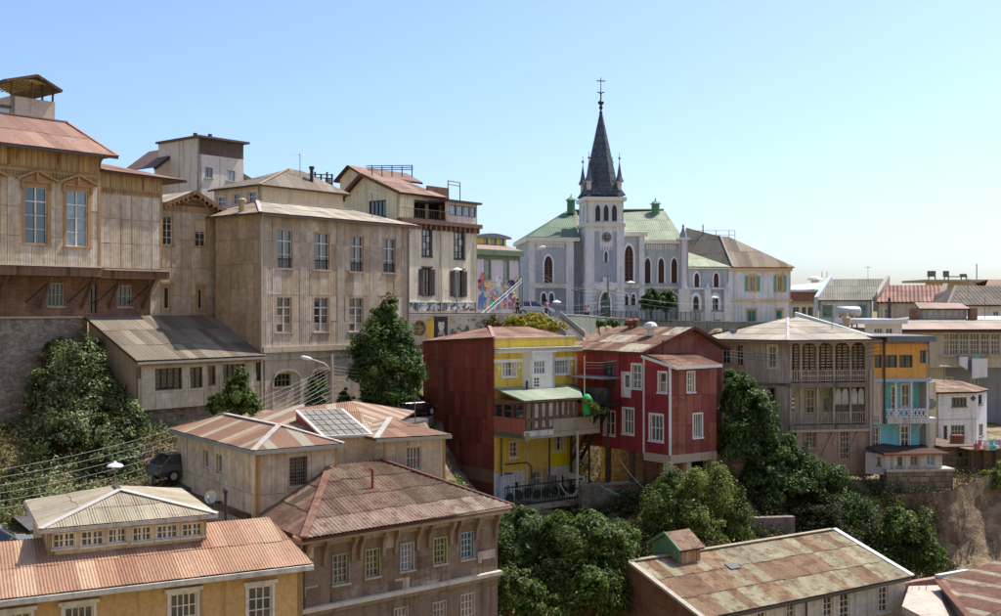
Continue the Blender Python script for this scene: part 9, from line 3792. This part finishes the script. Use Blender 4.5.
t_ = NT('paint_gloss')
t_.l(t_.objcol(), t_.b.inputs['Base Color'])
t_.b.inputs['Roughness'].default_value = .25
t_.b.inputs['Specular IOR Level'].default_value = .6
t_.b.inputs['Coat Weight'].default_value = .6


def on_ground(px, d, up=.14):
	x, y = K(px) * d, d
	return Vector((x, y, float(tz([x], [y])[0]) + up))


def on_road(px, d):
	q = Vector((K(px) * d, d))
	z = min(ROAD, key=lambda p: (p.to_2d() - q).length).z
	return Vector((q.x, q.y, max(z, float(tz([q.x], [q.y])[0])) + .14))


car('dark grey car parked on the road behind the striped roof house', on_road(187, 58.8), 43, C('#4a5258'), roofcol=C('#6d7478'))
car('black car parked below the lamp post beside the maroon wall', on_road(410, 75), 35, C('#1f2326'))
car('dark green car parked behind the black car near the conical tree', on_road(408, 79.5), 25, C('#26302e'))
car('silver car parked in the lane behind the ochre attic', P(-7, 561, 47.5) + UP * .05, 60, C('#8d959c'))
car('white car parked on the street left of the church', Vector((K(533) * 111, 111, Zat(315.7, 111))), 75, C('#c3c5c4'), roofcol=C('#b0463c'))


# ---- people: one skin each
def person(label, loc, heading, shirt, legs, h=1.68, stride=.18):
	a = math.radians(heading)
	f, s_ = Vector((math.sin(a), math.cos(a), 0)), Vector((math.cos(a), -math.sin(a), 0))
	k = h / 1.7
	o = empty('person', loc, label, 'person', 'people on the street')

	def skin(name, pts, edges, color, mat='cloth'):
		me = bpy.data.meshes.new(name)
		me.from_pydata([tuple((f * x + s_ * y + UP * z) * k) for x, y, z, _ in pts], edges, [])
		ob = link(name, me, mat, o, color)
		md = ob.modifiers.new('skin', 'SKIN')
		md.use_smooth_shade = True
		for v, q in zip(me.skin_vertices[0].data, pts):
			v.radius = (q[3] * k, q[3] * k)
		me.skin_vertices[0].data[0].use_root = True
		sb = ob.modifiers.new('smooth', 'SUBSURF')
		sb.levels = sb.render_levels = 1
		return ob
	st = stride
	body = [(0, 0, .92, .14), (0, 0, 1.15, .135), (0, 0, 1.38, .15), (0, 0, 1.47, .06), (0.02, 0, 1.56, .08), (.02, 0, 1.66, .085),
			(0, .17, 1.38, .06), (-.06, .23, 1.12, .045), (.08, .24, .9, .035), (0, -.17, 1.38, .06), (.06, -.23, 1.12, .045), (.16, -.22, .92, .035),
			(0, .09, .86, .09), (st * .6, .1, .48, .065), (st, .1, .07, .045), (st + .14, .1, .04, .04), (0, -.09, .86, .09), (-st * .2, -.1, .48, .065), (-st, -.1, .08, .045), (-st + .13, -.1, .04, .04)]
	ed = [(0, 1), (1, 2), (2, 3), (3, 4), (4, 5), (2, 6), (6, 7), (7, 8), (2, 9), (9, 10), (10, 11), (0, 12), (12, 13), (13, 14), (14, 15), (0, 16), (16, 17), (17, 18), (18, 19)]
	skin('body', body, ed, C('#9a7460'))
	sh = [(0, 0, .95, .155), (0, 0, 1.15, .15), (0, 0, 1.38, .165), (0, 0, 1.44, .08), (0, .17, 1.38, .075), (-.04, .225, 1.16, .06), (0, -.17, 1.38, .075), (.04, -.225, 1.16, .06)]
	skin('shirt', sh, [(0, 1), (1, 2), (2, 3), (2, 4), (4, 5), (2, 6), (6, 7)], shirt)
	lg = [(0, 0, .93, .15), (0, .09, .86, .1), (st * .6, .1, .48, .078), (st, .1, .1, .06), (0, -.09, .86, .1), (-st * .2, -.1, .48, .078), (-st, -.1, .11, .06)]
	skin('trousers', lg, [(0, 1), (1, 2), (2, 3), (0, 4), (4, 5), (5, 6)], legs)
	m = MB()
	m.lathe(Vector(loc) + (f * .005 + UP * 1.6) * k, [(.095 * k, 0), (.105 * k, .06), (.09 * k, .13), (.04 * k, .17)], 10)
	m.build('hair', 'cloth', o, C('#2a211c'))


for lab, px, d, yb, hd, sc, lc in (('person in a red top walking near the pole at the church side', 585.5, 126, 320.3, 80, '#a04a44', '#3a3f4a'), ('person in a pale shirt beside the church side pole', 588.2, 127, 320.3, 250, '#c3b8b0', '#4a4238'),
								('person in a magenta top at the head of the street stair', 546.5, 104, 317.6, 120, '#9a3f74', '#2c3038'), ('person in dark clothes standing by the painted house', 517.8, 108, 316.2, 200, '#2c2c34', '#24262c')):
	person(lab, P(px, yb, d), hd, C(sc), C(lc))

# iron fence before the church
fb = empty('church_fence', P(650, 323, 136), 'low dark iron fence along the church forecourt', 'fence')
a0, a1 = P(594, 322.8, 130), P(700, 323.3, 141)
for i in range(22):
	q = a0.lerp(a1, i / 21)
	m = MB()
	beam(m, q, q + UP * 1.5, .07)
	m.build('post', 'dark_metal', fb, C('#3d4a48'))
for zz in (.25, 1.4):
	m = MB()
	beam(m, a0 + UP * zz, a1 + UP * zz, .05)
	m.build('rail', 'dark_metal', fb, C('#3d4a48'))
m = MB()
for i in range(150):
	q = a0.lerp(a1, i / 149)
	beam(m, q + UP * .25, q + UP * 1.4, .025)
tag(m.build('fence_bars', 'dark_metal', fb, C('#46524f')), kind='stuff')

# stone dwarf wall beside the dark tree
gw = empty('garden_wall', P(735, 470, 76), 'old concrete garden wall stepping up between the red house and the dark tree', 'wall')
for i, (x0, y0, x1, y1, d) in enumerate(((718, 468, 731, 480, 74.8), (730, 464, 743, 477, 75.2), (742, 459, 756, 474, 75.6), (754, 456, 766, 470, 76))):
	p, q = P(x0, y1 + 8, d), P(x1, y0, d)
	unit_box('wall_block', 'concrete', gw, p, (q.x - p.x, 0, 0), (0, .4, 0), (0, 0, q.z - p.z), jit(C('#857b70'), rng, .06))
# pale old wall fragment in the undergrowth behind the green roof
wf = empty('ruined_wall', P(760, 545, 69), 'stained pale wall fragment among the undergrowth behind the patchy roof', 'wall')
L_ = Line(760, 70.4, 82)
w_ = Wall(wf, L_.at(748), L_.at(795), Zat(560, 70), Zat(519, 70), 'plaster_peel', C('#6d645e'))
w_.thick = .5
w_.done()
for i, px in enumerate((752, 762, 773, 785)):
	u_ = w_.u_of(px)[0]
	w_.band('buttress', u_ - .2, u_ + .2, w_.z0, w_.z1 - .3 - .2 * i, .18, 'plaster_peel', C('#5c544f'))

rw = empty('stone_terrace_wall', P(615, 500, 74), 'brown rubble terrace wall below the stilts of the red house', 'wall')
a_ = Line(585, 73.6, 70)
w_ = Wall(rw, a_.at(582), a_.at(650), Zat(522, 74), Zat(486, 74), 'stone', None)
w_.thick = .6
w_.done()
w_.band('coping', 0, w_.L, w_.z1, w_.z1 + .12, .08, 'concrete', C('#6d6258'), inn=-.65)
fw = empty('forecourt_wall', P(600, 332, 121), 'greenish low wall along the street below the church forecourt', 'wall')
k_ = [q for q in STREET if q.y > 106]
e_ = []
for i in range(len(k_)):
	d_ = (k_[min(i + 1, len(k_) - 1)] - k_[max(i - 1, 0)]).to_2d().normalized()
	e_.append(Vector((k_[i].x + d_.y * 2.05, k_[i].y - d_.x * 2.05)))
for i in range(len(e_) - 1):
	w_ = Wall(fw, e_[i], e_[i + 1], k_[i].z - 5, k_[i].z + .05, 'plaster_worn', C('#5c625a'))
	w_.thick = .35
	w_.done()
	w_.band('coping', 0, w_.L, w_.z1, w_.z1 + .08, .06, 'concrete', C('#7d7d76'), inn=-.4)


# ---- aerials and small roof clutter
def aerial(label, p, h, heading=0.0, bars=4):
	o = empty('tv_aerial', p, label, 'aerial', 'television aerials')
	p = Vector(p)
	MB().tube([p - UP * .3, p + UP * h], .025, 5).build('mast', 'dark_metal', o, C('#6a6a6a'))
	f = Vector((math.sin(heading), math.cos(heading), 0))
	s_ = Vector((f.y, -f.x, 0))
	q = p + UP * (h - .1)
	MB().tube([q - f * .6, q + f * .6], .018, 4).build('boom', 'metal', o, C('#8a8a8a'))
	for i in range(bars):
		c_ = q + f * (-.5 + i * 1.0 / (bars - 1))
		l_ = .45 - .05 * i
		MB().tube([c_ - s_ * l_, c_ + s_ * l_], .012, 4).build('element', 'metal', o, C('#8a8a8a'))


for lab, px, py, d, h, hd in (('television aerial on the brown tiled roof', 968, 296, 134, 2.2, .4), ('television aerial over the long concrete house lantern', 985, 317, 110, 2.0, 1.2), ('television aerial on the timber house roof', 832, 327, 82, 1.8, .8),
							('television aerial on the rusty roof of the red house', 606, 330, 82, 1.9, 2.0), ('television aerial on the grey hipped annex roof', 300, 174, 84, 1.6, 1.0), ('television aerial on the block roof edge', 372, 213, 73, 1.5, .3),
							('television aerial on the right wing of the striped roof house', 415, 427, 58, 1.4, .9), ('television aerial behind the white two storey house', 944, 384, 95, 1.7, .2), ('television aerial on the pale blue grey roofed house', 868, 281, 148, 2.0, .7)):
	aerial(lab, P(px, py, d), h, hd)
for i in range(3):
	cable(P(584.5, 362 + i * 3, 73.5), P(640, 352 + i * 2, 76), .3, .012, '#3a3a3a', 'dark cable from the balcony mast to the red house eave')
for i in range(3):
	cable(P(728, 350 + i * 3, 78), P(883.5, 346 + i * 4, 79), .5, .012, '#2f2f2f', 'dark cable along the timber house eave')
for i in range(2):
	cable(P(883, 392 + i * 4, 78.8), P(945, 400 + i * 4, 89.5), .5, .012, '#3a3a3a', 'dark cable from the blue balcony to the white house')
for i in range(3):
	cable(P(608, 300 + i * 6, 132), P(520, 296 + i * 7, 109.5), .8, .016, '#54585a', 'dark cable crossing before the church left bay')
